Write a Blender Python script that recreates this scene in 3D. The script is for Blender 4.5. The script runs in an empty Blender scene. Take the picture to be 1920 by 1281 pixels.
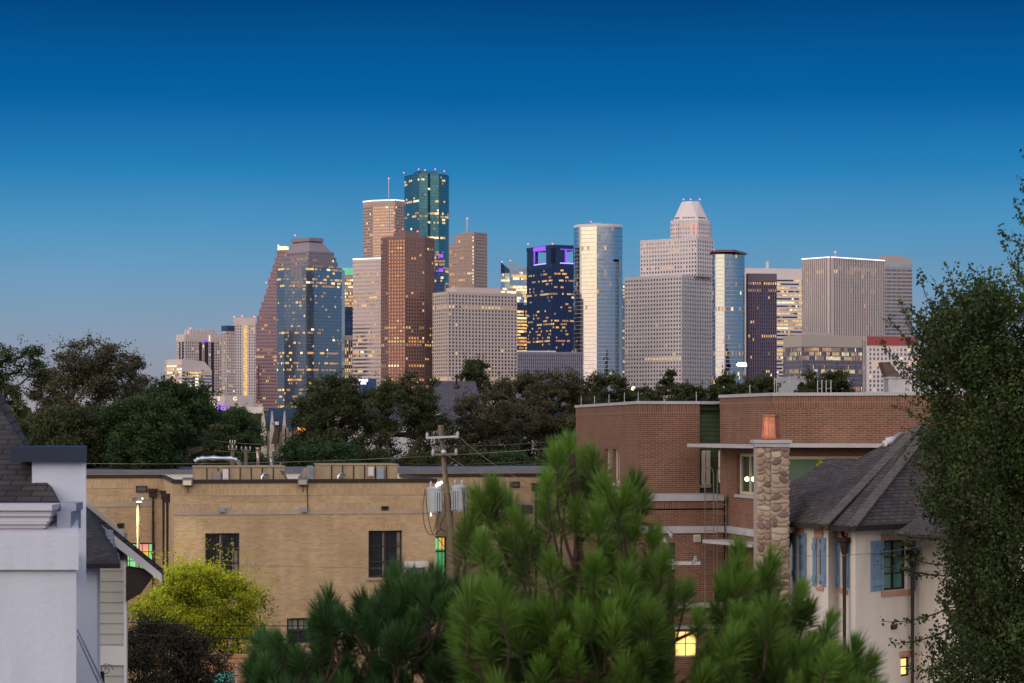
import bpy, math, random
import numpy as np
from mathutils import Vector

# ------------------------------------------------------------------ camera, sky, sun
S = bpy.context.scene
COL = S.collection
CAMZ = 12.0           # eye height above the street
HORI = 800.0          # photograph row of the horizon (1920 x 1281 frame)
FPX = 4533.0          # 85 mm lens on 36 mm film at 1920 px
R = math.radians

cam = bpy.data.cameras.new('camera'); camo = bpy.data.objects.new('camera', cam); COL.objects.link(camo)
cam.lens = 85.0; cam.sensor_width = 36.0
camo.location = (0, 0, CAMZ); camo.rotation_euler = (R(90), 0, 0)
cam.shift_y = (HORI - 640.5) / 1920.0
cam.clip_start = 0.5; cam.clip_end = 40000
cam.dof.use_dof = True; cam.dof.focus_distance = 95.0; cam.dof.aperture_fstop = 6.0
S.camera = camo

S.view_settings.view_transform = 'Standard'
S.view_settings.look = 'None'
S.view_settings.exposure = 0.0
S.view_settings.gamma = 1.0
S.render.film_transparent = False
S.cycles.use_denoising = True
S.cycles.max_bounces = 8
S.cycles.diffuse_bounces = 3
S.cycles.glossy_bounces = 3
S.cycles.transmission_bounces = 4
S.cycles.transparent_max_bounces = 6
S.cycles.volume_bounces = 0
S.cycles.sample_clamp_indirect = 4.0


def lin(c):
    out = []
    for v in c:
        v = v / 255.0
        out.append(v / 12.92 if v <= 0.04045 else ((v + 0.055) / 1.055) ** 2.4)
    return tuple(out)


world = bpy.data.worlds.new('World'); S.world = world; world.use_nodes = True
wn = world.node_tree; wn.nodes.clear(); wl = wn.links


def N(nt, t, **kw):
    n = nt.nodes.new(t)
    for k, v in kw.items():
        setattr(n, k, v)
    return n


def math_node(nt, op, a, b=None, c=None, clamp=False):
    n = nt.nodes.new('ShaderNodeMath'); n.operation = op; n.use_clamp = clamp
    for i, v in enumerate((a, b, c)):
        if v is None: continue
        if isinstance(v, (int, float)): n.inputs[i].default_value = v
        else: nt.links.new(v, n.inputs[i])
    return n.outputs[0]


def smooth_node(nt, v, lo, hi):
    n = nt.nodes.new('ShaderNodeMapRange'); n.interpolation_type = 'SMOOTHSTEP'
    nt.links.new(v, n.inputs[0]); n.inputs[1].default_value = lo; n.inputs[2].default_value = hi
    return n.outputs[0]


def ramp_node(nt, v, stops, interp='LINEAR'):
    n = nt.nodes.new('ShaderNodeValToRGB'); cr = n.color_ramp; cr.interpolation = interp
    while len(cr.elements) > 1: cr.elements.remove(cr.elements[-1])
    cr.elements[0].position = stops[0][0]; cr.elements[0].color = (*stops[0][1], 1)
    for p, c in stops[1:]:
        e = cr.elements.new(p); e.color = (*c, 1)
    if v is not None: nt.links.new(v, n.inputs[0])
    return n.outputs[0]


AZ = R(50)                                   # afterglow: this far to the left of straight behind the camera
tc = N(wn, 'ShaderNodeTexCoord')
nv = N(wn, 'ShaderNodeVectorMath', operation='NORMALIZE'); wl.new(tc.outputs['Generated'], nv.inputs[0])
sep = N(wn, 'ShaderNodeSeparateXYZ'); wl.new(nv.outputs[0], sep.inputs[0])
hz = N(wn, 'ShaderNodeVectorMath', operation='MULTIPLY'); wl.new(nv.outputs[0], hz.inputs[0]); hz.inputs[1].default_value = (1, 1, 0)
hn = N(wn, 'ShaderNodeVectorMath', operation='NORMALIZE'); wl.new(hz.outputs[0], hn.inputs[0])


def az_dot(a):
    d = N(wn, 'ShaderNodeVectorMath', operation='DOT_PRODUCT'); wl.new(hn.outputs[0], d.inputs[0])
    d.inputs[1].default_value = (-math.sin(a), -math.cos(a), 0)
    return d.outputs['Value']


elev = math_node(wn, 'MAXIMUM', sep.outputs[2], 0.0)
east = ramp_node(wn, elev, [
    (0.000, lin((166, 150, 152))), (0.018, lin((151, 152, 165))), (0.036, lin((137, 156, 177))), (0.056, lin((115, 155, 187))),
    (0.080, lin((82, 149, 192))), (0.105, lin((40, 128, 185))), (0.135, lin((6, 97, 162))), (0.176, lin((2, 68, 126))),
    (0.30, (0.02, 0.09, 0.25)), (0.6, (0.14, 0.22, 0.38)), (1.0, (0.44, 0.50, 0.66))])
west = ramp_node(wn, elev, [
    (0.0, (0.30, 0.30, 0.35)), (0.06, (0.34, 0.38, 0.48)), (0.13, (1.15, 0.97, 0.86)), (0.35, (2.95, 2.48, 2.22)),
    (0.65, (1.35, 1.26, 1.28)), (1.0, (0.44, 0.50, 0.66))])
wfac = smooth_node(wn, az_dot(R(25)), -0.45, 0.75)
sn = N(wn, 'ShaderNodeTexNoise'); sm_ = N(wn, 'ShaderNodeMapping'); sm_.inputs['Scale'].default_value = (5, 5, 22); wl.new(nv.outputs[0], sm_.inputs[0]); wl.new(sm_.outputs[0], sn.inputs['Vector'])
sn.inputs['Scale'].default_value = 1.0; sn.inputs['Detail'].default_value = 5
sr_ = N(wn, 'ShaderNodeMapRange'); wl.new(sn.outputs['Fac'], sr_.inputs[0]); sr_.inputs[1].default_value = .3; sr_.inputs[2].default_value = .7; sr_.inputs[3].default_value = .955; sr_.inputs[4].default_value = 1.045
es_ = N(wn, 'ShaderNodeVectorMath', operation='SCALE'); wl.new(east, es_.inputs[0]); wl.new(sr_.outputs[0], es_.inputs[3]); east = es_.outputs[0]
mixw = N(wn, 'ShaderNodeMix', data_type='RGBA'); wl.new(wfac, mixw.inputs[0]); wl.new(east, mixw.inputs[6]); wl.new(west, mixw.inputs[7])
glow = ramp_node(wn, elev, [(0.0, (0.62, 0.36, 0.27)), (0.035, (1.0, 0.56, 0.28)), (0.08, (1.05, 0.70, 0.20)),
                            (0.18, (0.5, 0.40, 0.30)), (0.40, (0, 0, 0))])
gf = smooth_node(wn, az_dot(AZ), math.cos(R(36)), math.cos(R(20)))
gs = math_node(wn, 'MULTIPLY', gf, 1.45)
gm = N(wn, 'ShaderNodeVectorMath', operation='SCALE'); wl.new(glow, gm.inputs[0]); wl.new(gs, gm.inputs[3])
ad = N(wn, 'ShaderNodeVectorMath', operation='ADD'); wl.new(mixw.outputs[2], ad.inputs[0]); wl.new(gm.outputs[0], ad.inputs[1])
bg = N(wn, 'ShaderNodeBackground'); wl.new(ad.outputs[0], bg.inputs[0]); bg.inputs[1].default_value = 1.0
wo = N(wn, 'ShaderNodeOutputWorld'); wl.new(bg.outputs[0], wo.inputs[0])
world.cycles.sampling_method = 'MANUAL'; world.cycles.sample_map_resolution = 1024

sun = bpy.data.lights.new('afterglow_sun', 'SUN'); suno = bpy.data.objects.new('afterglow_sun', sun); COL.objects.link(suno)
sun.energy = 0.45; sun.angle = R(75); sun.color = (1.0, 0.72, 0.52)
suno.rotation_euler = Vector((math.sin(AZ) * math.cos(R(9)), math.cos(AZ) * math.cos(R(9)), -math.sin(R(9)))).to_track_quat('-Z', 'Y').to_euler()

# ------------------------------------------------------------------ helpers


def at(px, py, Y):
    """world point seen at photograph pixel px, py when it stands Y metres away"""
    return ((px - 960.0) / FPX * Y, Y, CAMZ - (py - HORI) / FPX * Y)


def gx(px, Y): return (px - 960.0) / FPX * Y
def gz(py, Y): return CAMZ - (py - HORI) / FPX * Y
def g2(px, Y): return (gx(px, Y), Y)


def tag(o, label=None, cat=None, group=None, kind=None):
    if label: o['label'] = label
    if cat: o['category'] = cat
    if group: o['group'] = group
    if kind: o['kind'] = kind
    return o


def empty(name, loc, label, cat, group=None):
    o = bpy.data.objects.new(name, None); COL.objects.link(o); o.location = loc
    o.empty_display_size = 0.3
    return tag(o, label, cat, group)


BASES = {}


def base_of(parent):
    p = parent
    while p is not None and p.parent is not None: p = p.parent
    return np.array(p.location) if p is not None else np.zeros(3)


class MB:
    def __init__(s): s.v = []; s.f = []; s.m = []

    def poly(s, pts, mi=0):
        i = len(s.v); s.v.extend(tuple(p) for p in pts); s.f.append(tuple(range(i, i + len(pts)))); s.m.append(mi)

    def hexa(s, p, mi=0):
        """8 points: bottom 4 counter-clockwise, then top 4"""
        i = len(s.v); s.v.extend(tuple(q) for q in p)
        for f in ((0, 3, 2, 1), (4, 5, 6, 7), (0, 1, 5, 4), (1, 2, 6, 5), (2, 3, 7, 6), (3, 0, 4, 7)):
            s.f.append(tuple(i + k for k in f)); s.m.append(mi)

    def box(s, x0, y0, z0, x1, y1, z1, mi=0):
        s.hexa([(x0, y0, z0), (x1, y0, z0), (x1, y1, z0), (x0, y1, z0), (x0, y0, z1), (x1, y0, z1), (x1, y1, z1), (x0, y1, z1)], mi)

    def obox(s, P, Q, o0, o1, z0, z1, mi=0, z0b=None, z1b=None):
        """box along P->Q, from o0 to o1 metres outward (towards the viewer when P is left of Q)"""
        dx, dy = Q[0] - P[0], Q[1] - P[1]; L = math.hypot(dx, dy) or 1e-9
        nx, ny = dy / L, -dx / L
        a = (P[0] + nx * o1, P[1] + ny * o1); b = (Q[0] + nx * o1, Q[1] + ny * o1)
        c = (Q[0] + nx * o0, Q[1] + ny * o0); d = (P[0] + nx * o0, P[1] + ny * o0)
        z0b = z0 if z0b is None else z0b; z1b = z1 if z1b is None else z1b
        s.hexa([(*a, z0), (*b, z0b), (*c, z0b), (*d, z0), (*a, z1), (*b, z1b), (*c, z1b), (*d, z1)], mi)

    def prism(s, poly, z0, z1, mi=0, cap=True, top=None):
        n = len(poly); i = len(s.v)
        top = top or poly
        s.v.extend((p[0], p[1], z0) for p in poly); s.v.extend((p[0], p[1], z1) for p in top)
        for k in range(n):
            j = (k + 1) % n
            s.f.append((i + k, i + j, i + n + j, i + n + k)); s.m.append(mi)
        if cap:
            s.f.append(tuple(i + n + k for k in range(n))); s.m.append(mi)
            s.f.append(tuple(i + k for k in reversed(range(n)))); s.m.append(mi)

    def tube(s, pts, rad, n=8, mi=0, cap=True):
        pts = [Vector(p) for p in pts]
        if isinstance(rad, (int, float)): rad = [rad] * len(pts)
        base = len(s.v); up = None
        for k, p in enumerate(pts):
            d = (pts[min(k + 1, len(pts) - 1)] - pts[max(k - 1, 0)])
            if d.length < 1e-9: d = Vector((0, 0, 1))
            d.normalize()
            if up is None:
                up = Vector((1, 0, 0)) if abs(d.x) < 0.8 else Vector((0, 1, 0))
            a = d.cross(up).normalized(); b = d.cross(a).normalized(); up = b.cross(d) * -1
            up = -a.cross(d) if up.length < 1e-6 else up
            for q in range(n):
                t = 2 * math.pi * q / n
                s.v.append(tuple(p + (a * math.cos(t) + b * math.sin(t)) * rad[k]))
        for k in range(len(pts) - 1):
            for q in range(n):
                r = (q + 1) % n
                s.f.append((base + k * n + q, base + k * n + r, base + (k + 1) * n + r, base + (k + 1) * n + q)); s.m.append(mi)
        if cap:
            s.f.append(tuple(base + q for q in reversed(range(n)))); s.m.append(mi)
            s.f.append(tuple(base + (len(pts) - 1) * n + q for q in range(n))); s.m.append(mi)

    def lathe(s, cx, cy, prof, n=16, mi=0):
        base = len(s.v)
        for r, z in prof:
            for q in range(n):
                t = 2 * math.pi * q / n; s.v.append((cx + r * math.cos(t), cy + r * math.sin(t), z))
        for k in range(len(prof) - 1):
            for q in range(n):
                r = (q + 1) % n
                s.f.append((base + k * n + q, base + k * n + r, base + (k + 1) * n + r, base + (k + 1) * n + q)); s.m.append(mi)
        s.f.append(tuple(base + q for q in reversed(range(n)))); s.m.append(mi)
        s.f.append(tuple(base + (len(prof) - 1) * n + q for q in range(n))); s.m.append(mi)

    def vbox(s, pa, pb, Y, d, z0, z1, mi=0):
        xa, xb = gx(pa, Y), gx(pb, Y); xc = gx(pb - 1.0, Y + d)
        s.hexa([(xa, Y, z0), (xb, Y, z0), (xc, Y + d, z0), (xa, Y + d, z0), (xa, Y, z1), (xb, Y, z1), (xc, Y + d, z1), (xa, Y + d, z1)], mi)

    def ball(s, c, r, mi=0, n=8):
        prof = [(max(1e-3, r * math.sin(math.pi * k / n)), c[2] - r * math.cos(math.pi * k / n)) for k in range(n + 1)]
        s.lathe(c[0], c[1], prof, 10, mi)

    def build(s, name, mats, parent=None, smooth=False, uv=True, base=None):
        if not isinstance(mats, (list, tuple)): mats = [mats]
        me = bpy.data.meshes.new(name)
        b = base_of(parent) if base is None else np.array(base)
        if parent is None and base is not None: b = np.array(base)
        V = np.array(s.v, dtype=float)
        W = V - b
        me.from_pydata(W.tolist(), [], s.f)
        for m in mats: me.materials.append(m)
        if len(mats) > 1: me.polygons.foreach_set('material_index', s.m)
        if smooth: me.polygons.foreach_set('use_smooth', [True] * len(s.f))
        if uv:
            ul = me.uv_layers.new(name='uv'); data = np.zeros(len(me.loops) * 2)
            k = 0
            for f in s.f:
                p0 = V[f[0]]; nrm = np.zeros(3)
                for q in range(1, len(f) - 1): nrm += np.cross(V[f[q]] - p0, V[f[q + 1]] - p0)
                L = np.linalg.norm(nrm); nrm = nrm / L if L > 1e-12 else np.array([0, 0, 1.0])
                h = math.hypot(nrm[0], nrm[1])
                if h > 0.02:
                    t = np.array([-nrm[1], nrm[0], 0]) / h; w = np.cross(nrm, t)
                else:
                    t = np.array([1.0, 0, 0]); w = np.array([0, 1.0, 0])
                for q in f:
                    data[k] = V[q] @ t; data[k + 1] = V[q] @ w; k += 2
            ul.data.foreach_set('uv', data)
        me.update()
        o = bpy.data.objects.new(name, me); COL.objects.link(o)
        if parent is not None: o.parent = parent
        elif base is not None: o.location = tuple(base)
        return o


def cloud(name, mat, quads, rnd, parent=None, base=None):
    """quads: (n,4,3) array of leaf-sized faces; rnd: one value per face for colour variation"""
    b = base_of(parent) if parent is not None else np.array(base if base is not None else (0, 0, 0))
    n = len(quads); me = bpy.data.meshes.new(name); k = quads.shape[1]
    me.vertices.add(n * k); me.vertices.foreach_set('co', (quads - b).reshape(-1).astype(np.float32))
    me.loops.add(n * k); me.loops.foreach_set('vertex_index', np.arange(n * k, dtype=np.int32))
    me.polygons.add(n); me.polygons.foreach_set('loop_start', np.arange(0, n * k, k, dtype=np.int32))
    me.polygons.foreach_set('loop_total', np.full(n, k, dtype=np.int32))
    a = me.attributes.new('rnd', 'FLOAT', 'FACE'); a.data.foreach_set('value', rnd.astype(np.float32))
    me.materials.append(mat); me.update(calc_edges=True); me.validate()
    o = bpy.data.objects.new(name, me); COL.objects.link(o)
    if parent is not None: o.parent = parent
    else: o.location = tuple(b)
    return o


def leaves(centers, size, rng, aspect=0.6, updir=0.0):
    """random leaf-shaped faces (rhombs) at the given points"""
    n = len(centers)
    d = rng.normal(size=(n, 3)); d[:, 2] += updir; d /= np.linalg.norm(d, axis=1)[:, None]
    e = rng.normal(size=(n, 3)); e -= (e * d).sum(1)[:, None] * d; e /= np.linalg.norm(e, axis=1)[:, None]
    s = size * rng.uniform(0.6, 1.35, n)[:, None]
    L = d * s * 0.5; Wd = e * s * 0.5 * aspect
    return np.stack([centers - L, centers + Wd, centers + L, centers - Wd], axis=1)


# ------------------------------------------------------------------ materials
MATS = {}


def principled(name, col, rough=0.8, metal=0.0, spec=0.3, emit=None, estr=0.0):
    m = bpy.data.materials.new(name); m.use_nodes = True
    b = m.node_tree.nodes['Principled BSDF']
    b.inputs['Base Color'].default_value = (*col, 1); b.inputs['Roughness'].default_value = rough
    b.inputs['Metallic'].default_value = metal; b.inputs['Specular IOR Level'].default_value = spec
    if emit: b.inputs['Emission Color'].default_value = (*emit, 1); b.inputs['Emission Strength'].default_value = estr
    return m


def mottled(name, col, rough=0.8, var=0.15, scale=1.0, metal=0.0, bump=0.0, bscale=30.0, spec=0.3, stretch=(1, 1, 1)):
    """plain finish with uneven tone and optional fine bump"""
    m = principled(name, col, rough, metal, spec); nt = m.node_tree; b = nt.nodes['Principled BSDF']
    g = N(nt, 'ShaderNodeTexCoord'); mp = N(nt, 'ShaderNodeMapping'); mp.inputs['Scale'].default_value = stretch
    nt.links.new(g.outputs['Object'], mp.inputs[0])
    no = N(nt, 'ShaderNodeTexNoise'); no.inputs['Scale'].default_value = scale; no.inputs['Detail'].default_value = 6
    nt.links.new(mp.outputs[0], no.inputs['Vector'])
    c0 = tuple(max(0, v * (1 - var)) for v in col); c1 = tuple(min(1, v * (1 + var)) for v in col)
    nt.links.new(ramp_node(nt, no.outputs['Fac'], [(0.3, c0), (0.7, c1)]), b.inputs['Base Color'])
    if bump:
        n2 = N(nt, 'ShaderNodeTexNoise'); n2.inputs['Scale'].default_value = bscale; n2.inputs['Detail'].default_value = 4
        nt.links.new(g.outputs['Object'], n2.inputs['Vector'])
        bp = N(nt, 'ShaderNodeBump'); bp.inputs['Strength'].default_value = bump; bp.inputs['Distance'].default_value = 0.02
        nt.links.new(n2.outputs['Fac'], bp.inputs['Height']); nt.links.new(bp.outputs[0], b.inputs['Normal'])
    return m


def brickwork(name, c1, c2, mortar, bw=0.2, rh=0.075, ms=0.008, offset=0.5, rough=0.85, var=0.2, vs=0.6, bump=0.4, rot=False, streak=0.0):
    m = principled(name, c1, rough); nt = m.node_tree; b = nt.nodes['Principled BSDF']
    g = N(nt, 'ShaderNodeUVMap'); g.uv_map = 'uv'
    mp = N(nt, 'ShaderNodeMapping'); nt.links.new(g.outputs[0], mp.inputs[0])
    if rot: mp.inputs['Rotation'].default_value = (0, 0, R(90))
    br = N(nt, 'ShaderNodeTexBrick'); nt.links.new(mp.outputs[0], br.inputs['Vector'])
    br.offset = offset; br.inputs['Scale'].default_value = 1.0
    br.inputs['Color1'].default_value = (*c1, 1); br.inputs['Color2'].default_value = (*c2, 1)
    br.inputs['Mortar'].default_value = (*mortar, 1); br.inputs['Mortar Size'].default_value = ms
    br.inputs['Mortar Smooth'].default_value = 0.1; br.inputs['Bias'].default_value = -0.1
    br.inputs['Brick Width'].default_value = bw; br.inputs['Row Height'].default_value = rh
    no = N(nt, 'ShaderNodeTexNoise'); no.inputs['Scale'].default_value = vs; no.inputs['Detail'].default_value = 7
    nt.links.new(g.outputs[0], no.inputs['Vector'])
    mr = N(nt, 'ShaderNodeMapRange'); nt.links.new(no.outputs['Fac'], mr.inputs[0])
    mr.inputs[1].default_value = 0.3; mr.inputs[2].default_value = 0.7; mr.inputs[3].default_value = 1 - var; mr.inputs[4].default_value = 1 + var
    if streak:
        m2 = N(nt, 'ShaderNodeMapping'); m2.inputs['Scale'].default_value = (2.2, 0.16, 1); nt.links.new(g.outputs[0], m2.inputs[0])
        n3 = N(nt, 'ShaderNodeTexNoise'); n3.inputs['Scale'].default_value = 1.0; n3.inputs['Detail'].default_value = 5; nt.links.new(m2.outputs[0], n3.inputs['Vector'])
        r3 = N(nt, 'ShaderNodeMapRange'); nt.links.new(n3.outputs['Fac'], r3.inputs[0]); r3.inputs[1].default_value = .35; r3.inputs[2].default_value = .62
        r3.inputs[3].default_value = 1 - streak; r3.inputs[4].default_value = 1 + streak * .4
        mrv = math_node(nt, 'MULTIPLY', mr.outputs[0], r3.outputs[0])
    else: mrv = mr.outputs[0]
    sc = N(nt, 'ShaderNodeVectorMath', operation='SCALE'); nt.links.new(br.outputs['Color'], sc.inputs[0]); nt.links.new(mrv, sc.inputs[3])
    nt.links.new(sc.outputs[0], b.inputs['Base Color'])
    if bump:
        bp = N(nt, 'ShaderNodeBump'); bp.inputs['Strength'].default_value = bump; bp.inputs['Distance'].default_value = 0.01
        inv = math_node(nt, 'SUBTRACT', 1.0, br.outputs['Fac'])
        nt.links.new(inv, bp.inputs['Height']); nt.links.new(bp.outputs[0], b.inputs['Normal'])
    return m


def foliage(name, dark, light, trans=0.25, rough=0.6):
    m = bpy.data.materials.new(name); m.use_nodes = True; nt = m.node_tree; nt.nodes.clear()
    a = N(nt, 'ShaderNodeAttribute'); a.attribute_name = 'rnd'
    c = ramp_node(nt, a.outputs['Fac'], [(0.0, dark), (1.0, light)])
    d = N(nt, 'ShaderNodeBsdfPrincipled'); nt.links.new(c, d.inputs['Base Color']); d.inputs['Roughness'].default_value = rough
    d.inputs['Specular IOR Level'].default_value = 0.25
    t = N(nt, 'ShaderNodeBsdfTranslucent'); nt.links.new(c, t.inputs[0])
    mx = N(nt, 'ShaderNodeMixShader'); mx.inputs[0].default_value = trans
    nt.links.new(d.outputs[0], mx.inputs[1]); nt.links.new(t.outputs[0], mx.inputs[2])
    o = N(nt, 'ShaderNodeOutputMaterial'); nt.links.new(mx.outputs[0], o.inputs[0])
    return m


def glass(name, tint, rough=0.08, metal=0.9):
    m = principled(name, tint, rough, metal, 0.5); nt = m.node_tree; b = nt.nodes['Principled BSDF']
    g = N(nt, 'ShaderNodeTexCoord'); no = N(nt, 'ShaderNodeTexNoise'); no.inputs['Scale'].default_value = 0.06; no.inputs['Detail'].default_value = 3
    nt.links.new(g.outputs['Object'], no.inputs['Vector'])
    bp = N(nt, 'ShaderNodeBump'); bp.inputs['Strength'].default_value = 0.35; bp.inputs['Distance'].default_value = 0.25
    nt.links.new(no.outputs['Fac'], bp.inputs['Height']); nt.links.new(bp.outputs[0], b.inputs['Normal'])
    return m


def lit(name, col, st):
    m = principled(name, (0.1, 0.1, 0.1), 0.5, 0, 0.3, col, st); nt = m.node_tree; b = nt.nodes['Principled BSDF']
    g = N(nt, 'ShaderNodeTexCoord'); no = N(nt, 'ShaderNodeTexNoise'); no.inputs['Scale'].default_value = 0.45; no.inputs['Detail'].default_value = 2
    nt.links.new(g.outputs['Object'], no.inputs['Vector'])
    mr = N(nt, 'ShaderNodeMapRange'); nt.links.new(no.outputs['Fac'], mr.inputs[0])
    mr.inputs[1].default_value = 0.3; mr.inputs[2].default_value = 0.7; mr.inputs[3].default_value = st * 0.45; mr.inputs[4].default_value = st * 1.4
    nt.links.new(mr.outputs[0], b.inputs['Emission Strength'])
    return m


LIT = [lit('lit_window', (1.0, 0.60, 0.16), 0.95), lit('dim_lit_window', (1.0, 0.55, 0.25), 0.38),
       lit('bright_lit_window', (1.0, 0.82, 0.45), 1.5), lit('amber_lit_window', (1.0, 0.42, 0.10), 0.8)]
RED = principled('beacon_red', (0.5, 0.05, 0.05), 0.5, 0, 0.3, (1.0, 0.12, 0.12), 4.0)
WHITE_LED = principled('white_led', (0.8, 0.8, 0.8), 0.5, 0, 0.3, (1.0, 0.82, 0.84), 1.3)
PURPLE_GLOW = principled('purple_glow', (0.3, 0.1, 0.8), 0.5, 0, 0.3, (0.17, 0.05, 1.0), 1.0)  # for purple lights, and for light painted onto the open tower crown
METAL = mottled('galvanised', (0.45, 0.47, 0.5), 0.45, 0.15, 3, 0.6)

# ------------------------------------------------------------------ skyline
FH = 770   # window rows are built down to this photograph row; trees hide the rest


def rect_pts(xl, xm, xr, Y, phi):
    """plan of a rectangular tower: left, near and right corner, back corner"""
    c, s_ = math.cos(R(phi)), math.sin(R(phi)); M = g2(xm, Y)
    kl, kr = (xl - 960) / FPX, (xr - 960) / FPX
    Ll = (M[0] - kl * M[1]) / (kl * c + s_); Lr = (kr * M[1] - M[0]) / (c - kr * s_)
    A = (M[0] - Ll * s_, M[1] + Ll * c); B = (M[0] + Lr * c, M[1] + Lr * s_)
    D = (A[0] + B[0] - M[0], A[1] + B[1] - M[1])
    return [A, M, B, D]


def line_px(P, Q, px):
    k = (px - 960) / FPX; dx, dy = Q[0] - P[0], Q[1] - P[1]
    t = (k * P[1] - P[0]) / (dx - k * dy)
    return (P[0] + t * dx, P[1] + t * dy)


class Tower:
    def __init__(s, name, label, px, Y, wall, gl, seed, cat='tower', p=0.05, hot=0.1, hotp=0.6, litw=(6, 3, 1, 0), individual=False,
                 part='window_band', group='office towers of the skyline'):
        s.Y = Y; s.root = empty(name, (gx(px, Y), Y + 15, 0), label, cat, group)
        s.wall = MB(); s.walls = wall; s.gl = gl; s.rng = random.Random(seed); s.p, s.hot, s.hotp = p, hot, hotp
        s.litw = litw; s.bands = {}; s.single = []; s.individual = individual; s.part = part; s.rows = {}

    def pick(s, key, b, st):
        r = s.rng
        if key not in s.rows: s.rows[key] = s.hotp if r.random() < s.hot else s.p
        pr = s.rows[key]
        if st.get('run', 0) > 0:
            st['run'] -= 1; return st['m']
        if r.random() < pr:
            st['m'] = 1 + r.choices(range(4), s.litw)[0]; st['run'] = r.choice((0, 1, 2, 3, 5)) if pr > 0.25 else (r.choice((0, 0, 0, 1, 1)) if pr > 0.03 else 0)
            return st['m']
        return 0

    def facade(s, P, Q, z0, z1, nf, nb, wr=0.6, hr=0.6, d1=0.35, d2=0.5, force=None, mi=0, tag_='', zoff=0):
        L = math.hypot(Q[0] - P[0], Q[1] - P[1]); ux, uy = (Q[0] - P[0]) / L, (Q[1] - P[1]) / L
        nx, ny = uy, -ux; fh = (z1 - z0) / nf; bw = L / nb; w = s.wall
        sp = (1 - hr) * fh
        zlow = gz(FH, s.Y)
        rows = [k for k in range(nf) if z1 - k * fh > zlow]
        if hr < 0.999:
            for k in rows:
                zt = z1 - k * fh; w.obox(P, Q, 0, d1, zt - sp, zt, mi)
            zt = z1 - len(rows) * fh
            if zt - sp > z0: w.obox(P, Q, 0, d1, zt - sp, zt, mi)
        zb = max(z0, z1 - len(rows) * fh)
        if wr < 0.999:
            pw = (1 - wr) * bw
            for b in range(nb + 1):
                a = max(0, b * bw - pw / 2); c = min(L, b * bw + pw / 2)
                w.obox((P[0] + ux * a, P[1] + uy * a), (P[0] + ux * c, P[1] + uy * c), 0, d2, zb, z1 - 0.002, mi)
        for k in rows:
            key = round((z1 - k * fh) / 3.9); st = {}
            band = s.bands.setdefault(key, MB())
            for b in range(nb):
                u0 = b * bw + (1 - wr) * bw / 2; u1 = (b + 1) * bw - (1 - wr) * bw / 2
                za = z1 - (k + 1) * fh; zc = z1 - k * fh - sp
                m = s.pick(key, b, st)
                if force:
                    f = force(k, b, nf, nb, s.rng)
                    if f is not None: m = f
                t0, t1 = (s.rng.uniform(-0.03, 0.03) for _ in range(2))
                o = 0.07
                pts = [(P[0] + ux * u0 + nx * (o + t0), P[1] + uy * u0 + ny * (o + t0), za),
                       (P[0] + ux * u1 + nx * (o + t1), P[1] + uy * u1 + ny * (o + t1), za),
                       (P[0] + ux * u1 + nx * o, P[1] + uy * u1 + ny * o, zc), (P[0] + ux * u0 + nx * o, P[1] + uy * u0 + ny * o, zc)]
                if s.individual and len(s.single) < 99: s.single.append((pts, m))
                else: band.poly(pts, m)

    def block(s, pts, ytop, specs, zbase=0, para=0, mi=0, Yt=None):
        """pts: plan points left to right then back; specs[i]: (rows px height, bays, kwargs) for face i"""
        Yt = Yt or s.Y
        z1 = gz(ytop, Yt); s.wall.prism(pts, zbase, z1, mi)
        zt = gz(ytop + para, Yt)
        for i, sp in enumerate(specs):
            if not sp: continue
            fpx, nb = sp[0], sp[1]; kw = sp[2] if len(sp) > 2 else {}
            fh = fpx / FPX * Yt; nf = max(1, int((zt - zbase) / fh)); P, Q = pts[i], pts[i + 1]
            if para: s.wall.obox(P, Q, 0, kw.get('d2', 0.5) + 0.1, zt, z1 + 0.05, mi)
            s.facade(P, Q, zt - nf * fh, zt, nf, nb, mi=mi, **kw)
        return z1

    def extra(s, name, mats, fn, parent=None, smooth=False):
        m = MB(); fn(m); return m.build(name, mats, parent or s.root, smooth)

    def beacon(s, px, py, Y=None, r=1.0):
        c = at(px, py, Y or s.Y); s.extra('beacon_light', RED, lambda m: m.ball(c, r * .7, 0, 5))

    def mast(s, px, y0, y1, w=0.8, Y=None, mat=None):
        Y = Y or s.Y + 8; a, b = at(px, y0, Y), at(px, y1, Y)
        o = s.extra('antenna_mast', mat or METAL, lambda m: m.tube([a, b], [w * 0.5, w], 6))
        m = MB(); m.ball((a[0], a[1], a[2] + 0.8), .9, 0, 5); m.build('beacon_light', RED, o)

    def done(s):
        s.wall.build('wall', s.walls, s.root)
        mats = [s.gl] + LIT
        for pts, m in s.single:
            q = MB(); q.poly(pts); q.build('window', mats[m], s.root, uv=False)
        if s.individual:
            al = MB()
            for b in s.bands.values():
                i = len(al.v); al.v += b.v; al.f += [tuple(i + k for k in f) for f in b.f]; al.m += b.m
            if al.f: tag(al.build('window_grid', mats, s.root, uv=False), kind='stuff')
        else:
            for key in sorted(s.bands, reverse=True):
                if s.bands[key].f: s.bands[key].build(s.part, mats, s.root, uv=False)
        return s.root


def stone(name, c, var=0.06): return mottled(name, c, 0.8, var, 0.03)


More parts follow.
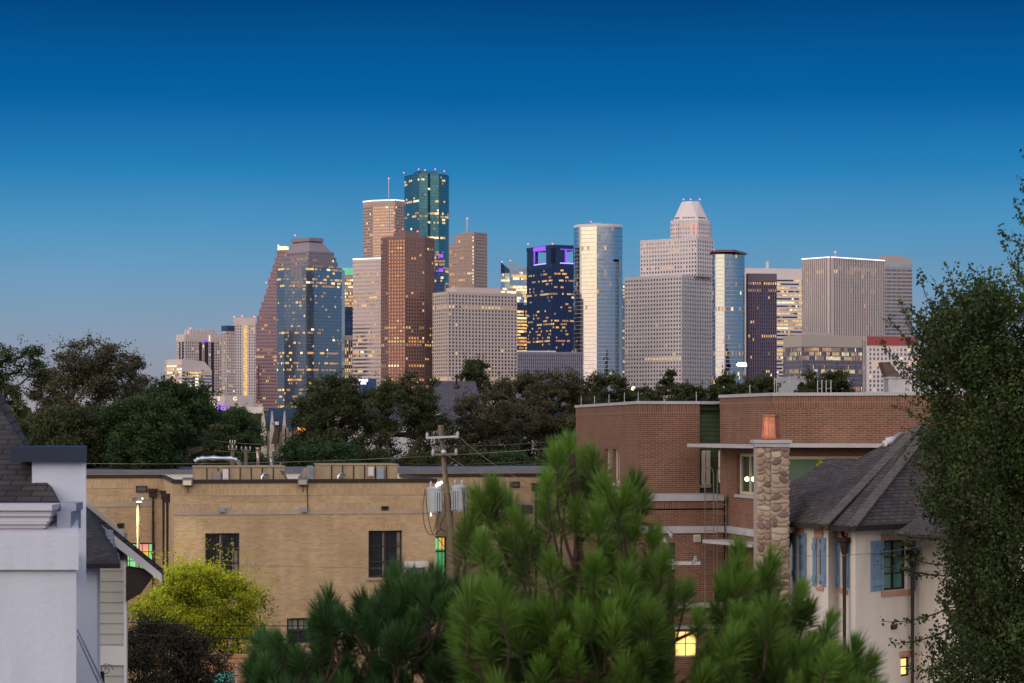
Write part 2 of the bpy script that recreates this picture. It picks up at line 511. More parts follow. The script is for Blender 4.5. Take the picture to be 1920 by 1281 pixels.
G_DARK = glass('dark_office_glass', (0.13, 0.15, 0.22), 0.10)
G_BLUE = glass('blue_office_glass', (0.27, 0.33, 0.39), 0.06)
G_BLUED = glass('deep_blue_glass', (0.10, 0.16, 0.30), 0.08)
G_NAVY = glass('navy_glass', (0.05, 0.07, 0.16), 0.10)
G_TEAL = glass('teal_glass', (0.10, 0.27, 0.30), 0.07)
G_BRONZE = glass('bronze_glass', (0.34, 0.24, 0.22), 0.10)
G_PALE = glass('pale_blue_glass', (0.45, 0.55, 0.66), 0.06)
G_COPPER = glass('copper_tinted_glass', (0.36, 0.19, 0.13), 0.12)
G_SILVER = glass('silver_glass', (0.62, 0.66, 0.72), 0.04, 1.0)
G_GREY = glass('grey_glass', (0.24, 0.23, 0.30), 0.12)
W_BEIGE = stone('beige_granite', (0.50, 0.43, 0.41)); W_PINK = stone('pink_granite', (0.34, 0.22, 0.24))
W_BROWN = stone('brown_granite', (0.21, 0.135, 0.135)); W_PALE = stone('pale_limestone', (0.56, 0.50, 0.51))
W_WHITE = stone('white_concrete', (0.62, 0.58, 0.60)); W_ROSE = stone('rose_granite', (0.42, 0.33, 0.32))
W_PLUM = stone('plum_granite', (0.13, 0.10, 0.15)); W_MAUVE = stone('mauve_concrete', (0.20, 0.20, 0.27))
W_TAN = stone('tan_concrete', (0.38, 0.34, 0.33)); W_SLATE = stone('slate_stone', (0.24, 0.21, 0.25))
W_RED = stone('red_roof_metal', (0.30, 0.07, 0.08)); W_GLINE = mottled('pale_mullion_metal', (0.42, 0.48, 0.56), 0.35, 0.05, 0.1, 0.5)
W_BLUEG = glass('blue_spandrel_glass', (0.20, 0.26, 0.34), 0.12); W_TEALG = glass('teal_spandrel_glass', (0.09, 0.21, 0.25), 0.14)
W_NAVYG = glass('navy_spandrel_glass', (0.05, 0.07, 0.14), 0.15); W_BACK = stone('grey_concrete', (0.3, 0.28, 0.3))

# 1 ribbon-windowed office with a cut corner, far left
Y = 2300
t = Tower('office_building', 'low ribbon windowed office with sloped cut roof at far left of the skyline', 345, Y, W_PALE, G_GREY, 1, p=0.1, hot=0.3, hotp=0.5, litw=(3, 6, 2, 0), cat='office building')
pt = [(gx(303, Y), Y + 22), (gx(311, Y), Y + 8), (gx(341, Y), Y), (gx(392, Y), Y + 20), (gx(380, Y), Y + 60), (gx(310, Y), Y + 60)]
t.block(pt, 694, [(5.9, 2, dict(wr=1, hr=0.5)), (5.9, 6, dict(wr=1, hr=0.5)), (5.9, 9, dict(wr=1, hr=0.45, force=lambda k, b, nf, nb, r: 3 if b == 4 else None))])
m_ = [(gx(303, Y), Y + 22), (gx(311, Y), Y + 8), (gx(341, Y), Y), (gx(360, Y), Y + 8), (gx(352, Y), Y + 60), (gx(310, Y), Y + 60)]
t.wall.prism(m_, gz(694, Y), gz(674, Y))
for k_ in range(2): t.facade(m_[k_], m_[k_ + 1], gz(694, Y), gz(682, Y), 2, 6, wr=1, hr=0.5)
t.wall.hexa([(gx(360, Y), Y + 8, gz(694, Y)), (gx(392, Y), Y + 20, gz(694, Y)), (gx(382, Y), Y + 60, gz(694, Y)), (gx(352, Y), Y + 60, gz(694, Y)),
             (gx(360, Y), Y + 8, gz(675, Y)), (gx(379, Y), Y + 16, gz(677, Y)), (gx(370, Y), Y + 60, gz(677, Y)), (gx(352, Y), Y + 60, gz(675, Y))])
t.done()
# 2 stepped beige hotel
Y = 2500
t = Tower('hotel_tower', 'beige hotel tower with stepped crown behind the low ribbon windowed office', 370, Y, [W_PALE, W_SLATE], G_DARK, 2, p=0.05, hot=0.0, individual=True)
pb = rect_pts(331, 347, 415, Y, 38)
t.block(pb, 627, [(5.4, 5, dict(wr=0.5, hr=0.62)), (5.4, 17, dict(wr=0.5, hr=0.6))], para=12)
t.block(rect_pts(346, 358, 403, Y + 4, 38), 618, [None, None], zbase=gz(640, Y))
for a, b in ((373, 378), (383, 390), (395, 400)):
    A_, B_ = line_px(pb[1], pb[2], a), line_px(pb[1], pb[2], b)
    t.extra('glass_bay', G_DARK, lambda m: m.obox(A_, B_, 0, 0.75, 0, gz(641, Y)))
for a in (337, 342):
    A_, B_ = line_px(pb[0], pb[1], a), line_px(pb[0], pb[1], a + 2.6)
    t.extra('glass_bay', G_DARK, lambda m: m.obox(A_, B_, 0, 0.75, 0, gz(641, Y)))
for i in range(9):
    A_ = line_px(pb[1], pb[2], 348 + i * 7); B_ = line_px(pb[1], pb[2], 349.6 + i * 7)
    t.wall.obox(A_, B_, 0, 0.9, gz(640, Y), gz(617, Y))
t.extra('crown_light', PURPLE_GLOW, lambda m: m.obox(line_px(pb[1], pb[2], 382), line_px(pb[1], pb[2], 390), 0.2, 1.0, gz(639.6, Y), gz(636.5, Y)))
t.extra('crown_light', LIT[2], lambda m: m.obox(line_px(pb[1], pb[2], 391), line_px(pb[1], pb[2], 393), 0.2, 1.1, gz(640, Y), gz(628, Y)))
t.beacon(357, 616); t.done()
# 3 apartment tower with the lit stair strip
t = Tower('apartment_tower', 'slim beige apartment tower with a lit vertical strip of windows beside the stepped pink tower', 447, Y - 60, [W_PALE, G_BLUED], G_DARK, 3, p=0.06, hot=0, individual=True)
Y = 2440
pb = rect_pts(438, 440, 479, Y, 12)
t.block(pb, 596, [None, (5.3, 9, dict(wr=0.42, hr=0.55, force=lambda k, b, nf, nb, r: 0 if b < 6 else None))], para=12)
pc = rect_pts(415, 425, 444, Y - 6, 40)
t.block(pc, 622, [(5.3, 4, dict(wr=0.6, hr=0.8)), (5.3, 5, dict(wr=0.5, hr=0.6))], para=2)
t.extra('glass_crown', G_BLUED, lambda m: m.prism(rect_pts(415, 425, 443, Y - 6.5, 40), gz(627, Y), gz(611, Y)))
A_, B_ = line_px(pb[1], pb[2], 457), line_px(pb[1], pb[2], 463.5)
t.wall.obox(line_px(pb[1], pb[2], 453), line_px(pb[1], pb[2], 467), 0, 0.62, 0, gz(597, Y))
for k in range(30):
    z = gz(611 + k * 4.9, Y); t.extra('lit_landing', LIT[0], lambda m: m.obox(A_, B_, 0.5, 0.85, z - 2.0, z))
t.beacon(439, 594); t.beacon(454, 593); t.beacon(477, 594); t.done()
# 4 city hall with clocks
Y = 2150
t = Tower('city_hall', 'low pale city hall with round clocks and purple lit fins', 437, Y, [W_PALE, W_WHITE], G_GREY, 4, p=0.1, hot=0, individual=True, cat='building')
pb = rect_pts(384, 386, 492, Y, 12)
t.block(pb, 757, [None, (9, 20, dict(wr=0.25, hr=0.3))])
pc = rect_pts(392, 422, 475, Y - 14, 35)
t.block(pc, 743, [(26, 5, dict(wr=0.4, hr=0.55)), (26, 9, dict(wr=0.4, hr=0.55))], para=9)
for px_, P_, Q_ in ((411.5, pc[0], pc[1]), (440, pc[1], pc[2])):
    c = line_px(P_, Q_, px_); d = Vector((Q_[0] - P_[0], Q_[1] - P_[1])).normalized(); n = Vector((d.y, -d.x)); z = gz(748, Y)
    def face(m, rr, o0, o1):
        ring = [(c[0] + d.x * rr * math.cos(a), c[1] + d.y * rr * math.cos(a), z + rr * math.sin(a)) for a in [2 * math.pi * i / 20 for i in range(20)]]
        fr = [(p[0] + n.x * o1, p[1] + n.y * o1, p[2]) for p in ring]; bk = [(p[0] + n.x * o0, p[1] + n.y * o0, p[2]) for p in ring]
        m.poly(fr)
        for i in range(20): m.poly([bk[i], bk[(i + 1) % 20], fr[(i + 1) % 20], fr[i]])
    ck = t.extra('clock', LIT[2], lambda m: face(m, 1.75, 0.5, 0.8))
    t.extra('clock_face', W_SLATE, lambda m: face(m, 0.95, 0.5, 0.9), ck)
for i, px_ in enumerate((402, 410, 414, 419, 424)):
    c = line_px(pc[0], pc[1], px_) if px_ < 422 else line_px(pc[1], pc[2], px_)
    t.extra('purple_fin', PURPLE_GLOW if i else WHITE_LED, lambda m: m.box(c[0] - 0.35, c[1] - 1.6, 0, c[0] + 0.35, c[1] - 1.0, gz(757, Y)))
t.done()
t = Tower('annex_building', 'plain white flat roofed block right of the city hall', 480, 2100, W_WHITE, G_GREY, 5, p=0, hot=0, cat='building')
t.block(rect_pts(464, 466, 494, 2100, 10), 763, [None, None]); t.wall.box(gx(484, 2099), 2098, 0, gx(493, 2099), 2105, gz(769, 2099)); t.done()
t = Tower('brick_block', 'low mauve brick block between the ribbon windowed office and the city hall', 380, 2200, W_MAUVE, G_GREY, 6, p=0, hot=0, cat='building')
t.block(rect_pts(366, 368, 394, 2200, 10), 742, [None, (6, 10, dict(wr=.5, hr=.5))], para=4); t.done()
# 5 stepped pink granite tower
Y = 2800
t = Tower('stepped_tower', 'pink granite tower whose left edge climbs in many small steps', 505, Y, W_PINK, G_GREY, 7, p=0.035, hot=0.1, hotp=0.4, litw=(6, 4, 1, 2))
steps = [(519, 469), (515, 483), (511, 496), (507, 509), (503, 522), (499, 541), (495, 553), (490, 566), (486, 579), (482, 592), (478, 605), (477, 684), (467, 757 + 70)]
for i in range(12):
    xl, yt = steps[i]; yb = steps[i + 1][1] if i < 11 else 826
    xl = xl if i < 11 else 472
    P, Q = (gx(xl, Y), Y), (gx(545, Y), Y); zt, zb = gz(yt, Y), gz(yb, Y)
    t.wall.prism([P, Q, (Q[0], Y + 45), (P[0], Y + 45)], max(0, zb), zt)
    nf = max(1, round((yb - yt) / 6.4)); t.facade(P, Q, zb, zt, nf, round((545 - xl) / 2.9), wr=0.62, hr=0.5)
t.wall.box(gx(467, Y), Y - 3, 0, gx(484, Y), Y + 30, gz(684, Y)); t.facade((gx(467, Y), Y - 3), (gx(484, Y), Y - 3), gz(780, Y), gz(684, Y), 15, 6, wr=.62, hr=.5)
t.extra('lit_crown', LIT[2], lambda m: (m.box(gx(522, Y), Y - 1, gz(469, Y), gx(540, Y), Y + 8, gz(462, Y)), m.box(gx(521, Y), Y - 2, gz(470, Y), gx(523, Y), Y, gz(459, Y))))
t.beacon(499, 530); t.done()
# 6 blue glass tower with granite mansard top
Y = 2600
t = Tower('glass_tower', 'blue glass tower with dark right face and grey granite mansard top', 577, Y, [W_BLUEG, W_SLATE, W_NAVYG], G_BLUE, 8, p=0.05, hot=0.3, hotp=0.26, litw=(5, 6, 1, 1))
pb = [(gx(517, Y), Y + 14), (gx(533, Y), Y + 1), (gx(574, Y), Y), (gx(588, Y), Y + 4), (gx(637, Y), Y + 30), (gx(637, Y), Y + 80), (gx(530, Y), Y + 80)]
t.block(pb, 500, [(6.3, 7, dict(wr=0.94, hr=0.62, d1=0.1, d2=0.12)), (6.3, 19, dict(wr=0.94, hr=0.62, d1=0.1, d2=0.12)), (6.3, 6, dict(wr=0.94, hr=0.62, d1=0.1, d2=0.12)), (6.3, 24, dict(wr=0.88, hr=0.62, d1=0.1, d2=0.12))])
A_, B_ = pb[3], pb[4]
s5 = [(524, 577, 633, 489), (529, 578, 630, 480), (534, 579, 626, 471)]
for a, b, c, yy in s5:
    t.block(rect_pts(a, b, c, Y - 3 + 3, 42), yy, [(6.0, 14, dict(wr=0.6, hr=0.55)), (6.0, 14, dict(wr=0.6, hr=0.55))], zbase=gz(502, Y), mi=1)
lo, hi = rect_pts(538, 580, 622, Y + 4, 42), rect_pts(549, 580, 603, Y + 22, 42)
t.wall.prism(lo, gz(471, Y), gz(449, Y), 1, top=hi)
t.wall.prism(rect_pts(545, 580, 607, Y + 18, 42), gz(449.5, Y), gz(443, Y), 1)
for i in range(3):
    a = 546 + i * 7; P_, Q_ = line_px(pb[1], pb[2], a), line_px(pb[1], pb[2], a + 6)
    t.extra('granite_pier', W_SLATE, lambda m: m.obox(P_, Q_, 0, 0.6, gz(520 + 10 * i, Y), gz(500, Y)))
    P2, Q2 = line_px(pb[1], pb[2], 573 - i * 5), line_px(pb[1], pb[2], 574 - i * 5 + 1)
t.beacon(553, 441.5, Y + 20); t.done()
# 7 towers in the gap left of the white ribbon tower
Y = 3300
t = Tower('lit_tower', 'brightly lit tower with green roof squeezed between the mansard tower and the white ribbon tower', 650, Y, W_ROSE, G_BRONZE, 9, p=0.5, hot=0.8, hotp=0.85, litw=(3, 2, 6, 0))
t.block(rect_pts(636, 640, 668, Y, 20), 515, [None, (6.2, 9, dict(wr=0.75, hr=0.6))])
t.extra('green_roof', principled('green_lit_roof', (0.2, 0.5, 0.4), 0.5, 0, .3, (0.15, 0.85, 0.5), 0.35), lambda m: m.prism(rect_pts(642, 645, 668, Y, 20), gz(516, Y), gz(502, Y)))
t.done()
t = Tower('glass_block', 'navy glass block left of the white ribbon tower', 650, 3000, W_NAVYG, G_BLUED, 10, p=0.01, hot=0)
t.block(rect_pts(636, 638, 668, 3000, 15), 575, [None, (6.4, 8, dict(wr=.95, hr=.85, d1=.1, d2=.1))]); t.done()
t = Tower('striped_block', 'vertically striped concrete block with scattered lit windows left of the white ribbon tower', 650, 2750, W_TAN, G_NAVY, 11, p=0.15, hot=0.3, hotp=0.5)
t.block(rect_pts(636, 639, 668, 2750, 12), 629, [None, (6.6, 8, dict(wr=.55, hr=.92, d1=.2, d2=.9))], para=9); t.done()
# 8 white ribbon tower
Y = 2500
t = Tower('ribbon_tower', 'white tower of horizontal window ribbons with a bright white roof edge', 692, Y, W_PALE, G_GREY, 12, p=0.015, hot=0.3, hotp=0.3, litw=(2, 8, 1, 1))
P4 = rect_pts(662, 721, 745, Y, 62)
t.block(P4, 483, [(7.3, 26, dict(wr=0.96, hr=0.5, d1=0.7, d2=0.2)), None], para=3)
t.extra('roof_light_line', WHITE_LED, lambda m: m.obox(P4[0], P4[1], 0.4, 0.9, gz(485, Y), gz(483, Y)))
t.done()
t = Tower('sign_building', 'dark low block with a white illuminated sign at the foot of the white ribbon tower', 682, 1500, G_BLUED, G_NAVY, 13, p=0, hot=0, cat='building')
t.block(rect_pts(672, 673, 706, 1500, 8), 710, [None, None])
sg = principled('white_sign_light', (.8, .8, .8), .5, 0, .3, (1, 1, 1), 2.2)
sr = t.extra('sign', G_NAVY, lambda m: m.box(gx(672.7, 1499), 1498.2, gz(721, 1499), gx(691, 1499), 1498.6, gz(710.6, 1499)))
def glyph(m):
    for j, (a, b, n, y0, y1) in enumerate(((673.4, 690, 8, 710.9, 715.4), (676.6, 687, 5, 716.2, 720.6))):
        w = (b - a) / n
        for i in range(n):
            x = a + i * w; m.box(gx(x, 1498), 1497.8, gz(y1, 1498), gx(x + w * 0.82, 1498), 1498.1, gz(y0, 1498))
t.extra('sign_lettering', sg, glyph, sr); t.done()
# 9 tall tower with white roof line and golden face
Y = 3260
t = Tower('tall_tower', 'tall grey granite tower with a white lit roof line and mast, golden centre face', 718, Y, [W_ROSE, W_SLATE], G_BRONZE, 14, p=0.05, hot=0.1, hotp=0.6, litw=(5, 3, 3, 0))
pb = [(gx(680, Y), Y + 15), (gx(699, Y), Y), (gx(742, Y), Y - 12), (gx(757, Y), Y + 3), (gx(757, Y), Y + 60), (gx(680, Y), Y + 60)]
t.block(pb, 378, [(5.6, 6, dict(wr=0.7, hr=0.55)), (5.6, 12, dict(wr=0.9, hr=0.6, d1=0.15, d2=0.15)), (5.6, 5, dict(wr=0.7, hr=0.55))], para=8)
for i in range(3): t.extra('roof_light_line', WHITE_LED, lambda m: m.obox(pb[i], pb[i + 1], 0.6, 1.1, gz(377.6, Y), gz(375.6, Y)))
t.mast(729, 336, 433, 1.3, Y - 20, WHITE_LED and METAL); t.done()
# 10 brown tower
Y = 2400
t = Tower('brown_tower', 'broad brown granite tower with square windows glowing orange on its left centre face', 762, Y, W_BROWN, G_COPPER, 15, p=0.04, hot=0.16, hotp=0.4, litw=(5, 2, 1, 3), individual=True)
pb = [(gx(713, Y), Y + 20), (gx(727, Y), Y + 7), (gx(760, Y), Y), (gx(795, Y), Y + 11), (gx(811, Y), Y + 28), (gx(811, Y), Y + 60), (gx(713, Y), Y + 60)]
wk = dict(wr=0.6, hr=0.58)
t.block(pb, 443, [(6.5, 4, wk), (6.5, 6, wk), (6.5, 7, wk), (6.5, 4, wk)], para=4)
t.block(rect_pts(738, 760, 786, Y + 12, 30), 432, [None, None])
t.beacon(740, 431); t.beacon(755, 430); t.beacon(783, 434); t.done()
# 11 teal glass tower
Y = 2840
t = Tower('teal_tower', 'tallest tower, teal glass with rounded faces and rooftop beacons', 798, Y, W_TEALG, G_TEAL, 16, p=0.05, hot=0.22, hotp=0.35, litw=(5, 3, 2, 0))
xs = [(756, 36), (762, 26), (772, 14), (786, 0), (802, 2), (806, 8), (822, 10), (834, 16), (840, 26)]
pb = [(gx(a, Y), Y + b) for a, b in xs] + [(gx(840, Y), Y + 60), (gx(756, Y), Y + 60)]
wk = dict(wr=0.92, hr=0.66, d1=0.12, d2=0.15)
t.block(pb, 325, [(5.7, max(1, round((xs[i + 1][0] - xs[i][0]) / 3.0)), wk) for i in range(8)], para=2)
t.wall.prism(rect_pts(776, 790, 822, Y + 10, 25), gz(325, Y), gz(318.5, Y)); t.wall.prism(rect_pts(768, 790, 835, Y + 14, 25), gz(325, Y), gz(322, Y))
for px_, py_ in ((757, 324), (785, 317.5), (797, 319), (816, 317.5), (833, 321)): t.beacon(px_, py_, Y + 12, 0.9)
t.done()
t = Tower('dark_glass_slab', 'narrow navy glass slab with a purple light between the brown tower and the beige stepped tower', 822, 2700, W_NAVYG, G_BLUED, 17, p=0.2, hot=0.3, hotp=0.5, litw=(4, 4, 1, 1))
t.block(rect_pts(800, 802, 834, 2700, 12), 473, [None, (6.2, 12, dict(wr=.9, hr=.7, d1=.1, d2=.3))])
for y_ in (477, 504): t.extra('purple_light', PURPLE_GLOW, lambda m: m.box(gx(823, 2690), 2688, gz(y_ + 6, 2690), gx(831, 2690), 2689, gz(y_, 2690)))
t.done()
# 12 beige stepped tower with antenna
Y = 3000
t = Tower('setback_tower', 'rose beige tower with setbacks on its left and a red tipped antenna', 875, Y, W_ROSE, G_BRONZE, 18, p=0.07, hot=0.12, hotp=0.4, litw=(3, 6, 1, 2))
M_ = rect_pts(834, 889, 913, Y, 50)
for xl, yt, yb in ((864, 435, 441), (850, 441, 458), (841, 458, 472), (834, 472, 830)):
    P = line_px(M_[0], M_[1], xl); pts = [P, M_[1], M_[2], M_[3]]
    z1, z0 = gz(yt, Y), max(0, gz(yb, Y)); t.wall.prism(pts, z0, z1)
    nf = max(1, round((yb - yt) / 6.0)); t.facade(P, M_[1], z0 if yb < 800 else gz(830, Y), z1, nf, max(3, round((889 - xl) / 3.2)), wr=.68, hr=.5, force=lambda k, b, nf, nb, r: (3 if r.random() < .6 else None) if b == nb - 1 else None)
    t.facade(M_[1], M_[2], z0 if yb < 800 else gz(830, Y), z1, nf, 9, wr=.55, hr=.5, force=lambda k, b, nf, nb, r: 0 if r.random() < .9 else None)
t.mast(876, 411, 436, 1.5); t.done()
# 13 beige square grid block
Y = 2350
t = Tower('grid_tower', 'broad beige block with a dense grid of small dark windows and a set back penthouse', 890, Y, W_BEIGE, G_DARK, 19, p=0.01, hot=0.1, hotp=0.5, litw=(4, 4, 0, 2), individual=True)
t.block(rect_pts(812, 840, 969, Y, 29), 547, [(6.75, 8, dict(wr=.58, hr=.62)), (6.75, 21, dict(wr=.55, hr=.62))], para=3)
t.wall.prism(rect_pts(836, 856, 939, Y + 22, 29), gz(548, Y), gz(536, Y)); t.done()
# 14 pale glass pair with slanted tops
Y = 3100
t = Tower('slanted_glass_tower', 'slim pale glass tower with slanted top and a dark left fin', 965, Y, [G_PALE, W_NAVYG], G_PALE, 20, p=0.12, hot=0.35, hotp=0.6, litw=(3, 3, 5, 0))
def slant(m, xa, xb, ya, yb, Y0, mi):
    m.hexa([(gx(xa, Y0), Y0, 0), (gx(xb, Y0), Y0 + 6, 0), (gx(xb, Y0), Y0 + 40, 0), (gx(xa, Y0), Y0 + 40, 0), (gx(xa, Y0), Y0, gz(ya, Y0)), (gx(xb, Y0), Y0 + 6, gz(yb, Y0)), (gx(xb, Y0), Y0 + 40, gz(yb, Y0)), (gx(xa, Y0), Y0 + 40, gz(ya, Y0))], mi)
slant(t.wall, 939, 955.5, 492, 505, Y, 1); slant(t.wall, 955.5, 992, 490, 503, Y - 2, 0)
t.facade((gx(955.5, Y), Y - 2), (gx(992, Y), Y + 4), 0, gz(504, Y), 60, 12, wr=.9, hr=.88, d1=.1, d2=.4)
t.facade((gx(939, Y), Y), (gx(955.5, Y), Y + 5.9), 0, gz(512, Y), 58, 6, wr=.9, hr=.7, d1=.1, d2=.4)
t.beacon(941, 491); t.beacon(957, 489); t.done()
t = Tower('curved_glass_block', 'short navy glass block with amber lit floors left of the purple crowned tower', 985, 2900, W_NAVYG, G_NAVY, 21, p=0.3, hot=0.35, hotp=0.95, litw=(6, 1, 2, 4))
t.block(rect_pts(962, 964, 1000, 2900, 14), 572, [None, (6.2, 12, dict(wr=.95, hr=.6, d1=.2, d2=.1))], para=8)
t.wall.prism(rect_pts(964, 966, 982, 2898, 14), gz(573, 2900), gz(568, 2900)); t.done()
# 15 dark tower with open purple lit crown
Y = 2700
t = Tower('purple_crowned_tower', 'navy glass tower with an open crown lit purple', 1033, Y, [W_NAVYG, W_BLUEG], G_NAVY, 22, p=0.09, hot=0.25, hotp=0.4, litw=(5, 6, 1, 4))
pb = rect_pts(988, 1036, 1095, Y, 28)
t.block(pb, 494, [(6.3, 20, dict(wr=.9, hr=.5, d1=.12, d2=.3)), (6.3, 20, dict(wr=.9, hr=.5, d1=.12, d2=.3))], para=8)
zt, zb = gz(466, Y), gz(494, Y)
for i, (a, b) in ((0, (988, 1003)), (0, (1024, 1036)), (1, (1036, 1059)), (1, (1078, 1095))):
    P_, Q_ = line_px(pb[i], pb[i + 1], a), line_px(pb[i], pb[i + 1], b); t.wall.obox(P_, Q_, -4, 0, zb, zt, 0)
t.wall.prism(rect_pts(987, 1036, 1098, Y - 1.5, 28), zt, gz(459, Y), 0)
for i, (a, b) in ((0, (1001, 1024)), (1, (1050, 1078))):
    P_, Q_ = line_px(pb[i], pb[i + 1], a), line_px(pb[i], pb[i + 1], b)
    t.extra('crown_light', principled('crown_glow_strip', (.4, .3, .9), .5, 0, .3, (.40, .26, 1.0), 1.6), lambda m: m.obox(P_, Q_, -0.4, 0.3, zb, zb + 1.2))
    t.extra('crown_ceiling_glow', PURPLE_GLOW, lambda m: m.obox(P_, Q_, -3.5, 0.9, zt - 1.0, gz(460, Y)))  # purple lamp wash on ceiling and slab front, built as a glowing band
for i, (a, b, y0, y1) in enumerate(((1001, 1003, 468, 490), (1059.5, 1062.5, 468, 491))):
    k = 0 if i == 0 else 1; P_, Q_ = line_px(pb[k], pb[k + 1], a), line_px(pb[k], pb[k + 1], b)
    t.extra('crown_wall_glow', PURPLE_GLOW, lambda m: m.obox(P_, Q_, -1, 0.2, gz(y1, Y), gz(y0, Y)))  # purple-lit wall beside the opening, its light built as a glowing strip
t.beacon(990, 458); t.beacon(1036, 457.5); t.done()
# 16 low ribbed block
Y = 2150
t = Tower('ribbed_block', 'low mauve block with vertical ribs in front of the purple crowned tower', 1025, Y, W_MAUVE, G_NAVY, 23, p=0.0, hot=0)
pb = rect_pts(969, 971, 1092, Y, 10)
t.block(pb, 660, [None, (6.9, 31, dict(wr=.5, hr=.62, d1=.1, d2=.9))], para=3)
t.extra('roof_edge', W_WHITE, lambda m: m.obox(line_px(pb[1], pb[2], 971), line_px(pb[1], pb[2], 1042), 0.3, 1.3, gz(660, Y), gz(657.8, Y))); t.done()


# 17 / 18 curved glass towers
def curved(name, label, x0, x1, ytop, Y, kw_ang, fpx, nb, seed, wall, **kw):
    t = Tower(name, label, (x0 + x1) / 2, Y, wall, kw.pop('gl', G_SILVER), seed, **kw)
    cx, rx = (x0 + x1) / 2, (x1 - x0) / 2; n = 26
    rxm = rx / FPX * Y; X0 = gx(cx, Y)
    ang = kw_ang; xq = [x0 + (x1 - x0) * i / n for i in range(n + 1)]; xq[1] = x0 + (x1 - x0) * .6 / n; y_ = 0.0; pts = [(gx(x0, Y), Y)]
    for i in range(n):
        xm = (xq[i] + xq[i + 1]) / 2; th = R(float(np.interp(xm, [a[0] for a in ang], [a[1] for a in ang])))
        y_ += math.tan(th) * (gx(xq[i + 1], Y) - gx(xq[i], Y)); pts.append((gx(xq[i + 1], Y), Y + y_))
    y0_ = min(p[1] for p in pts) - Y; pts = [(p[0], p[1] - y0_) for p in pts]
    ye = max(pts[0][1], pts[-1][1]); back = [(pts[-1][0] - rxm * .3, ye + 18), (X0, ye + 24), (pts[0][0] + rxm * .3, ye + 18)]
    z1 = gz(ytop, Y); t.wall.prism(pts + back, 0, z1)
    fh = fpx / FPX * Y; nf = int(z1 / fh)
    for i in range(n):
        w = math.dist(pts[i], pts[i + 1]); t.facade(pts[i], pts[i + 1], z1 - nf * fh, z1, nf, max(1, round(w / nb)), wr=1, hr=0.88, d1=0.3, d2=0.2)
    return t, pts


t, pts = curved('curved_glass_tower', 'tall rounded silver glass tower carrying a broad golden reflection', 1077, 1168, 424, 2400, [(1077, -82), (1083, -60), (1088, -43), (1092, -36), (1117, -20), (1121, 4), (1135, 14), (1168, 55)], 7.4, 3.5, 24,
                W_GLINE, p=0.015, hot=0.09, hotp=0.2, litw=(1, 8, 0, 2), gl=glass('silver_blue_glass', (0.44, 0.49, 0.55), 0.03, 1.0))
t.extra('roof_rim', W_WHITE, lambda m: m.prism([(p[0], p[1] - 0.3) for p in pts], gz(424, 2400), gz(419.5, 2400)))
t.wall.prism(rect_pts(1103, 1112, 1128, 2412, 20), gz(420, 2400), gz(416, 2400)); t.beacon(1108, 416, 2412, .7)
t.done()
t, pts = curved('overhang_glass_tower', 'rounded blue glass tower with a thin overhanging roof right of the white grid tower', 1337.5, 1398, 476, 2380, [(1337.5, -75), (1341, -50), (1344, -36), (1357, -20), (1360, 4), (1370, 14), (1398, 55)], 7.6, 3.5, 25,
                W_GLINE, p=0.015, hot=0.08, hotp=0.25, litw=(1, 6, 1, 2), gl=glass('steel_blue_glass', (0.38, 0.46, 0.54), 0.03, 1.0))
t.extra('roof_overhang', W_BROWN, lambda m: m.poly([(gx(1336, 2380), 2372, gz(470, 2380)), (gx(1375, 2380), 2370, gz(470, 2380)), (gx(1401, 2380), 2380, gz(474.5, 2380)), (gx(1401, 2380), 2420, gz(474.5, 2380)), (gx(1336, 2380), 2420, gz(470, 2380))])
        or m.poly([(gx(1336, 2380), 2372, gz(472, 2380)), (gx(1375, 2380), 2370, gz(472, 2380)), (gx(1401, 2380), 2380, gz(476, 2380)), (gx(1401, 2380), 2420, gz(476, 2380)), (gx(1336, 2380), 2420, gz(472, 2380))])
        or m.obox(g2(1336, 2371), (gx(1375, 2369), 2369), 0, .8, gz(472.3, 2370), gz(469.8, 2370)) or m.obox((gx(1375, 2369), 2369), (gx(1401, 2379), 2379), 0, .8, gz(472.3, 2370), gz(469.8, 2370), 0, gz(476.3, 2370), gz(474.2, 2370)))
sl = t.extra('sign', G_NAVY, lambda m: m.box(gx(1380, 2360), 2359.4, gz(688.5, 2360), gx(1401, 2360), 2359.8, gz(679, 2360)))
def glyph2(m):
    for i in range(8): m.box(gx(1380.4 + i * 2.5, 2359), 2358.6, gz(687.6 - (0 if i else 1.5), 2359), gx(1382.6 + i * 2.5, 2359), 2359.0, gz(682.2, 2359))
    for i in range(5): m.box(gx(1383 + i * 3.3, 2359), 2358.6, gz(681.6, 2359), gx(1385.4 + i * 3.3, 2359), 2359.0, gz(679.4, 2359))
t.extra('sign_lettering', sg, glyph2, sl)
t.beacon(1339, 469, 2375, .7); t.done()
t = Tower('hidden_block', 'sliver of a lit block between the golden curved tower and the white grid tower', 1168, 3000, W_BLUEG, G_BLUE, 26, p=0.2, hot=.3, hotp=.6)
t.block(rect_pts(1150, 1152, 1190, 3000, 12), 533, [None, (6.4, 12, dict(wr=.9, hr=.6))]); t.done()
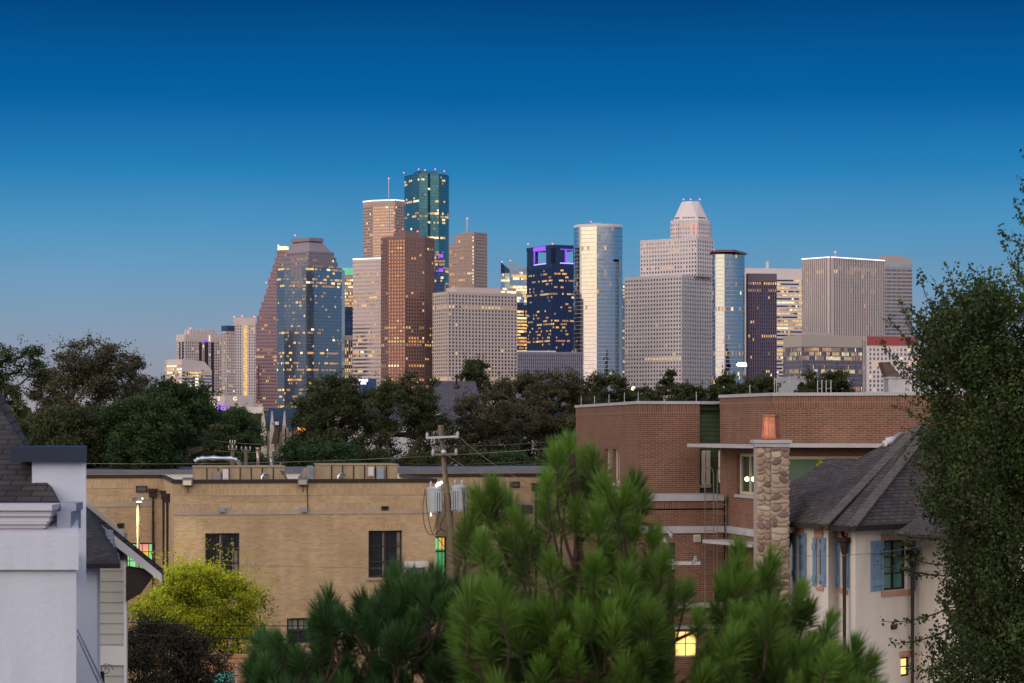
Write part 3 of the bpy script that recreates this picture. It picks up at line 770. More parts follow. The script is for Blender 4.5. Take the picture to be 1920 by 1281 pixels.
# 19 white grid tower with pyramid top
Y = 2450
t = Tower('pyramid_topped_tower', 'huge white grid tower stepping up to a slim shaft with a pyramid top', 1270, Y, [W_WHITE, W_BACK], G_GREY, 27, p=0.012, hot=0.02, hotp=0.5, litw=(2, 6, 0, 2), individual=True)
hotrow = lambda k, b, nf, nb, r: (1 if r.random() < .8 else 2) if (k == 19 and 7 <= b <= 20) else None
t.block(rect_pts(1172, 1278, 1338, Y, 49), 515, [(7.85, 20, dict(wr=.52, hr=.5, force=hotrow)), (7.85, 13, dict(wr=.55, hr=.52))], para=2)
t.block(rect_pts(1201, 1307, 1337.5, Y + 12, 49), 443, [(7.85, 20, dict(wr=.52, hr=.5, force=lambda k, b, nf, nb, r: 4 if (k in (0, 2, 6) and r.random() < .55) else None)), (7.85, 7, dict(wr=.55, hr=.52))], zbase=gz(517, Y), para=2)
Y2 = Y + 22
sh = [(gx(1260, Y2), Y2 + 16), (gx(1275, Y2), Y2 + 4), (gx(1309, Y2), Y2), (gx(1332, Y2), Y2 + 12), (gx(1337, Y2), Y2 + 24), (gx(1330, Y2), Y2 + 45), (gx(1268, Y2), Y2 + 45)]
t.block(sh, 412, [(7.85, 4, dict(wr=.5, hr=.5)), (7.85, 7, dict(wr=.5, hr=.5, force=lambda k, b, nf, nb, r: 4 if k == 0 else None)), (7.85, 6, dict(wr=.5, hr=.5)), None], zbase=gz(445, Y), para=3, Yt=Y2)
tp = [(gx(1281, Y2), Y2 + 22), (gx(1288, Y2), Y2 + 16), (gx(1298, Y2), Y2 + 14), (gx(1312, Y2), Y2 + 18), (gx(1316, Y2), Y2 + 24), (gx(1312, Y2), Y2 + 32), (gx(1284, Y2), Y2 + 32)]
bs = [(gx(1264, Y2), Y2 + 16), (gx(1276, Y2), Y2 + 6), (gx(1308, Y2), Y2 + 2), (gx(1329, Y2), Y2 + 13), (gx(1333, Y2), Y2 + 24), (gx(1328, Y2), Y2 + 42), (gx(1270, Y2), Y2 + 42)]
t.extra('pyramid_roof', W_WHITE, lambda m: m.prism(bs, gz(412, Y2), gz(375, Y2), top=tp))
for i in range(3):
    P_ = (bs[i][0] * .93 + tp[i][0] * .07, bs[i][1] * .93 + tp[i][1] * .07); Q_ = (bs[i + 1][0] * .93 + tp[i + 1][0] * .07, bs[i + 1][1] * .93 + tp[i + 1][1] * .07)
    n_ = (3, 5, 4)[i]
    for j in range(n_):
        a, b = (j + .9) / (n_ + 1.4), (j + 1.3) / (n_ + 1.4)
        A_ = (P_[0] + (Q_[0] - P_[0]) * a, P_[1] + (Q_[1] - P_[1]) * a); B_ = (P_[0] + (Q_[0] - P_[0]) * b, P_[1] + (Q_[1] - P_[1]) * b)
        t.extra('attic_window', G_NAVY, lambda m: m.obox(A_, B_, -1.5, 0.35, gz(408.3, Y2), gz(406, Y2)))
pk = principled('pink_uplight', (.6, .4, .4), .5, 0, .3, (1.0, .35, .35), .5)
for px_ in (1267, 1297, 1305): t.extra('red_uplight', pk, lambda m: m.box(gx(px_, Y2) - .5, Y2 - 1.2 + (10 if px_ < 1270 else 0), gz(440, Y2), gx(px_, Y2) + .5, Y2 - .6 + (10 if px_ < 1270 else 0), gz(419, Y2)))
for px_ in (1281.5, 1295, 1312): t.beacon(px_, 374, Y2 + 20, .9)
t.done()
# 20 plum tower
Y = 2400
t = Tower('plum_tower', 'dark plum ribbed tower with scattered amber windows right of the overhanging roof tower', 1428, Y, W_PLUM, G_NAVY, 28, p=0.035, hot=0.12, hotp=0.5, litw=(7, 1, 2, 3))
t.block(rect_pts(1399, 1402, 1456, Y, 9), 513, [None, (6.6, 13, dict(wr=.55, hr=.7, d1=.1, d2=1.0))], para=14); t.done()
# 21 white ribbon tower on the right
Y = 2950
t = Tower('lit_ribbon_tower', 'white tower with horizontal ribbons glowing yellow behind the plum tower', 1450, Y, W_WHITE, G_NAVY, 29, p=0.12, hot=0.45, hotp=0.75, litw=(8, 3, 3, 0))
t.block(rect_pts(1392, 1399, 1520, Y, 10), 503, [None, (6.9, 34, dict(wr=1, hr=.42, d1=.6, d2=.2, force=lambda k, b, nf, nb, r: (1 if k < 13 else None) if b == 28 else ((4 if 12 < k < 25 else None) if b == 22 else None)))], para=17)
t.wall.prism(rect_pts(1436, 1437, 1441, Y + 10, 10), gz(504, Y), gz(489, Y)); t.done()
# 22 vertically ribbed tower with lit roof edge
Y = 2700
t = Tower('vertical_ribbed_tower', 'wide pale tower of tall vertical ribs with a pinkish white lit roof edge', 1580, Y, W_PALE, G_NAVY, 30, p=0.02, hot=0.14, hotp=0.3, litw=(2, 7, 1, 0))
pb = rect_pts(1505, 1557, 1657, Y, 40)
kw = dict(wr=.5, hr=.9, d1=.1, d2=1.3)
t.block(pb, 482, [(6.9, 14, kw), (6.9, 23, kw)], para=2)
t.wall.obox(line_px(pb[0], pb[1], 1553), pb[1], 0, 1.5, 0, gz(484, Y)); t.wall.obox(pb[1], line_px(pb[1], pb[2], 1561), 0, 1.5, 0, gz(484, Y))
for i in range(2): t.extra('roof_light_line', WHITE_LED, lambda m: m.obox(pb[i], pb[i + 1], 0.8, 1.8, gz(483.2, Y), gz(481.4, Y)))
t.mast(1566, 474, 482, .7, Y + 4); t.done()
# 23 grid slab far right
Y = 2900
t = Tower('slab_tower', 'grey slab tower with wide window bays at the right end of the skyline', 1685, Y, [W_TAN, G_BLUE], G_GREY, 31, p=0.01, hot=0.0)
pb = rect_pts(1640, 1642, 1710, Y, 14)
t.block(pb, 484, [None, (7.0, 7, dict(wr=.93, hr=.6, d1=.5, d2=.9))], para=18)
t.extra('glass_attic', G_PALE, lambda m: m.obox(line_px(pb[1], pb[2], 1660), line_px(pb[1], pb[2], 1709.5), .3, 1.2, gz(500, Y), gz(495, Y)))
t.wall.prism(rect_pts(1650, 1652, 1690, Y + 10, 14), gz(485, Y), gz(478, Y)); t.done()
# 24 tan topped low block
Y = 2150
t = Tower('attic_block', 'low wide block with a tall blank tan attic above dark glass', 1540, Y, [W_TAN, W_MAUVE], G_NAVY, 32, p=0.03, hot=0.3, hotp=0.35, litw=(6, 2, 4, 2))
pb = rect_pts(1469, 1503, 1616, Y, 24); pw = rect_pts(1468.6, 1503, 1616.5, Y - .8, 24)
t.block(pb, 650, [(8.2, 16, dict(wr=.6, hr=.8, d1=.1, d2=.5, mi=1) if False else dict(wr=.6, hr=.8, d1=.1, d2=.5)), (8.2, 50, dict(wr=.6, hr=.8, d1=.1, d2=.5))], mi=1)
t.wall.prism(pw, gz(650, Y), gz(628, Y), 0); t.wall.prism(rect_pts(1495, 1510, 1560, Y + 20, 24), gz(629, Y), gz(622, Y), 0)
t.done()
# 25 white apartment block with red roof
Y = 2000
t = Tower('red_roofed_block', 'white apartment block with a red attic half hidden by the dark tree at right', 1668, Y, [W_WHITE, W_RED], G_GREY, 33, p=0.12, hot=0.1, hotp=.4, litw=(6, 2, 1, 3), individual=True, cat='apartment block')
pb = rect_pts(1625, 1628, 1722, Y, 12)
t.block(pb, 648, [None, (8.4, 13, dict(wr=.5, hr=.6))], para=2)
t.extra('red_attic', W_RED, lambda m: m.prism(rect_pts(1625.5, 1628, 1722, Y - .9, 12), gz(648, Y), gz(631, Y))); t.done()
t = Tower('grey_shed', 'long low grey metal roofed building above the brick parapet', 1500, 900, stone('grey_metal_sheet', (.32, .34, .38)), G_GREY, 34, p=0, hot=0, cat='building', group='low buildings below the skyline')
t.block(rect_pts(1446, 1448, 1595, 900, 6), 712, [None, None]); t.wall.prism(rect_pts(1452, 1500, 1590, 905, 6), gz(713, 900), gz(704, 900)); t.done()

# ------------------------------------------------------------------ ground
gm_ = mottled('ground_earth', (0.05, 0.055, 0.035), 0.95, 0.4, 0.02)
g = MB(); g.poly([(-9000, -3000, 0), (9000, -3000, 0), (9000, 14000, 0), (-9000, 14000, 0)])
tag(g.build('ground', gm_), kind='structure')
asph = mottled('asphalt', (0.05, 0.05, 0.052), 0.9, 0.2, 0.4)
g = MB(); g.poly([(-60, 68, 0.004), (60, 68, 0.004), (60, 80, 0.004), (-60, 80, 0.004)])
tag(g.build('road', asph), kind='structure')

# ------------------------------------------------------------------ tan brick school
TB1, TB2, TBM = (0.46, 0.335, 0.20), (0.34, 0.245, 0.145), (0.42, 0.335, 0.24)
M_TAN = brickwork('tan_brick', TB1, TB2, TBM, 0.22, 0.072, 0.009, var=0.16, vs=0.35, streak=.09)
M_TANS = brickwork('tan_soldier_brick', TB1, TB2, TBM, 0.22, 0.072, 0.008, rot=True, var=0.12, vs=0.6, offset=0.0)
M_BAND = mottled('limestone_band', (0.36, 0.30, 0.24), 0.85, 0.15, 2.0)
M_DKMET = mottled('dark_bronze_metal', (0.035, 0.028, 0.026), 0.45, 0.15, 3, 0.3)
M_WHT = mottled('white_painted_trim', (0.55, 0.56, 0.60), 0.6, 0.06, 2)
M_GRYM = mottled('grey_membrane', (0.12, 0.13, 0.16), 0.7, 0.15, 1)
M_BLK = principled('window_black', (0.012, 0.014, 0.02), 0.15, 0.0, 0.6)
M_FRAME = mottled('bronze_window_frame', (0.03, 0.022, 0.022), 0.5, 0.1, 3)
sa = R(10.5); ux, uy = math.cos(sa), math.sin(sa)
C0 = g2(326, 90.0)


def sc(u, v):  # school plan: u along the main front to the right, v back from it
    return (C0[0] + ux * u - uy * v, C0[1] + uy * u + ux * v)


UL = 9.85; VB = 9.8; ZP = 9.92
school = empty('brick_school', (*sc(5, 5), 0), 'two storey tan brick school with steel windows and flat roof', 'school building')
w = MB()
zb1, zb0, zs = gz(957, 90), gz(966, 90), gz(949, 90)
# front with holes: built as strips between openings (u0,u1,z0,z1)
opens = []


def u_at(px, v=0.0):
    P = line_px(sc(-30, v), sc(60, v), px); return (P[0] - sc(0, v)[0]) * ux + (P[1] - sc(0, v)[1]) * uy


def opening(pxl, pxr, pyt, pyb, v):
    u0, u1 = u_at(pxl, v), u_at(pxr, v); Yc = sc((u0 + u1) / 2, v)[1]
    return (u0, u1, gz(pyb, Yc), gz(pyt, Yc))


def wall_holes(m, v, ua, ub, z0, z1, holes, mi=0, depth=0.35):
    """brick wall in the plane v from ua to ub with rectangular holes and their reveals"""
    us = sorted({ua, ub, *[h[0] for h in holes], *[h[1] for h in holes]}); zz = sorted({z0, z1, *[h[2] for h in holes], *[h[3] for h in holes]})
    for i in range(len(us) - 1):
        for j in range(len(zz) - 1):
            uc, zc = (us[i] + us[i + 1]) / 2, (zz[j] + zz[j + 1]) / 2
            if any(h[0] < uc < h[1] and h[2] < zc < h[3] for h in holes): continue
            a, b = sc(us[i], v), sc(us[i + 1], v); m.poly([(*a, zz[j]), (*b, zz[j]), (*b, zz[j + 1]), (*a, zz[j + 1])], mi)
    for h in holes:
        a, b, a2, b2 = sc(h[0], v), sc(h[1], v), sc(h[0], v + depth), sc(h[1], v + depth)
        m.poly([(*a, h[2]), (*a2, h[2]), (*a2, h[3]), (*a, h[3])], mi); m.poly([(*b2, h[2]), (*b, h[2]), (*b, h[3]), (*b2, h[3])], mi)
        m.poly([(*a, h[2]), (*b, h[2]), (*b2, h[2]), (*a2, h[2])], mi); m.poly([(*a2, h[3]), (*b2, h[3]), (*b, h[3]), (*a, h[3])], mi)


def obl(m, v, u0, u1, o, z0, z1, mi=0, back=0.0):
    """box on the school front plane v: from o metres proud to `back` behind the plane"""
    m.obox(sc(u0, v), sc(u1, v), -back, o, z0, z1, mi)


H1 = opening(385, 449, 1000, 1084, 0); H2 = opening(691, 754, 995, 1083, 0); H3 = opening(538, 602, 1159, 1206, 0)
wall_holes(w, 0, 0, UL, 0, zb0, [H1, H2, H3])
w.poly([(*sc(0, 0), zb0), (*sc(UL, 0), zb0), (*sc(UL, 0), ZP - 0.5), (*sc(0, 0), ZP - 0.5)])
wall_left = []
HL = opening(231, 291, 1018, 1086, VB)
wall_holes(w, VB, -9, 0, 0, zb0, [HL])
w.poly([(*sc(-9, VB), zb0), (*sc(0, VB), zb0), (*sc(0, VB), ZP), (*sc(-9, VB), ZP)])
w.poly([(*sc(0, VB), 0), (*sc(0, 0), 0), (*sc(0, 0), ZP), (*sc(0, VB), ZP)])
w.poly([(*sc(UL, 0), 0), (*sc(UL, VB), 0), (*sc(UL, VB), ZP), (*sc(UL, 0), ZP)])
HR = opening(808, 837, 1006, 1090, VB)
wall_holes(w, VB, UL, 34, 0, zb0, [HR])
w.poly([(*sc(UL, VB), zb0), (*sc(34, VB), zb0), (*sc(34, VB), ZP), (*sc(UL, VB), ZP)])
w.poly([(*sc(-9, VB), ZP - .35), (*sc(34, VB), ZP - .35), (*sc(34, 30), ZP - .35), (*sc(-9, 30), ZP - .35)])
w.poly([(*sc(0, 0), ZP - .35), (*sc(UL, 0), ZP - .35), (*sc(UL, VB), ZP - .35), (*sc(0, VB), ZP - .35)])
w.build('wall', M_TAN, school)
m = MB()
obl(m, 0, 0.0, UL, 0.012, ZP - 0.5, ZP - 0.03); obl(m, VB, -9, 0, 0.012, ZP - .45, ZP - .03); obl(m, VB, UL, 34, .012, ZP - .45, ZP - .03)
for v_, a, b in ((0, 0, UL), (VB, -9, 0), (VB, UL, 34)): obl(m, v_, a, b, 0.010, zb1 + 0.002, zb1 + 0.24)
for h in (H1, H2, H3): obl(m, 0, h[0] - .05, h[1] + .05, 0.008, h[3], h[3] + 0.22)
m.build('soldier_course', M_TANS, school)
m = MB()
for v_, a, b in ((0, 0, UL), (VB, -9, 0), (VB, UL, 34)): obl(m, v_, a, b, 0.03, zb0, zb1)
m.build('stone_band', M_BAND, school)
m = MB(); obl(m, 0, -0.06, UL + .06, .07, ZP - .03, ZP + .1, 0, .3); obl(m, VB, -9, -.06, .07, ZP - .03, ZP + .1, 0, .3); obl(m, VB, UL + .06, 34, .07, ZP - .03, ZP + .1, 0, .3)
m.obox(sc(0, VB - .08), sc(0, .3), -.06, .07, ZP - .03, ZP + .098)
m.obox(sc(UL, .3), sc(UL, VB - .08), -.06, .07, ZP - .03, ZP + .098)
m.build('parapet_coping', M_DKMET, school)


def steel_window(parent, h, v, nx, nz, panes, name='window', inset=0.14, heavy=(), midz=()):
    """steel window: frame with glazing bars, panes behind"""
    f = MB(); L = h[1] - h[0]; H = h[3] - h[2]
    def bar(u0, u1, z0, z1, o=0.0): f.obox(sc(u0, v + inset), sc(u1, v + inset), -0.05, 0.0 + o, z0, z1)
    bar(h[0], h[1], h[2], h[2] + .06); bar(h[0], h[1], h[3] - .06, h[3]); bar(h[0], h[0] + .06, h[2], h[3], .003); bar(h[1] - .06, h[1], h[2], h[3], .003)
    for i in range(1, nx):
        u = h[0] + L * i / nx; t_ = .035 if i in heavy else .013; bar(u - t_, u + t_, h[2], h[3], .004 if i in heavy else .002)
    for j in range(1, nz):
        z = h[2] + H * j / nz; t_ = .03 if j in midz else .013; bar(h[0], h[1], z - t_, z + t_, .006 if j in midz else 0.001)
    fo = f.build(name, M_FRAME, parent)
    for (a, b, c, d, mat) in panes:
        p = MB(); P, Q = sc(h[0] + L * a, v + inset + .055), sc(h[0] + L * b, v + inset + .055)
        p.poly([(*P, h[2] + H * c), (*Q, h[2] + H * c), (*Q, h[2] + H * d), (*P, h[2] + H * d)]); p.build('pane', mat, fo)
    return fo


GL_WIN = principled('dark_window_glass', (0.015, 0.02, 0.03), 0.06, 0.0, 0.8)
GL_GREEN = principled('green_lit_room', (0.1, 0.4, 0.15), 0.4, 0, 0.3, (0.30, 0.80, 0.32), 0.75)
GL_DGREEN = principled('dim_green_lit_room', (0.1, 0.4, 0.15), 0.4, 0, 0.3, (0.10, 0.42, 0.16), 0.6)
GL_YEL = principled('yellow_lit_poster', (0.4, 0.3, 0.1), 0.4, 0, 0.3, (1.0, 0.55, 0.08), 0.75)
GL_PINK = principled('pink_lit_poster', (0.4, 0.2, 0.2), 0.4, 0, 0.3, (1.0, 0.35, 0.28), 0.75)
BLIND = mottled('grey_green_blind', (0.20, 0.24, 0.22), 0.7, 0.1, 3)
STONEIN = mottled('pale_curtain', (0.22, 0.19, 0.18), 0.8, 0.3, 4)
steel_window(school, H1, 0, 6, 3, [(0, .42, 0, 1, GL_WIN), (.42, .5, 0, 1, STONEIN), (.5, .8, 0, 1, GL_WIN), (.8, 1, 0, .6, STONEIN), (.8, 1, .6, 1, GL_WIN)], heavy=(3,), midz=(2,))
steel_window(school, H2, 0, 6, 3, [(0, .43, 0, 1, GL_WIN), (.43, .49, .05, 1, STONEIN), (.49, .86, 0, 1, GL_WIN), (.86, 1, 0, 1, STONEIN)], heavy=(3,), midz=(1,))
steel_window(school, H3, 0, 6, 2, [(0, 1, 0, .35, GL_WIN), (0, 1, .35, .55, M_BLK), (0, 1, .55, 1, BLIND)], heavy=(2, 4), midz=(1,))
steel_window(school, HL, VB, 5, 4, [(0, .42, 0, 1, GL_GREEN), (.42, .8, 0, .5, GL_DGREEN), (.42, .62, .5, 1, GL_PINK), (.62, .8, .5, .8, GL_YEL), (.62, .8, .8, 1, GL_PINK), (.8, 1, 0, 1, GL_GREEN)])
steel_window(school, HR, VB, 4, 3, [(0, .6, .72, 1, GL_GREEN), (.6, 1, .72, 1, GL_YEL), (0, 1, 0, .72, GL_DGREEN)], midz=(2,))
m = MB(); obl(m, 0, H2[0] - .1, H2[1] + .1, .08, H2[2] - .1, H2[2]); obl(m, 0, H3[0] - .1, H3[1] + .1, .08, H3[2] - .1, H3[2]); obl(m, 0, H1[0] - .1, H1[1] + .1, .08, H1[2] - .1, H1[2])
m.build('window_sill', M_BAND, school)


def grille(pxl, pxr, pyt, pyb, v, name, frame, inner=M_GRYM):
    o = opening(pxl, pxr, pyt, pyb, v); m = MB(); a, b, c, d = o
    obl(m, v, a, b, .06, c, c + .04); obl(m, v, a, b, .06, d - .04, d); obl(m, v, a, a + .04, .057, c, d); obl(m, v, b - .04, b, .057, c, d); obl(m, v, a + .03, b - .03, .02, c + .03, d - .03)
    f = m.build(name, frame, school); m = MB()
    for k in range(4):
        z = c + (d - c) * (k + .7) / 4.6; obl(m, v, a + .05, b - .05, .045, z - .02, z + .015)
    m.build('louvre', inner, f)


grille(255, 276, 911, 923, VB, 'wall_vent', M_FRAME); grille(956, 974, 903, 914, VB, 'wall_vent', M_FRAME); grille(977, 998, 948, 963, VB, 'wall_vent', M_FRAME)
grille(715, 728, 949, 957, 0, 'wall_vent', M_FRAME, M_BLK)
LB = mottled('pale_blue_box_metal', (0.24, 0.29, 0.36), 0.5, 0.1, 6)
for a, b in ((411, 423), (564, 576)):
    o = opening(a, b, 951, 961, 0); m = MB(); obl(m, 0, o[0], o[1], .14, o[2], o[3]); obl(m, 0, o[0] + .03, o[1] - .03, .17, o[2] + .03, o[3] - .03); m.build('junction_box', LB, school)
m = MB(); u_ = u_at(576.5); m.tube([(*sc(u_, -.05), ZP), (*sc(u_, -.05), gz(960, 90.5))], .022, 6); m.build('conduit', M_FRAME, school)


def downspout(parent, P, n, ztop, zbot, mat, jog=None):
    """conductor head, pipe with an optional sideways jog; P plan point, n unit vector out of the wall"""
    t = (-n[1], n[0]); m = MB()
    hw = .2
    def q(s_, o, z): return (P[0] + t[0] * s_ + n[0] * o, P[1] + t[1] * s_ + n[1] * o, z)
    for (a, b, z0, z1) in ((hw, .26, ztop - .12, ztop), (hw * .8, .2, ztop - .34, ztop - .12)):
        m.hexa([q(-a, 0, z0), q(a, 0, z0), q(a, b, z0), q(-a, b, z0), q(-a, 0, z1), q(a, 0, z1), q(a, b, z1), q(-a, b, z1)])
    hd = m.build('conductor_head', mat, parent); m = MB()
    path = [q(0, .1, ztop - .3)]
    if jog: path += [q(0, .1, ztop - jog[0]), q(jog[1], .1, ztop - jog[0] - .35)]
    path.append(q(jog[1] if jog else 0, .1, zbot)); m.tube(path, .055, 8); m.build('downspout', mat, parent)


nF = (uy, -ux); nL = (-ux, -uy)
downspout(school, sc(-.42, VB), nF, gz(917, 99), 0, M_FRAME, (1.0, .0))
downspout(school, sc(0, VB * .72), nL, gz(920, 97), 0, M_FRAME)
downspout(school, sc(0, VB * .34), nL, gz(926, 93), 0, M_FRAME)
downspout(school, sc(u_at(1004, VB), VB), nF, gz(905, 103), 0, M_FRAME, (.5, -.0))
# upper roof edge set back behind the parapet
up = MB(); up.obox(sc(-9, 22), sc(36, 22), -8, 0, ZP - .4, ZP - 0.08); up.build('upper_roof_fascia', M_WHT, school)
up = MB(); up.obox(sc(-9.05, 22), sc(36.05, 22), -8, .12, ZP - .08, ZP + .08); up.build('roof_edge', M_GRYM, school)


def floodlight(px, py, v, name, label, on):
    u0 = u_at(px, v); P = sc(u0, v - .22); Yc = P[1]; z = gz(py, Yc)
    r = empty(name, (P[0], P[1], z), label, 'floodlight', 'floodlights on the school parapet')
    m = MB(); m.hexa([(P[0] - .19, P[1] - .16, z - .13), (P[0] + .19, P[1] - .16, z - .13), (P[0] + .19, P[1] + .14, z - .16), (P[0] - .19, P[1] + .14, z - .16),
                      (P[0] - .19, P[1] - .1, z + .13), (P[0] + .19, P[1] - .1, z + .13), (P[0] + .19, P[1] + .14, z + .17), (P[0] - .19, P[1] + .14, z + .17)]); m.build('housing', M_GRYM, r)
    m = MB(); m.hexa([(P[0] - .15, P[1] - .185, z - .11), (P[0] + .15, P[1] - .185, z - .11), (P[0] + .15, P[1] - .14, z - .11), (P[0] - .15, P[1] - .14, z - .11),
                      (P[0] - .15, P[1] - .15, z + .06), (P[0] + .15, P[1] - .15, z + .06), (P[0] + .15, P[1] - .1, z + .06), (P[0] - .15, P[1] - .1, z + .06)])
    m.build('lens', principled('floodlight_lens', (.22, .21, .18), .3, 0, .5, (1, .85, .55), .25 if on else .01), r)
    m = MB(); m.tube([(P[0], P[1], z - .15), (P[0], P[1] + .1, z - .4)], .02, 6); m.build('bracket', M_FRAME, r)


floodlight(351.5, 904, 0, 'floodlight', 'boxy floodlight at the left corner of the school parapet', True)
floodlight(567, 903, 0, 'floodlight', 'flat dark floodlight at the middle of the school parapet above the conduit', False)

# rooftop units
M_HVAC = mottled('tan_hvac_paint', (0.30, 0.245, 0.165), 0.65, 0.18, 1.2, stretch=(3, 3, .5))
M_DUCT = principled('silver_duct', (0.5, 0.58, 0.66), 0.25, 0.9)


def hvac(px0, px1, pyt, v, label, slope_px, left):
    Yv = sc(4, v)[1]; u0, u1 = u_at(px0, v), u_at(px1, v); zt = gz(pyt, sc((u0 + u1) / 2, v)[1])
    r = empty('rooftop_unit', (*sc((u0 + u1) / 2, v + 1), ZP - .35), label, 'air handler', 'tan rooftop air handling units on the school')
    m = MB(); obl(m, v, u0, u1, 0, ZP - .3, zt - .05, 0, 2.2); n_ = max(3, int((u1 - u0) / .42))
    m.build('casing', M_HVAC, r); m = MB(); obl(m, v, u0 - .03, u1 + .03, .04, zt - .05, zt, 0, 2.2); m.build('lid', M_HVAC, r)
    m = MB()
    for i in range(1, n_):
        u = u0 + (u1 - u0) * i / n_; obl(m, v, u - .022, u + .022, .025, ZP - .3, zt - .06)
    m.build('panel_seam', M_FRAME, r)
    m = MB(); a, b = (u0, u_at(slope_px, v)) if left else (u1, u_at(slope_px, v)); zl = zt - .18
    A, B = sc(a, v), sc(b, v); A2, B2 = sc(a, v + 1.6), sc(b, v + 1.6); q = .45
    lo_, hi_ = (sc(b + (q if left else -q), v), sc(b + (q if left else -q), v + 1.6))
    if left: m.hexa([(*B, ZP - .3), (*A, ZP - .3), (*A2, ZP - .3), (*B2, ZP - .3), (*lo_, zl), (*A, zl), (*A2, zl), (*hi_, zl)])
    else: m.hexa([(*A, ZP - .3), (*B, ZP - .3), (*B2, ZP - .3), (*A2, ZP - .3), (*A, zl), (*lo_, zl), (*hi_, zl), (*A2, zl)])
    m.build('intake_hood', M_HVAC, r)
    return r, zt


r1, z1_ = hvac(367, 533, 874, 2.6, 'left tan rooftop air handling unit carrying the curved silver duct', 546, False)
r2, z2_ = hvac(601, 745, 870, 2.6, 'right tan rooftop air handling unit with two grey boxes', 556, True)
for rr, a, b, y0, y1, mt in ((r1, 399, 414, 884, 905, M_TAN and mottled('mauve_grey_box', (.25, .22, .23), .6, .1, 3)), (r1, 417, 428, 880, 899, M_WHT), (r2, 690, 700, 876, 893, M_WHT), (r2, 705, 719, 876, 904, LB)):
    m = MB(); u0, u1 = u_at(a, 2.6), u_at(b, 2.6); Yq = sc(u0, 2.6)[1]; obl(m, 2.6, u0, u1, .18, gz(y1, Yq), gz(y0, Yq)); obl(m, 2.6, u0 + .03, u1 - .03, .2, gz(y1, Yq) + .04, gz(y0, Yq) - .04); m.build('control_box', mt, rr)
for rr, a in ((r1, 497), (r2, 640)):
    m = MB(); P = sc(u_at(a, 2.3), 2.3); m.tube([(P[0] + .12, P[1] + .2, ZP - .1), (P[0] + .1, P[1], ZP + .18), (P[0] - .03, P[1] - .05, ZP + .3), (P[0] - .1, P[1], ZP + .15), (P[0] - .12, P[1], ZP - .2)], .075, 8); m.build('flexible_duct', M_DUCT, rr, True)
dct = []
Yd = sc(2, 3.6)[1]
for a, b in ((365, 865), (371, 861), (378, 859.5), (400, 859), (434, 860), (441, 861.5), (447, 866), (449, 873), (449, 880)):
    p = at(a, b, Yd); dct.append(p)
m = MB(); m.tube(dct, .105, 12); dd = m.build('curved_duct', M_DUCT, r1, True)
for px_, y0, y1, rr_, nm, mt in ((484, 843, 878, .085, 'flue_pipe', mottled('warm_metal_pipe', (.5, .4, .34), .35, .2, 4, .7)), (509, 857, 878, .09, 'vent_pipe', METAL)):  # warm mottled metal on the flue, grey metal on the vent
    p = at(px_, y0, 95.5); q = at(px_, y1, 95.5); m = MB(); m.tube([q, p], rr_, 10); m.tube([(p[0], p[1], p[2]), (p[0], p[1], p[2] + .08)], rr_ * 1.35, 10)
    tag(m.build(nm, mt, None, True, base=q), 'shiny warm metal flue pipe standing behind the left rooftop unit' if px_ == 484 else 'short grey vent pipe with cap behind the left rooftop unit', 'pipe')
m = MB(); P = sc(u_at(590, 3.5), 3.5); a_, b_ = u_at(577, 2.4), u_at(587, 2.4); obl(m, 2.4, a_, b_, .1, ZP - .2, gz(874, 93), 0, .3)
for i in range(4): obl(m, 2.4, a_ + .02 + i * .05, a_ + .04 + i * .05, .13, ZP - .2, gz(875, 93))
tag(m.build('condenser_unit', LB, None, base=(*sc(a_, 2.4), ZP)), 'narrow pale blue ribbed condenser between the two tan rooftop units', 'condenser')
# roof access frame beside the right window
wb = opening(757, 800, 1052, 1100, -.4); m = MB(); obl(m, -.4, wb[0], wb[1], .5, wb[3] - .22, wb[3]); obl(m, -.4, wb[0] + .03, wb[0] + .16, .45, wb[2], wb[3] - .22); obl(m, -.4, wb[1] - .13, wb[1] - .03, .45, wb[2], wb[3] - .22)
obl(m, -.4, wb[0] + .05, wb[1] - .05, -.1, wb[2], wb[3] - .22, 0, .3)
m.build('entry_canopy', M_WHT, school)

# ------------------------------------------------------------------ red brick building
RB1, RB2, RBM = (0.178, 0.084, 0.054), (0.118, 0.055, 0.037), (0.24, 0.17, 0.13)
M_RED = brickwork('red_brick', RB1, RB2, RBM, 0.25, 0.068, 0.009, var=0.15, vs=0.5, streak=.09)
M_REDS = brickwork('red_soldier_brick', RB1, RB2, RBM, 0.29, 0.078, 0.010, rot=True, var=0.1, vs=0.5, offset=0)
M_SIDING = None
M_GREEN = mottled('green_lap_siding', (0.072, 0.115, 0.062), 0.6, 0.12, 1.5)
M_LEDGE = mottled('pale_ledge_stone', (0.37, 0.38, 0.41), 0.7, 0.08, 1.5)
red = empty('red_brick_building', (9, 84, 0), 'three storey red brick building with pale ledges and a green siding strip', 'brick building')
ZR = 12.85; ZR2 = 13.05
A0 = g2(1080, 96.5); A1 = g2(1197, 80.5); A2 = g2(1312, 80.9); A3 = g2(1352, 81.4); A4 = g2(1350, 80.2); A5 = g2(1448, 75.0); A6 = (13.9, 73.3); A7 = (15.0, 100)
m = MB()


def wq(m, P, Q, z0, z1, mi=0): m.poly([(*P, z0), (*Q, z0), (*Q, z1), (*P, z1)], mi)


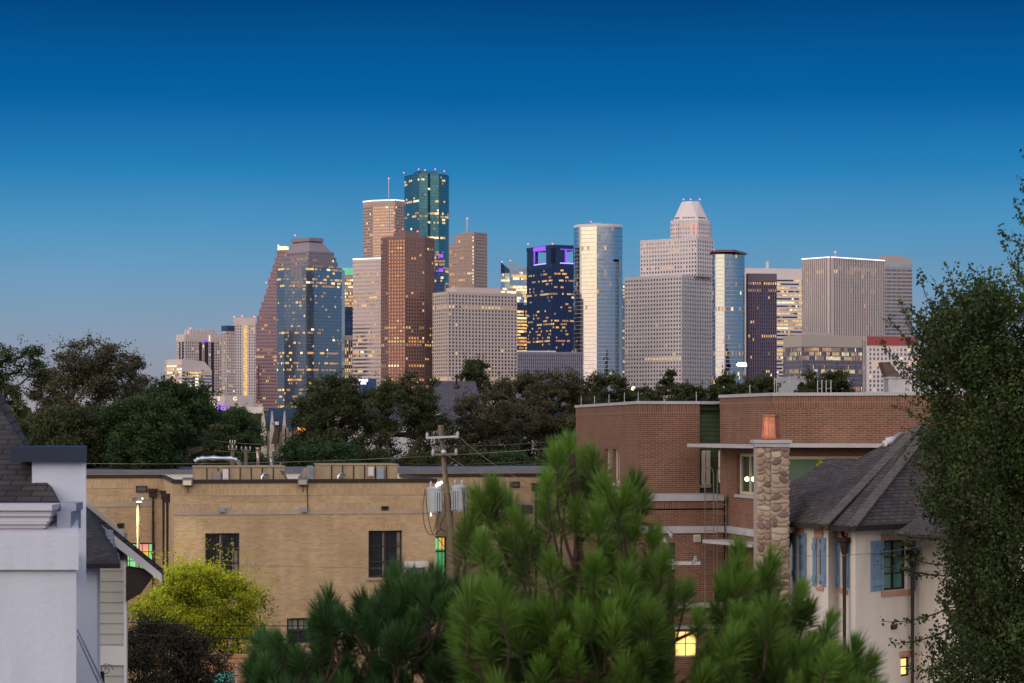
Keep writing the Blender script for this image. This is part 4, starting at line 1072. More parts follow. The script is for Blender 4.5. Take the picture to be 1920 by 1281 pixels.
def px_holes(m, P, Q, z0, z1, holes, depth=.3, mi=0):
    L = math.dist(P, Q); d = ((Q[0] - P[0]) / L, (Q[1] - P[1]) / L); n = (-d[1], d[0])
    us = sorted({0, L, *[h[0] for h in holes], *[h[1] for h in holes]}); zz = sorted({z0, z1, *[h[2] for h in holes], *[h[3] for h in holes]})
    f = lambda u, o=0: (P[0] + d[0] * u + n[0] * o, P[1] + d[1] * u + n[1] * o)
    for i in range(len(us) - 1):
        for j in range(len(zz) - 1):
            uc, zc = (us[i] + us[i + 1]) / 2, (zz[j] + zz[j + 1]) / 2
            if any(h[0] < uc < h[1] and h[2] < zc < h[3] for h in holes): continue
            wq(m, f(us[i]), f(us[i + 1]), zz[j], zz[j + 1], mi)
    for h in holes:
        wq(m, f(h[0]), f(h[0], depth), h[2], h[3], mi); wq(m, f(h[1], depth), f(h[1]), h[2], h[3], mi)
        m.poly([(*f(h[0]), h[2]), (*f(h[1]), h[2]), (*f(h[1], depth), h[2]), (*f(h[0], depth), h[2])], mi)
        m.poly([(*f(h[0], depth), h[3]), (*f(h[1], depth), h[3]), (*f(h[1]), h[3]), (*f(h[0]), h[3])], mi)


def hole(P, Q, pxl, pxr, pyt, pyb):
    a, b = line_px(P, Q, pxl), line_px(P, Q, pxr); Yc = (a[1] + b[1]) / 2
    return (math.dist(P, a), math.dist(P, b), gz(pyb, Yc), gz(pyt, Yc))


def window(parent, P, Q, h, frame_m, glass_m, nx=1, nz=1, inset=.12, fw=.07, name='window', sill=None, panes=None):
    L = math.dist(P, Q); d = ((Q[0] - P[0]) / L, (Q[1] - P[1]) / L); n = (-d[1], d[0])
    f = lambda u, o=0: (P[0] + d[0] * u + n[0] * o, P[1] + d[1] * u + n[1] * o)
    m = MB()
    def bar(u0, u1, z0, z1, e=0.0): m.obox(f(u0, inset), f(u1, inset), -.06, e, z0, z1)
    bar(h[0], h[1], h[2], h[2] + fw); bar(h[0], h[1], h[3] - fw, h[3]); bar(h[0], h[0] + fw, h[2], h[3], .003); bar(h[1] - fw, h[1], h[2], h[3], .003)
    for i in range(1, nx):
        u = h[0] + (h[1] - h[0]) * i / nx; bar(u - fw * .4, u + fw * .4, h[2], h[3], .005)
    for j in range(1, nz):
        z = h[2] + (h[3] - h[2]) * j / nz; bar(h[0], h[1], z - fw * .3, z + fw * .3, .001)
    fo = m.build(name, frame_m, parent)
    m = MB(); wq(m, f(h[0], inset + .05), f(h[1], inset + .05), h[2], h[3]); m.build('pane', glass_m, fo)
    if sill:
        m = MB(); m.obox(f(h[0] - .06), f(h[1] + .06), -.1, .06, h[2] - .1, h[2] - .001); m.build('sill', sill, fo)
    return fo


hA = [hole(A0, A1, 1134, 1146, 842, 906), hole(A0, A1, 1149.5, 1162, 842, 906)]
px_holes(m, A0, A1, 0, ZR - .45, hA)
wq(m, A1, A2, 0, ZR - .45)
hD = [hole(A4, A5, 1381, 1418, 851, 928)]
px_holes(m, A4, A5, 0, ZR2 - .45, hD)
zcan = gz(852, 75)
hE = [(3.1 * 0 + .25, 5.6, gz(925, 75), gz(854, 75))]
px_holes(m, A5, A6, 0, ZR2 - .45, hE)
wq(m, A6, A7, 0, ZR2 - .45)
wq(m, A3, A4, 0, ZR)
m.poly([(*A0, ZR - .3), (*A1, ZR - .3), (*A2, ZR - .3), (*A3, ZR - .3), (A3[0], 100, ZR - .3), (A0[0] - 1, 100, ZR - .3)])
m.poly([(*A4, ZR2 - .3), (*A5, ZR2 - .3), (*A6, ZR2 - .3), (*A7, ZR2 - .3), (A4[0], 100, ZR2 - .3)])
# lower storey block pushed forward
B0 = g2(1090, 94.0); B1 = g2(1207, 78.9); B2 = g2(1357, 79.3); ZL = gz(928, 79)
zs1, zs0 = gz(987, 79), gz(1000, 79)
dgl = []
for a, b, y0, y1 in ((1266, 1308, 1183, 1232), (1340, 1350, 1109, 1132)): dgl.append(hole(B1, B2, a, b, y0, y1))
px_holes(m, B0, B1, 0, ZL - .5, [hole(B0, B1, 1134, 1150, 1200, 1245)]); px_holes(m, B1, B2, 0, ZL - .5, dgl)
red_w = m.build('wall', M_RED, red)
m = MB()
for P_, Q_, z_ in ((A0, A1, ZR), (A1, A2, ZR), (A4, A5, ZR2), (A5, A6, ZR2), (B0, B1, ZL), (B1, B2, ZL)):
    m.obox(P_, Q_, -.02, .012, z_ - .45, z_ - .1)
m.obox(B1, B2, -.02, .014, gz(1172, 79), gz(1142, 79))
m.build('soldier_course', M_REDS, red)
m = MB()
for P_, Q_, z_ in ((A0, A1, ZR), (A1, A2, ZR), (A2, A3, ZR), (A4, A5, ZR2), (A5, A6, ZR2)):
    m.obox(P_, Q_, -.3, .06, z_ - .1, z_)
m.build('parapet_coping', M_LEDGE, red)
for z1q, z0q in ((ZL, ZL - .2), (zs1, zs0), (gz(1131, 79), gz(1141, 79)), (gz(1172, 79), gz(1180, 79))):
    m = MB(); m.obox(B0, B1, -1.6 if z1q == ZL else -.02, .08, z0q, z1q); m.obox(B1, B2, -2.2 if z1q == ZL else -.02, .08, z0q + .001, z1q - .001)
    if z1q == zs1: m.obox(g2(1352, 80.1), line_px(A4, A5, 1440), -.02, .08, zs0, zs1)
    m.build('stone_ledge', M_LEDGE, red)
# siding strip: overlapping boards
m = MB(); zc_ = ZR - .1; nb_ = 40
for k in range(nb_):
    z1k = ZR - .1 - k * .15; z0k = z1k - .15
    P_, Q_ = g2(1310, 81.2), g2(1354, 81.6)
    dq = .02
    m.poly([(P_[0], P_[1] - .03, z0k), (Q_[0], Q_[1] - .03, z0k), (*Q_, z1k), (*P_, z1k)]); m.poly([(P_[0], P_[1], z0k), (Q_[0], Q_[1], z0k), (Q_[0], Q_[1] - .03, z0k), (P_[0], P_[1] - .03, z0k)])
m.build('green_siding', M_GREEN, red)
M_CREAMF = mottled('cream_window_frame', (0.50, 0.47, 0.38), 0.6, 0.05, 4)
GL_GRN = principled('greenish_glass', (0.05, 0.09, 0.08), 0.06, 0.3, 0.8)
for h in hA: window(red, A0, A1, h, M_CREAMF, GL_WIN, 2, 1, sill=M_LEDGE)
window(red, A4, A5, hD[0], M_CREAMF, GL_GRN, 2, 1, sill=M_LEDGE, fw=.09)
window(red, A5, A6, hE[0], M_CREAMF, mottled('green_window_blind', (0.07, 0.13, 0.09), .6, .1, 2), 2, 1, fw=.12)
P_, Q_ = g2(1313, 81.1), g2(1329, 81.25)
window(red, P_, Q_, (0, math.dist(P_, Q_), gz(909, 81), gz(845, 81)), M_CREAMF, GL_WIN, 3, 1, inset=-.1, sill=M_LEDGE)
P_, Q_ = g2(1345, 81.1), g2(1351, 81.3)
window(red, P_, Q_, (0, math.dist(P_, Q_), gz(905, 81), gz(845, 81)), M_CREAMF, GL_WIN, 1, 1, inset=-.1)
LITW = principled('warm_lit_window_glass', (.3, .2, .1), .4, 0, .3, (1.0, .56, .16), 1.9)
LITW.node_tree.nodes['Principled BSDF'].inputs['Emission Strength'].default_value = 1.9
window(red, B1, B2, dgl[0], M_CREAMF, LITW, 2, 2, fw=.04); window(red, B1, B2, dgl[1], M_FRAME, M_BLK, 1, 1)
window(red, B0, B1, hole(B0, B1, 1134, 1150, 1200, 1245), M_CREAMF, LITW, 2, 2, fw=.04)
# canopy, lamp reflections, vent, ladders
m = MB(); m.obox(g2(1336, 80.0), line_px(A4, A5, 1447), -.2, .9, gz(839, 78), gz(839, 78) + .11); m.obox(A5, A6, 0, .8, gz(838.6, 75), gz(838.6, 75) + .12); m.build('canopy', M_LEDGE, red)
m = MB(); m.obox(g2(1343, 78.6), line_px(A4, A5, 1436), -.3, .5, gz(1022, 77), gz(1022, 77) + .11); m.build('entry_canopy', M_LEDGE, red)
m = MB()
for px_ in (1393, 1406): m.ball(at(px_, 898.5, 75.5 + .0), .06, 0, 6)
lp = line_px(A4, A5, 1399)
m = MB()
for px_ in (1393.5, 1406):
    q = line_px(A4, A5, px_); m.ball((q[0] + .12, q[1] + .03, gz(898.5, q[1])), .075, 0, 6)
m.build('lamp_reflection', principled('lamp_reflection_glow', (1, 1, .8), .5, 0, .3, (.85, 1.0, .55), 4.0), red)  # glowing balls before the pane stand in for reflected lamps
P_, Q_ = line_px(B1, B2, 1300), line_px(B1, B2, 1313); h_ = gz(1017, 79), gz(1003, 79)
m = MB(); m.obox(P_, Q_, 0, .06, *h_)
fr_ = m.build('louvre_vent', M_CREAMF, red); m = MB()
for k in range(5):
    z = h_[0] + .03 + k * .04; m.obox((P_[0] + .03, P_[1]), (Q_[0] - .03, Q_[1]), .06, .08, z, z + .018)
m.build('louvre', M_LEDGE, fr_)


LADM = mottled('dull_ladder_metal', (0.20, 0.19, 0.18), .5, .1, 4, .4)


def ladder(px, ytop, ybot, Y, label):
    a = at(px, ytop, Y); zb_ = gz(ybot, Y); x = a[0]
    r = empty('wall_ladder', (x, Y, zb_), label, 'ladder', 'roof ladders on the red brick building'); m = MB()
    for s_ in (-.14, .14): m.tube([(x + s_, Y, zb_), (x + s_, Y, a[2] - .3)] + [(x + s_ * math.cos(t), Y + .0, a[2] - .3 + .3 * math.sin(t)) for t in (0.5, 1.0, 1.4)], .018, 6)
    m.build('rail', LADM, r); m = MB(); z = zb_ + .2
    while z < a[2] - .3: m.tube([(x - .14, Y, z), (x + .14, Y, z)], .013, 5); z += .3
    m.build('rung', LADM, r)


ladder(1330, 875, 1128, 78.7, 'left roof ladder with hooped top rising past the pale ledge')
ladder(1353, 875, 1080, 78.0, 'right roof ladder with hooped top beside the oblique brick wall')
# lightning rods and a frame on the roof
RODM = METAL
for i, px_ in enumerate((1090, 1115, 1142, 1171, 1197, 1306)):
    P_ = (line_px(A0, A1, px_) if px_ < 1197 else line_px(A1, A2, px_)); m = MB(); m.tube([(P_[0], P_[1] + .1, ZR), (P_[0], P_[1] + .1, ZR + .32)], .012, 5)
    m.build('lightning_rod', RODM, red)
for px_, y_ in ((1406, 722), (1452, 708), (1456, 712), (1480, 704), (1467, 722)):
    m = MB(); P_ = at(px_, y_, 82); m.tube([(P_[0], 82, ZR2 - .3), P_], .016, 5); m.build('lightning_rod', RODM, red)
for i, (a, b) in enumerate(((1533, 1541), (1549, 1558))):
    m = MB(); Yh = 88; p = at(a, 713, Yh); q = at(b, 713, Yh)
    m.tube([(p[0], Yh, ZR2 - .3), p, q, (q[0], Yh, ZR2 - .3)], .02, 5); m.tube([(p[0], Yh, p[2] - .3), (q[0], Yh, p[2] - .3)], .015, 5)
    tag(m.build('roof_hatch_rail', RODM, None, base=(p[0], Yh, ZR2 - .3)), ('left' if i == 0 else 'right') + ' grey pipe hoop standing on the red brick roof', 'railing', 'pipe hoops on the red brick roof')
# hooded rooftop vent near the dark tree
r = empty('exhaust_hood', at(1680, 735, 84), 'slanted dark exhaust hood with grey base on the brick roof beside the tree', 'roof vent')
Yh = 84; m = MB(); P0 = at(1653, 679, Yh); P1 = at(1668, 679, Yh); P2 = at(1692, 710, Yh); P3 = at(1664, 709, Yh)
m.hexa([(P3[0], Yh, P3[2]), (P2[0], Yh, P2[2]), (P2[0], Yh + .9, P2[2]), (P3[0], Yh + .9, P3[2]), (P0[0], Yh, P0[2]), (P1[0], Yh, P1[2]), (P1[0], Yh + .9, P1[2]), (P0[0], Yh + .9, P0[2])]); m.build('hood', mottled('rusty_hood', (.10, .07, .06), .7, .3, 4), r)
m = MB(); m.box(P3[0] + .02, Yh - .1, ZR2 - .3, P2[0] + .25, Yh + 1, P2[2]); m.build('base', METAL, r)
m = MB(); m.box(P3[0] - .03, Yh - .15, P2[2], P2[0] + .3, Yh + 1.05, P2[2] + .06); m.build('collar', M_LEDGE, r)

# ------------------------------------------------------------------ stucco house at right
M_STUC = mottled('cream_stucco', (0.60, 0.57, 0.54), 0.9, 0.07, 0.8, bump=0.25, bscale=14, stretch=(2.5, 2.5, .5))
M_SHING = brickwork('dark_shingles', (0.078, 0.068, 0.070), (0.045, 0.040, 0.042), (0.016, 0.013, 0.014), .32, .14, .012, rough=.95, var=.25, vs=.9, bump=.8)
M_GUT = mottled('dark_brown_gutter', (0.032, 0.024, 0.024), 0.4, 0.1, 2, .3)
M_SHUT = mottled('blue_shutter_paint', (0.15, 0.25, 0.40), 0.6, 0.12, 5)
M_PBRK = brickwork('pale_red_brick', (0.40, 0.19, 0.12), (0.32, 0.13, 0.09), (0.4, 0.33, 0.28), .2, .075, .01, rot=True, offset=0, var=.2)
M_WFR = principled('black_window_frame', (.015, .015, .015), .4)
M_TGL = principled('teal_blind_glass', (0.08, 0.20, 0.20), 0.1, 0.0, 0.9)
house = empty('stucco_house', (9.5, 68, 0), 'cream stucco house with dark shingle hip roof and blue shutters', 'house')
HZ = 12 - 183 / FPX * 65
E0 = g2(1463, 69.4); E1 = g2(1553, 65.9); E1b = g2(1568, 65.9); E2b = g2(1568, 65.5); E2 = g2(1604, 64.6); E3 = (g2(1716, 66.4)); E4 = (14.5, 67.6); E5 = (15, 72)
E1b = g2(1570, 66.3)
m = MB(); hw = []
hs = [hole(E0, E1, 1494, 1503, 1002, 1086), hole(E0, E1, 1532, 1541, 1010, 1097)]
px_holes(m, E0, E1, 0, HZ, hs, .22)
wq(m, E1, E1b, 0, HZ)
h3 = [hole(E1b, E2, 1578, 1587, 1010, 1102)]
px_holes(m, E1b, E2, 0, HZ, h3, .22)
h4 = [hole(E2, E3, 1657, 1700, 1013, 1106), hole(E2, E3, 1689, 1706, 1232, 1268)]
px_holes(m, E2, E3, 0, HZ, h4, .22)
E4a = (12.1, 64.2)
wq(m, E3, E4a, 0, HZ - .3); wq(m, E4a, (15, 64.6), 0, HZ - .3); wq(m, (15, 64.6), E5, 0, HZ - .3)
wq(m, E5, (E0[0], 72), 0, HZ); wq(m, (E0[0], 72), E0, 0, HZ)
m.build('wall', M_STUC, house)


def shutter(P, Q, px0, px1, pyt, pyb):
    a, b = line_px(P, Q, px0), line_px(P, Q, px1); Yc = (a[1] + b[1]) / 2; z0, z1 = gz(pyb, Yc), gz(pyt, Yc); m = MB()
    L = math.dist(a, b); n = max(3, int(L / .11))
    for i in range(n):
        p = (a[0] + (b[0] - a[0]) * i / n, a[1] + (b[1] - a[1]) * i / n); q = (a[0] + (b[0] - a[0]) * (i + .93) / n, a[1] + (b[1] - a[1]) * (i + .93) / n)
        m.obox(p, q, .005, .035, z0, z1)
    for z in (z0 + .14, z1 - .34): m.obox(a, b, .035, .065, z, z + .17)
    m.build('shutter', M_SHUT, house)


for (P_, Q_, l0, l1, r0, r1, y0, y1) in ((E0, E1, 1488, 1494.3, 1503, 1513, 999, 1090), (E0, E1, 1525.5, 1532.2, 1541, 1549.5, 1008, 1100), (E1b, E2, 1568.8, 1576, 1587, 1593, 1010, 1103), (E2, E3, 1632, 1655, 1708, 1716, 1014, 1108)):
    shutter(P_, Q_, l0, l1, y0, y1)
    if r1 < 1716.5: shutter(P_, Q_, r0, r1, y0, y1)
for (P_, Q_, h, nx, nz, gl_) in ((E0, E1, hs[0], 2, 3, M_TGL), (E0, E1, hs[1], 2, 3, GL_WIN), (E1b, E2, h3[0], 2, 4, M_TGL), (E2, E3, h4[0], 2, 3, M_TGL)):
    window(house, P_, Q_, h, M_WFR, gl_, nx, nz, inset=.08, fw=.05)
window(house, E2, E3, h4[1], M_FRAME, LITW, 1, 2, inset=.05, fw=.05)
for (P_, Q_, a, b, y0, y1) in ((E0, E1, 1492, 1507, 988, 1002), (E0, E1, 1529, 1544, 993, 1008), (E0, E1, 1532, 1545, 1099, 1107), (E1b, E2, 1573, 1591, 998, 1009), (E1b, E2, 1575, 1591, 1104, 1113), (E2, E3, 1652, 1704, 1001, 1012), (E2, E3, 1652, 1704, 1107, 1117), (E2, E3, 1686, 1708, 1221, 1231)):
    p, q = line_px(P_, Q_, a), line_px(P_, Q_, b); Yc = (p[1] + q[1]) / 2; m = MB(); m.obox(p, q, 0, .05, gz(y1, Yc), gz(y0, Yc)); m.build('brick_lintel', M_PBRK, house)
p, q = line_px(E2, E3, 1670), line_px(E2, E3, 1679); m = MB(); m.obox(p, q, 0, .05, gz(1184, 65), gz(1175, 65)); m.obox((p[0] + .02, p[1]), (q[0] - .02, q[1]), .05, .08, gz(1182, 65), gz(1177, 65)); m.build('wall_vent', M_GUT, house)
# roof
V0 = (*g2(1450, 70.0), gz(976, 70)); V1 = (*g2(1545, 65.3), gz(984, 65.3)); V1b = (*g2(1554, 65.6), gz(985, 65.6)); V2 = (*g2(1597, 64.0), gz(987, 64)); V3 = (*g2(1712, 65.7), gz(982, 65.7)); V4 = (15.6, 66.5, V3[2])
K0 = at(1482, 905, 70.9); K1 = at(1553, 861, 71.6); K2 = at(1604, 862, 71.0); T = at(1722, 799, 70.6); T2 = (14.5, 71, T[2] + .02); BK = (15.6, 72.3, V0[2]); BK0 = (V0[0] + .5, 72.3, V0[2])
m = MB()
m.poly([V0, V1, K2, K1, K0]); m.poly([V1, T, K2]); m.poly([V1, V1b, T]); m.poly([V1b, V2, T]); m.poly([V2, V3, T]); m.poly([V3, V4, T2, T]); m.poly([T2, V4, BK]); m.poly([T, T2, BK]); m.poly([T, BK, BK0, K1, K2]); m.poly([K0, K1, BK0]); m.poly([V0, K0, BK0])
roof = m.build('roof', M_SHING, house)
m = MB()
soff = lambda v: (v[0], v[1], v[2] - .12)
edge = [V0, V1, V1b, V2, V3, V4]
for a, b in zip(edge[:-1], edge[1:]):
    m.obox(a[:2], b[:2], -.02, .12, a[2] - .13, a[2] + .02, 0, b[2] - .13, b[2] + .02)
m.build('gutter', M_GUT, house)
m = MB(); m.poly([soff(v) for v in reversed(edge)] + [(V0[0], 72, HZ), (15.6, 72, HZ)][::-1]); m.build('soffit', M_STUC, house)
M_RIDGE = mottled('lighter_ridge_shingles', (0.092, 0.080, 0.080), 0.95, 0.25, 5, bump=.4, bscale=8)
m = MB()
def strip(a, b, wdt):
    a, b = Vector(a), Vector(b); n_ = int((b - a).length / .25)
    for i in range(n_):
        p = a.lerp(b, i / n_); q = a.lerp(b, (i + 1.15) / n_); m.hexa([(p.x - wdt, p.y, p.z - .01), (p.x + wdt, p.y - .05, p.z - .01), (q.x + wdt, q.y - .05, q.z), (q.x - wdt, q.y, q.z), (p.x - wdt, p.y, p.z + .05), (p.x + wdt, p.y - .05, p.z + .05), (q.x + wdt, q.y - .05, q.z + .03), (q.x - wdt, q.y, q.z + .03)])
strip(V1, T, .13); m.build('ridge_cap', M_RIDGE, roof); m = MB(); strip(V2, (T[0] + .35, T[1], T[2]), .14); m.build('ridge_cap', M_RIDGE, roof); m = MB(); strip(K1, K2, .1)
m.build('ridge_cap', M_RIDGE, roof)
# lower dormer eave beside the tree
m = MB(); D0, D1, D2 = at(1672, 1003, 64), at(1790, 1006, 63), at(1740, 958, 66.2); m.poly([D0, D1, D2]); m.poly([D0, D2, at(1700, 985, 66.4)]); m.poly([D1, at(1800, 960, 66.5), D2]); m.build('dormer_roof', M_SHING, house)
m = MB(); m.obox(D0[:2], D1[:2], 0, .12, D0[2] - .12, D0[2] + .02, 0, D1[2] - .12, D1[2] + .02); m.build('gutter', M_GUT, house)


def leader(px_e, py_e, px_p, py_h, Y, P, Q, zbot=0.0):
    p = line_px(P, Q, px_p); L = math.dist(P, Q); d = ((Q[0] - P[0]) / L, (Q[1] - P[1]) / L); n = (d[1], -d[0]); o = .16
    x, y = p[0] + n[0] * o, p[1] + n[1] * o; a = at(px_e, py_e, Y); zh = gz(py_h, y)
    m = MB(); m.tube([a, (a[0], a[1], a[2] - .14), (a[0] * .3 + x * .7, a[1] * .3 + y * .7, a[2] - .26), (x, y, a[2] - .36), (x, y, zh + .1)], .06, 8)
    m.tube([(x, y, zh), (x, y, zbot)], .062, 8); m.build('downspout', M_GUT, house)
    m = MB(); m.lathe(x, y, [(.08, zh - .38), (.11, zh - .2), (.12, zh - .08), (.19, zh - .05), (.20, zh + .06)], 4); m.build('conductor_head', M_GUT, house)


leader(1470, 978, 1486.5, 1003, 68.6, E0, E1); leader(1580, 990, 1594, 1012, 65.0, E1b, E2); leader(1686, 1008, 1702, 1036, 64.2, E2, E3)
# stone chimney
CY = 67.5
ms = principled('fieldstone', (.3, .22, .18), .85); nt = ms.node_tree; b_ = nt.nodes['Principled BSDF']
g_ = N(nt, 'ShaderNodeTexCoord'); mp_ = N(nt, 'ShaderNodeMapping'); nt.links.new(g_.outputs['Object'], mp_.inputs[0]); mp_.inputs['Scale'].default_value = (4.2, 4.2, 5.4)
v1 = N(nt, 'ShaderNodeTexVoronoi', feature='F1'); v1.inputs['Scale'].default_value = 1.0; nt.links.new(mp_.outputs[0], v1.inputs['Vector'])
v2 = N(nt, 'ShaderNodeTexVoronoi', feature='DISTANCE_TO_EDGE'); v2.inputs['Scale'].default_value = 1.0; nt.links.new(mp_.outputs[0], v2.inputs['Vector'])
sx = N(nt, 'ShaderNodeSeparateColor'); nt.links.new(v1.outputs['Color'], sx.inputs[0])
rc = ramp_node(nt, sx.outputs[0], [(0, (.13, .095, .09)), (.25, (.30, .20, .15)), (.5, (.38, .29, .22)), (.75, (.20, .14, .125)), (1, (.46, .38, .30))])
nz_ = N(nt, 'ShaderNodeTexNoise'); nz_.inputs['Scale'].default_value = 9; nz_.inputs['Detail'].default_value = 6; nt.links.new(g_.outputs['Object'], nz_.inputs['Vector'])
mm_ = N(nt, 'ShaderNodeMapRange'); nt.links.new(nz_.outputs['Fac'], mm_.inputs[0]); mm_.inputs[3].default_value = .55; mm_.inputs[4].default_value = 1.4
sv = N(nt, 'ShaderNodeVectorMath', operation='SCALE'); nt.links.new(rc, sv.inputs[0]); nt.links.new(mm_.outputs[0], sv.inputs[3])
ef = smooth_node(nt, v2.outputs['Distance'], .015, .07); mx_ = N(nt, 'ShaderNodeMix', data_type='RGBA'); nt.links.new(ef, mx_.inputs[0]); mx_.inputs[6].default_value = (.42, .36, .31, 1); nt.links.new(sv.outputs[0], mx_.inputs[7])
nt.links.new(mx_.outputs[2], b_.inputs['Base Color'])
bp_ = N(nt, 'ShaderNodeBump'); bp_.inputs['Strength'].default_value = .9; bp_.inputs['Distance'].default_value = .05; nt.links.new(ef, bp_.inputs['Height']); nt.links.new(bp_.outputs[0], b_.inputs['Normal'])
CSTONE = foliage('field_stones', (.10, .075, .07), (.10, .075, .07), 0)
_nt = CSTONE.node_tree; _r = [n for n in _nt.nodes if n.type == 'VALTORGB'][0].color_ramp
_r.elements[0].color = (.115, .085, .08, 1); _r.elements[1].color = (.44, .37, .30, 1)
for _p, _c in ((.2, (.19, .135, .12)), (.38, (.31, .215, .165)), (.55, (.36, .28, .22)), (.7, (.22, .155, .14)), (.85, (.40, .31, .235))):
    _e = _r.elements.new(_p); _e.color = (*_c, 1)
cx0, cx1 = gx(1419, CY), gx(1478, CY); m = MB(); m.box(cx0, CY, 0, cx1 - .22, CY + .9, gz(838, CY)); m.box(cx0 + .4, CY - .06, 0, cx1 + .0, CY + .92, gz(838, CY) - .003)
chim = m.build('chimney', mottled('pale_mortar', (.36, .31, .27), .9, .15, 6, bump=.4), house)
st_rng = np.random.default_rng(77); SQ = []; SR = []
def stones(P, Q, off, z0, z1):
    L = math.dist(P, Q); d = ((Q[0] - P[0]) / L, (Q[1] - P[1]) / L); n = (d[1], -d[0]); rows = int((z1 - z0) / .16); H = (z1 - z0) / rows
    pat = {}
    ncol = max(2, int(L / .18))
    def J(i, j):
        if (i, j) not in pat: pat[(i, j)] = (min(L, max(0, (i + (0 if i in (0, ncol) else st_rng.uniform(-.42, .42)) + (.0)) * L / ncol)), z0 + H * (j + (0 if j in (0, rows) else st_rng.uniform(-.46, .46))))
        return pat[(i, j)]
    for j in range(rows):
        i = 0
        while i < ncol:
            w_ = 2 if (st_rng.random() < .22 and i + 2 <= ncol) else 1
            c = [J(i, j), J(i + w_, j), J(i + w_, j + 1), J(i, j + 1)]; cx_ = sum(p[0] for p in c) / 4; cz_ = sum(p[1] for p in c) / 4
            poly = []
            for k in range(4):
                a, b = c[k], c[(k + 1) % 4]; s_ = .22 + .1 * st_rng.random()
                for t_ in (s_, 1 - s_): poly.append((a[0] + (b[0] - a[0]) * t_, a[1] + (b[1] - a[1]) * t_))
            o0, o1 = off, off + st_rng.uniform(.03, .06); rv = st_rng.random()
            ring = lambda f, o: [(P[0] + d[0] * (cx_ + (p[0] - cx_) * f) + n[0] * o, P[1] + d[1] * (cx_ + (p[0] - cx_) * f) + n[1] * o, cz_ + (p[1] - cz_) * f) for p in poly]
            A, B, C_ = ring(.93, o0), ring(.86, o1 - .012), ring(.6, o1)
            for k in range(8):
                l = (k + 1) % 8; SQ.append([A[k], A[l], B[l], B[k]]); SQ.append([B[k], B[l], C_[l], C_[k]]); SR.extend([rv, rv])
            for k in (0, 2, 4): SQ.append([C_[0], C_[k + 1], C_[k + 2], C_[(k + 3) % 8]]); SR.append(rv)
            i += w_
stones((cx0, CY), (cx0 + .4, CY), 0, 3.0, gz(838, CY)); stones((cx0 + .4, CY - .06), (cx1, CY - .06), 0, 3.0, gz(838, CY)); stones((cx1, CY - .06), (cx1, CY + .9), 0, 3.0, gz(838, CY))
cloud('chimney_stones', CSTONE, np.array(SQ), np.clip(np.array(SR) + st_rng.normal(0, .02, len(SR)), 0, 1), chim)
m = MB(); m.box(cx0 - .05, CY - .1, gz(838, CY), cx1 + .05, CY + .97, gz(831, CY)); m.box(cx0 - .09, CY - .14, gz(831, CY), cx1 + .09, CY + 1.01, gz(825, CY)); m.build('chimney_cap', M_LEDGE, chim)
m = MB(); cxm, cym = (gx(1431, CY) + gx(1466, CY)) / 2, CY + .4; z0, z1 = gz(823, CY), gz(777, CY)
ring0 = [(.235, .19), (.235, -.19), (-.235, -.19), (-.235, .19)]
def oc(r): return [(cxm + r * math.cos(R(22.5 + 45 * i)), cym + r * math.sin(R(22.5 + 45 * i))) for i in range(8)]
m.prism(oc(.27), z0, z1 - .05, top=oc(.215)); m.prism(oc(.26), z1 - .05, z1); m.prism(oc(.29), z0 - .0, z0 + .06)
for i in range(8):
    a, b = oc(.272)[i], oc(.272)[(i + 1) % 8]; c, d = oc(.218)[i], oc(.218)[(i + 1) % 8]
    m.tube([(*a, z0), (*c, z1 - .05)], .015, 4)
m.build('chimney_pot', mottled('copper', (0.50, 0.20, 0.13), 0.38, 0.25, 5, .75), chim)
# white round vent near the ridge
m = MB(); p, q = at(1658, 832, 70.3), at(1688, 818, 70.9); m.tube([p, (p[0] * .75 + q[0] * .25, p[1] * .75 + q[1] * .25, p[2] * .75 + q[2] * .25), q], [.10, .135, .12], 12); m.build('roof_vent', M_WHT, house, True)

# ------------------------------------------------------------------ near house at left
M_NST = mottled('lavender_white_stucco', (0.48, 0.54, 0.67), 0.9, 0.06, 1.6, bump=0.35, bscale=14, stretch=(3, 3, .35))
M_CORN = mottled('cornice_paint', (0.48, 0.50, 0.60), 0.7, 0.05, 3)
M_LEAD = mottled('lead_cap', (0.26, 0.30, 0.40), 0.5, 0.15, 3, .2)
near = empty('white_stucco_house', (-6.5, 27, 0), 'white stucco house with moulded parapet and dark shingle roof at the left edge', 'house')
NY = 25.0; xr = gx(143, NY); m = MB()
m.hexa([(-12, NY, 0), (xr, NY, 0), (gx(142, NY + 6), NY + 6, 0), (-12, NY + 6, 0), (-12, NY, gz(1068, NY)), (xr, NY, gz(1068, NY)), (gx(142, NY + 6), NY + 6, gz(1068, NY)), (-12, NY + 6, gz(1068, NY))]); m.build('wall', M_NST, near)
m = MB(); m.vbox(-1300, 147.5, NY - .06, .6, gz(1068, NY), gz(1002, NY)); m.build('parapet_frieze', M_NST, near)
m = MB(); m.vbox(-1300, 149, NY - .05, .7, gz(1002, NY), gz(996, NY)); m.hexa([(-12, NY - .05, gz(996, NY)), (xr + .035, NY - .05, gz(996, NY)), (gx(146, NY + .6), NY + .6, gz(975, NY)), (-12, NY + .6, gz(975, NY)), (-12, NY - .03, gz(995, NY)), (xr + .03, NY - .03, gz(995, NY)), (gx(146, NY + .6), NY + .6, gz(973, NY)), (-12, NY + .6, gz(973, NY))])
m.build('parapet_coping', M_CORN, near)
xs_ = gx(100, NY)
m = MB()
for i, (y0, y1, pr) in enumerate(((998, 990, .02), (990, 983, .05), (983, 978, .08), (978, 968, .04), (968, 957, .07), (957, 946, .11))):
    e = .10 * i / 5; m.box(-12, NY + .04 - pr, gz(y0, NY), xs_ - .10 + e, NY + .5, gz(y1, NY) - .002)
m.build('upper_cornice', M_CORN, near)
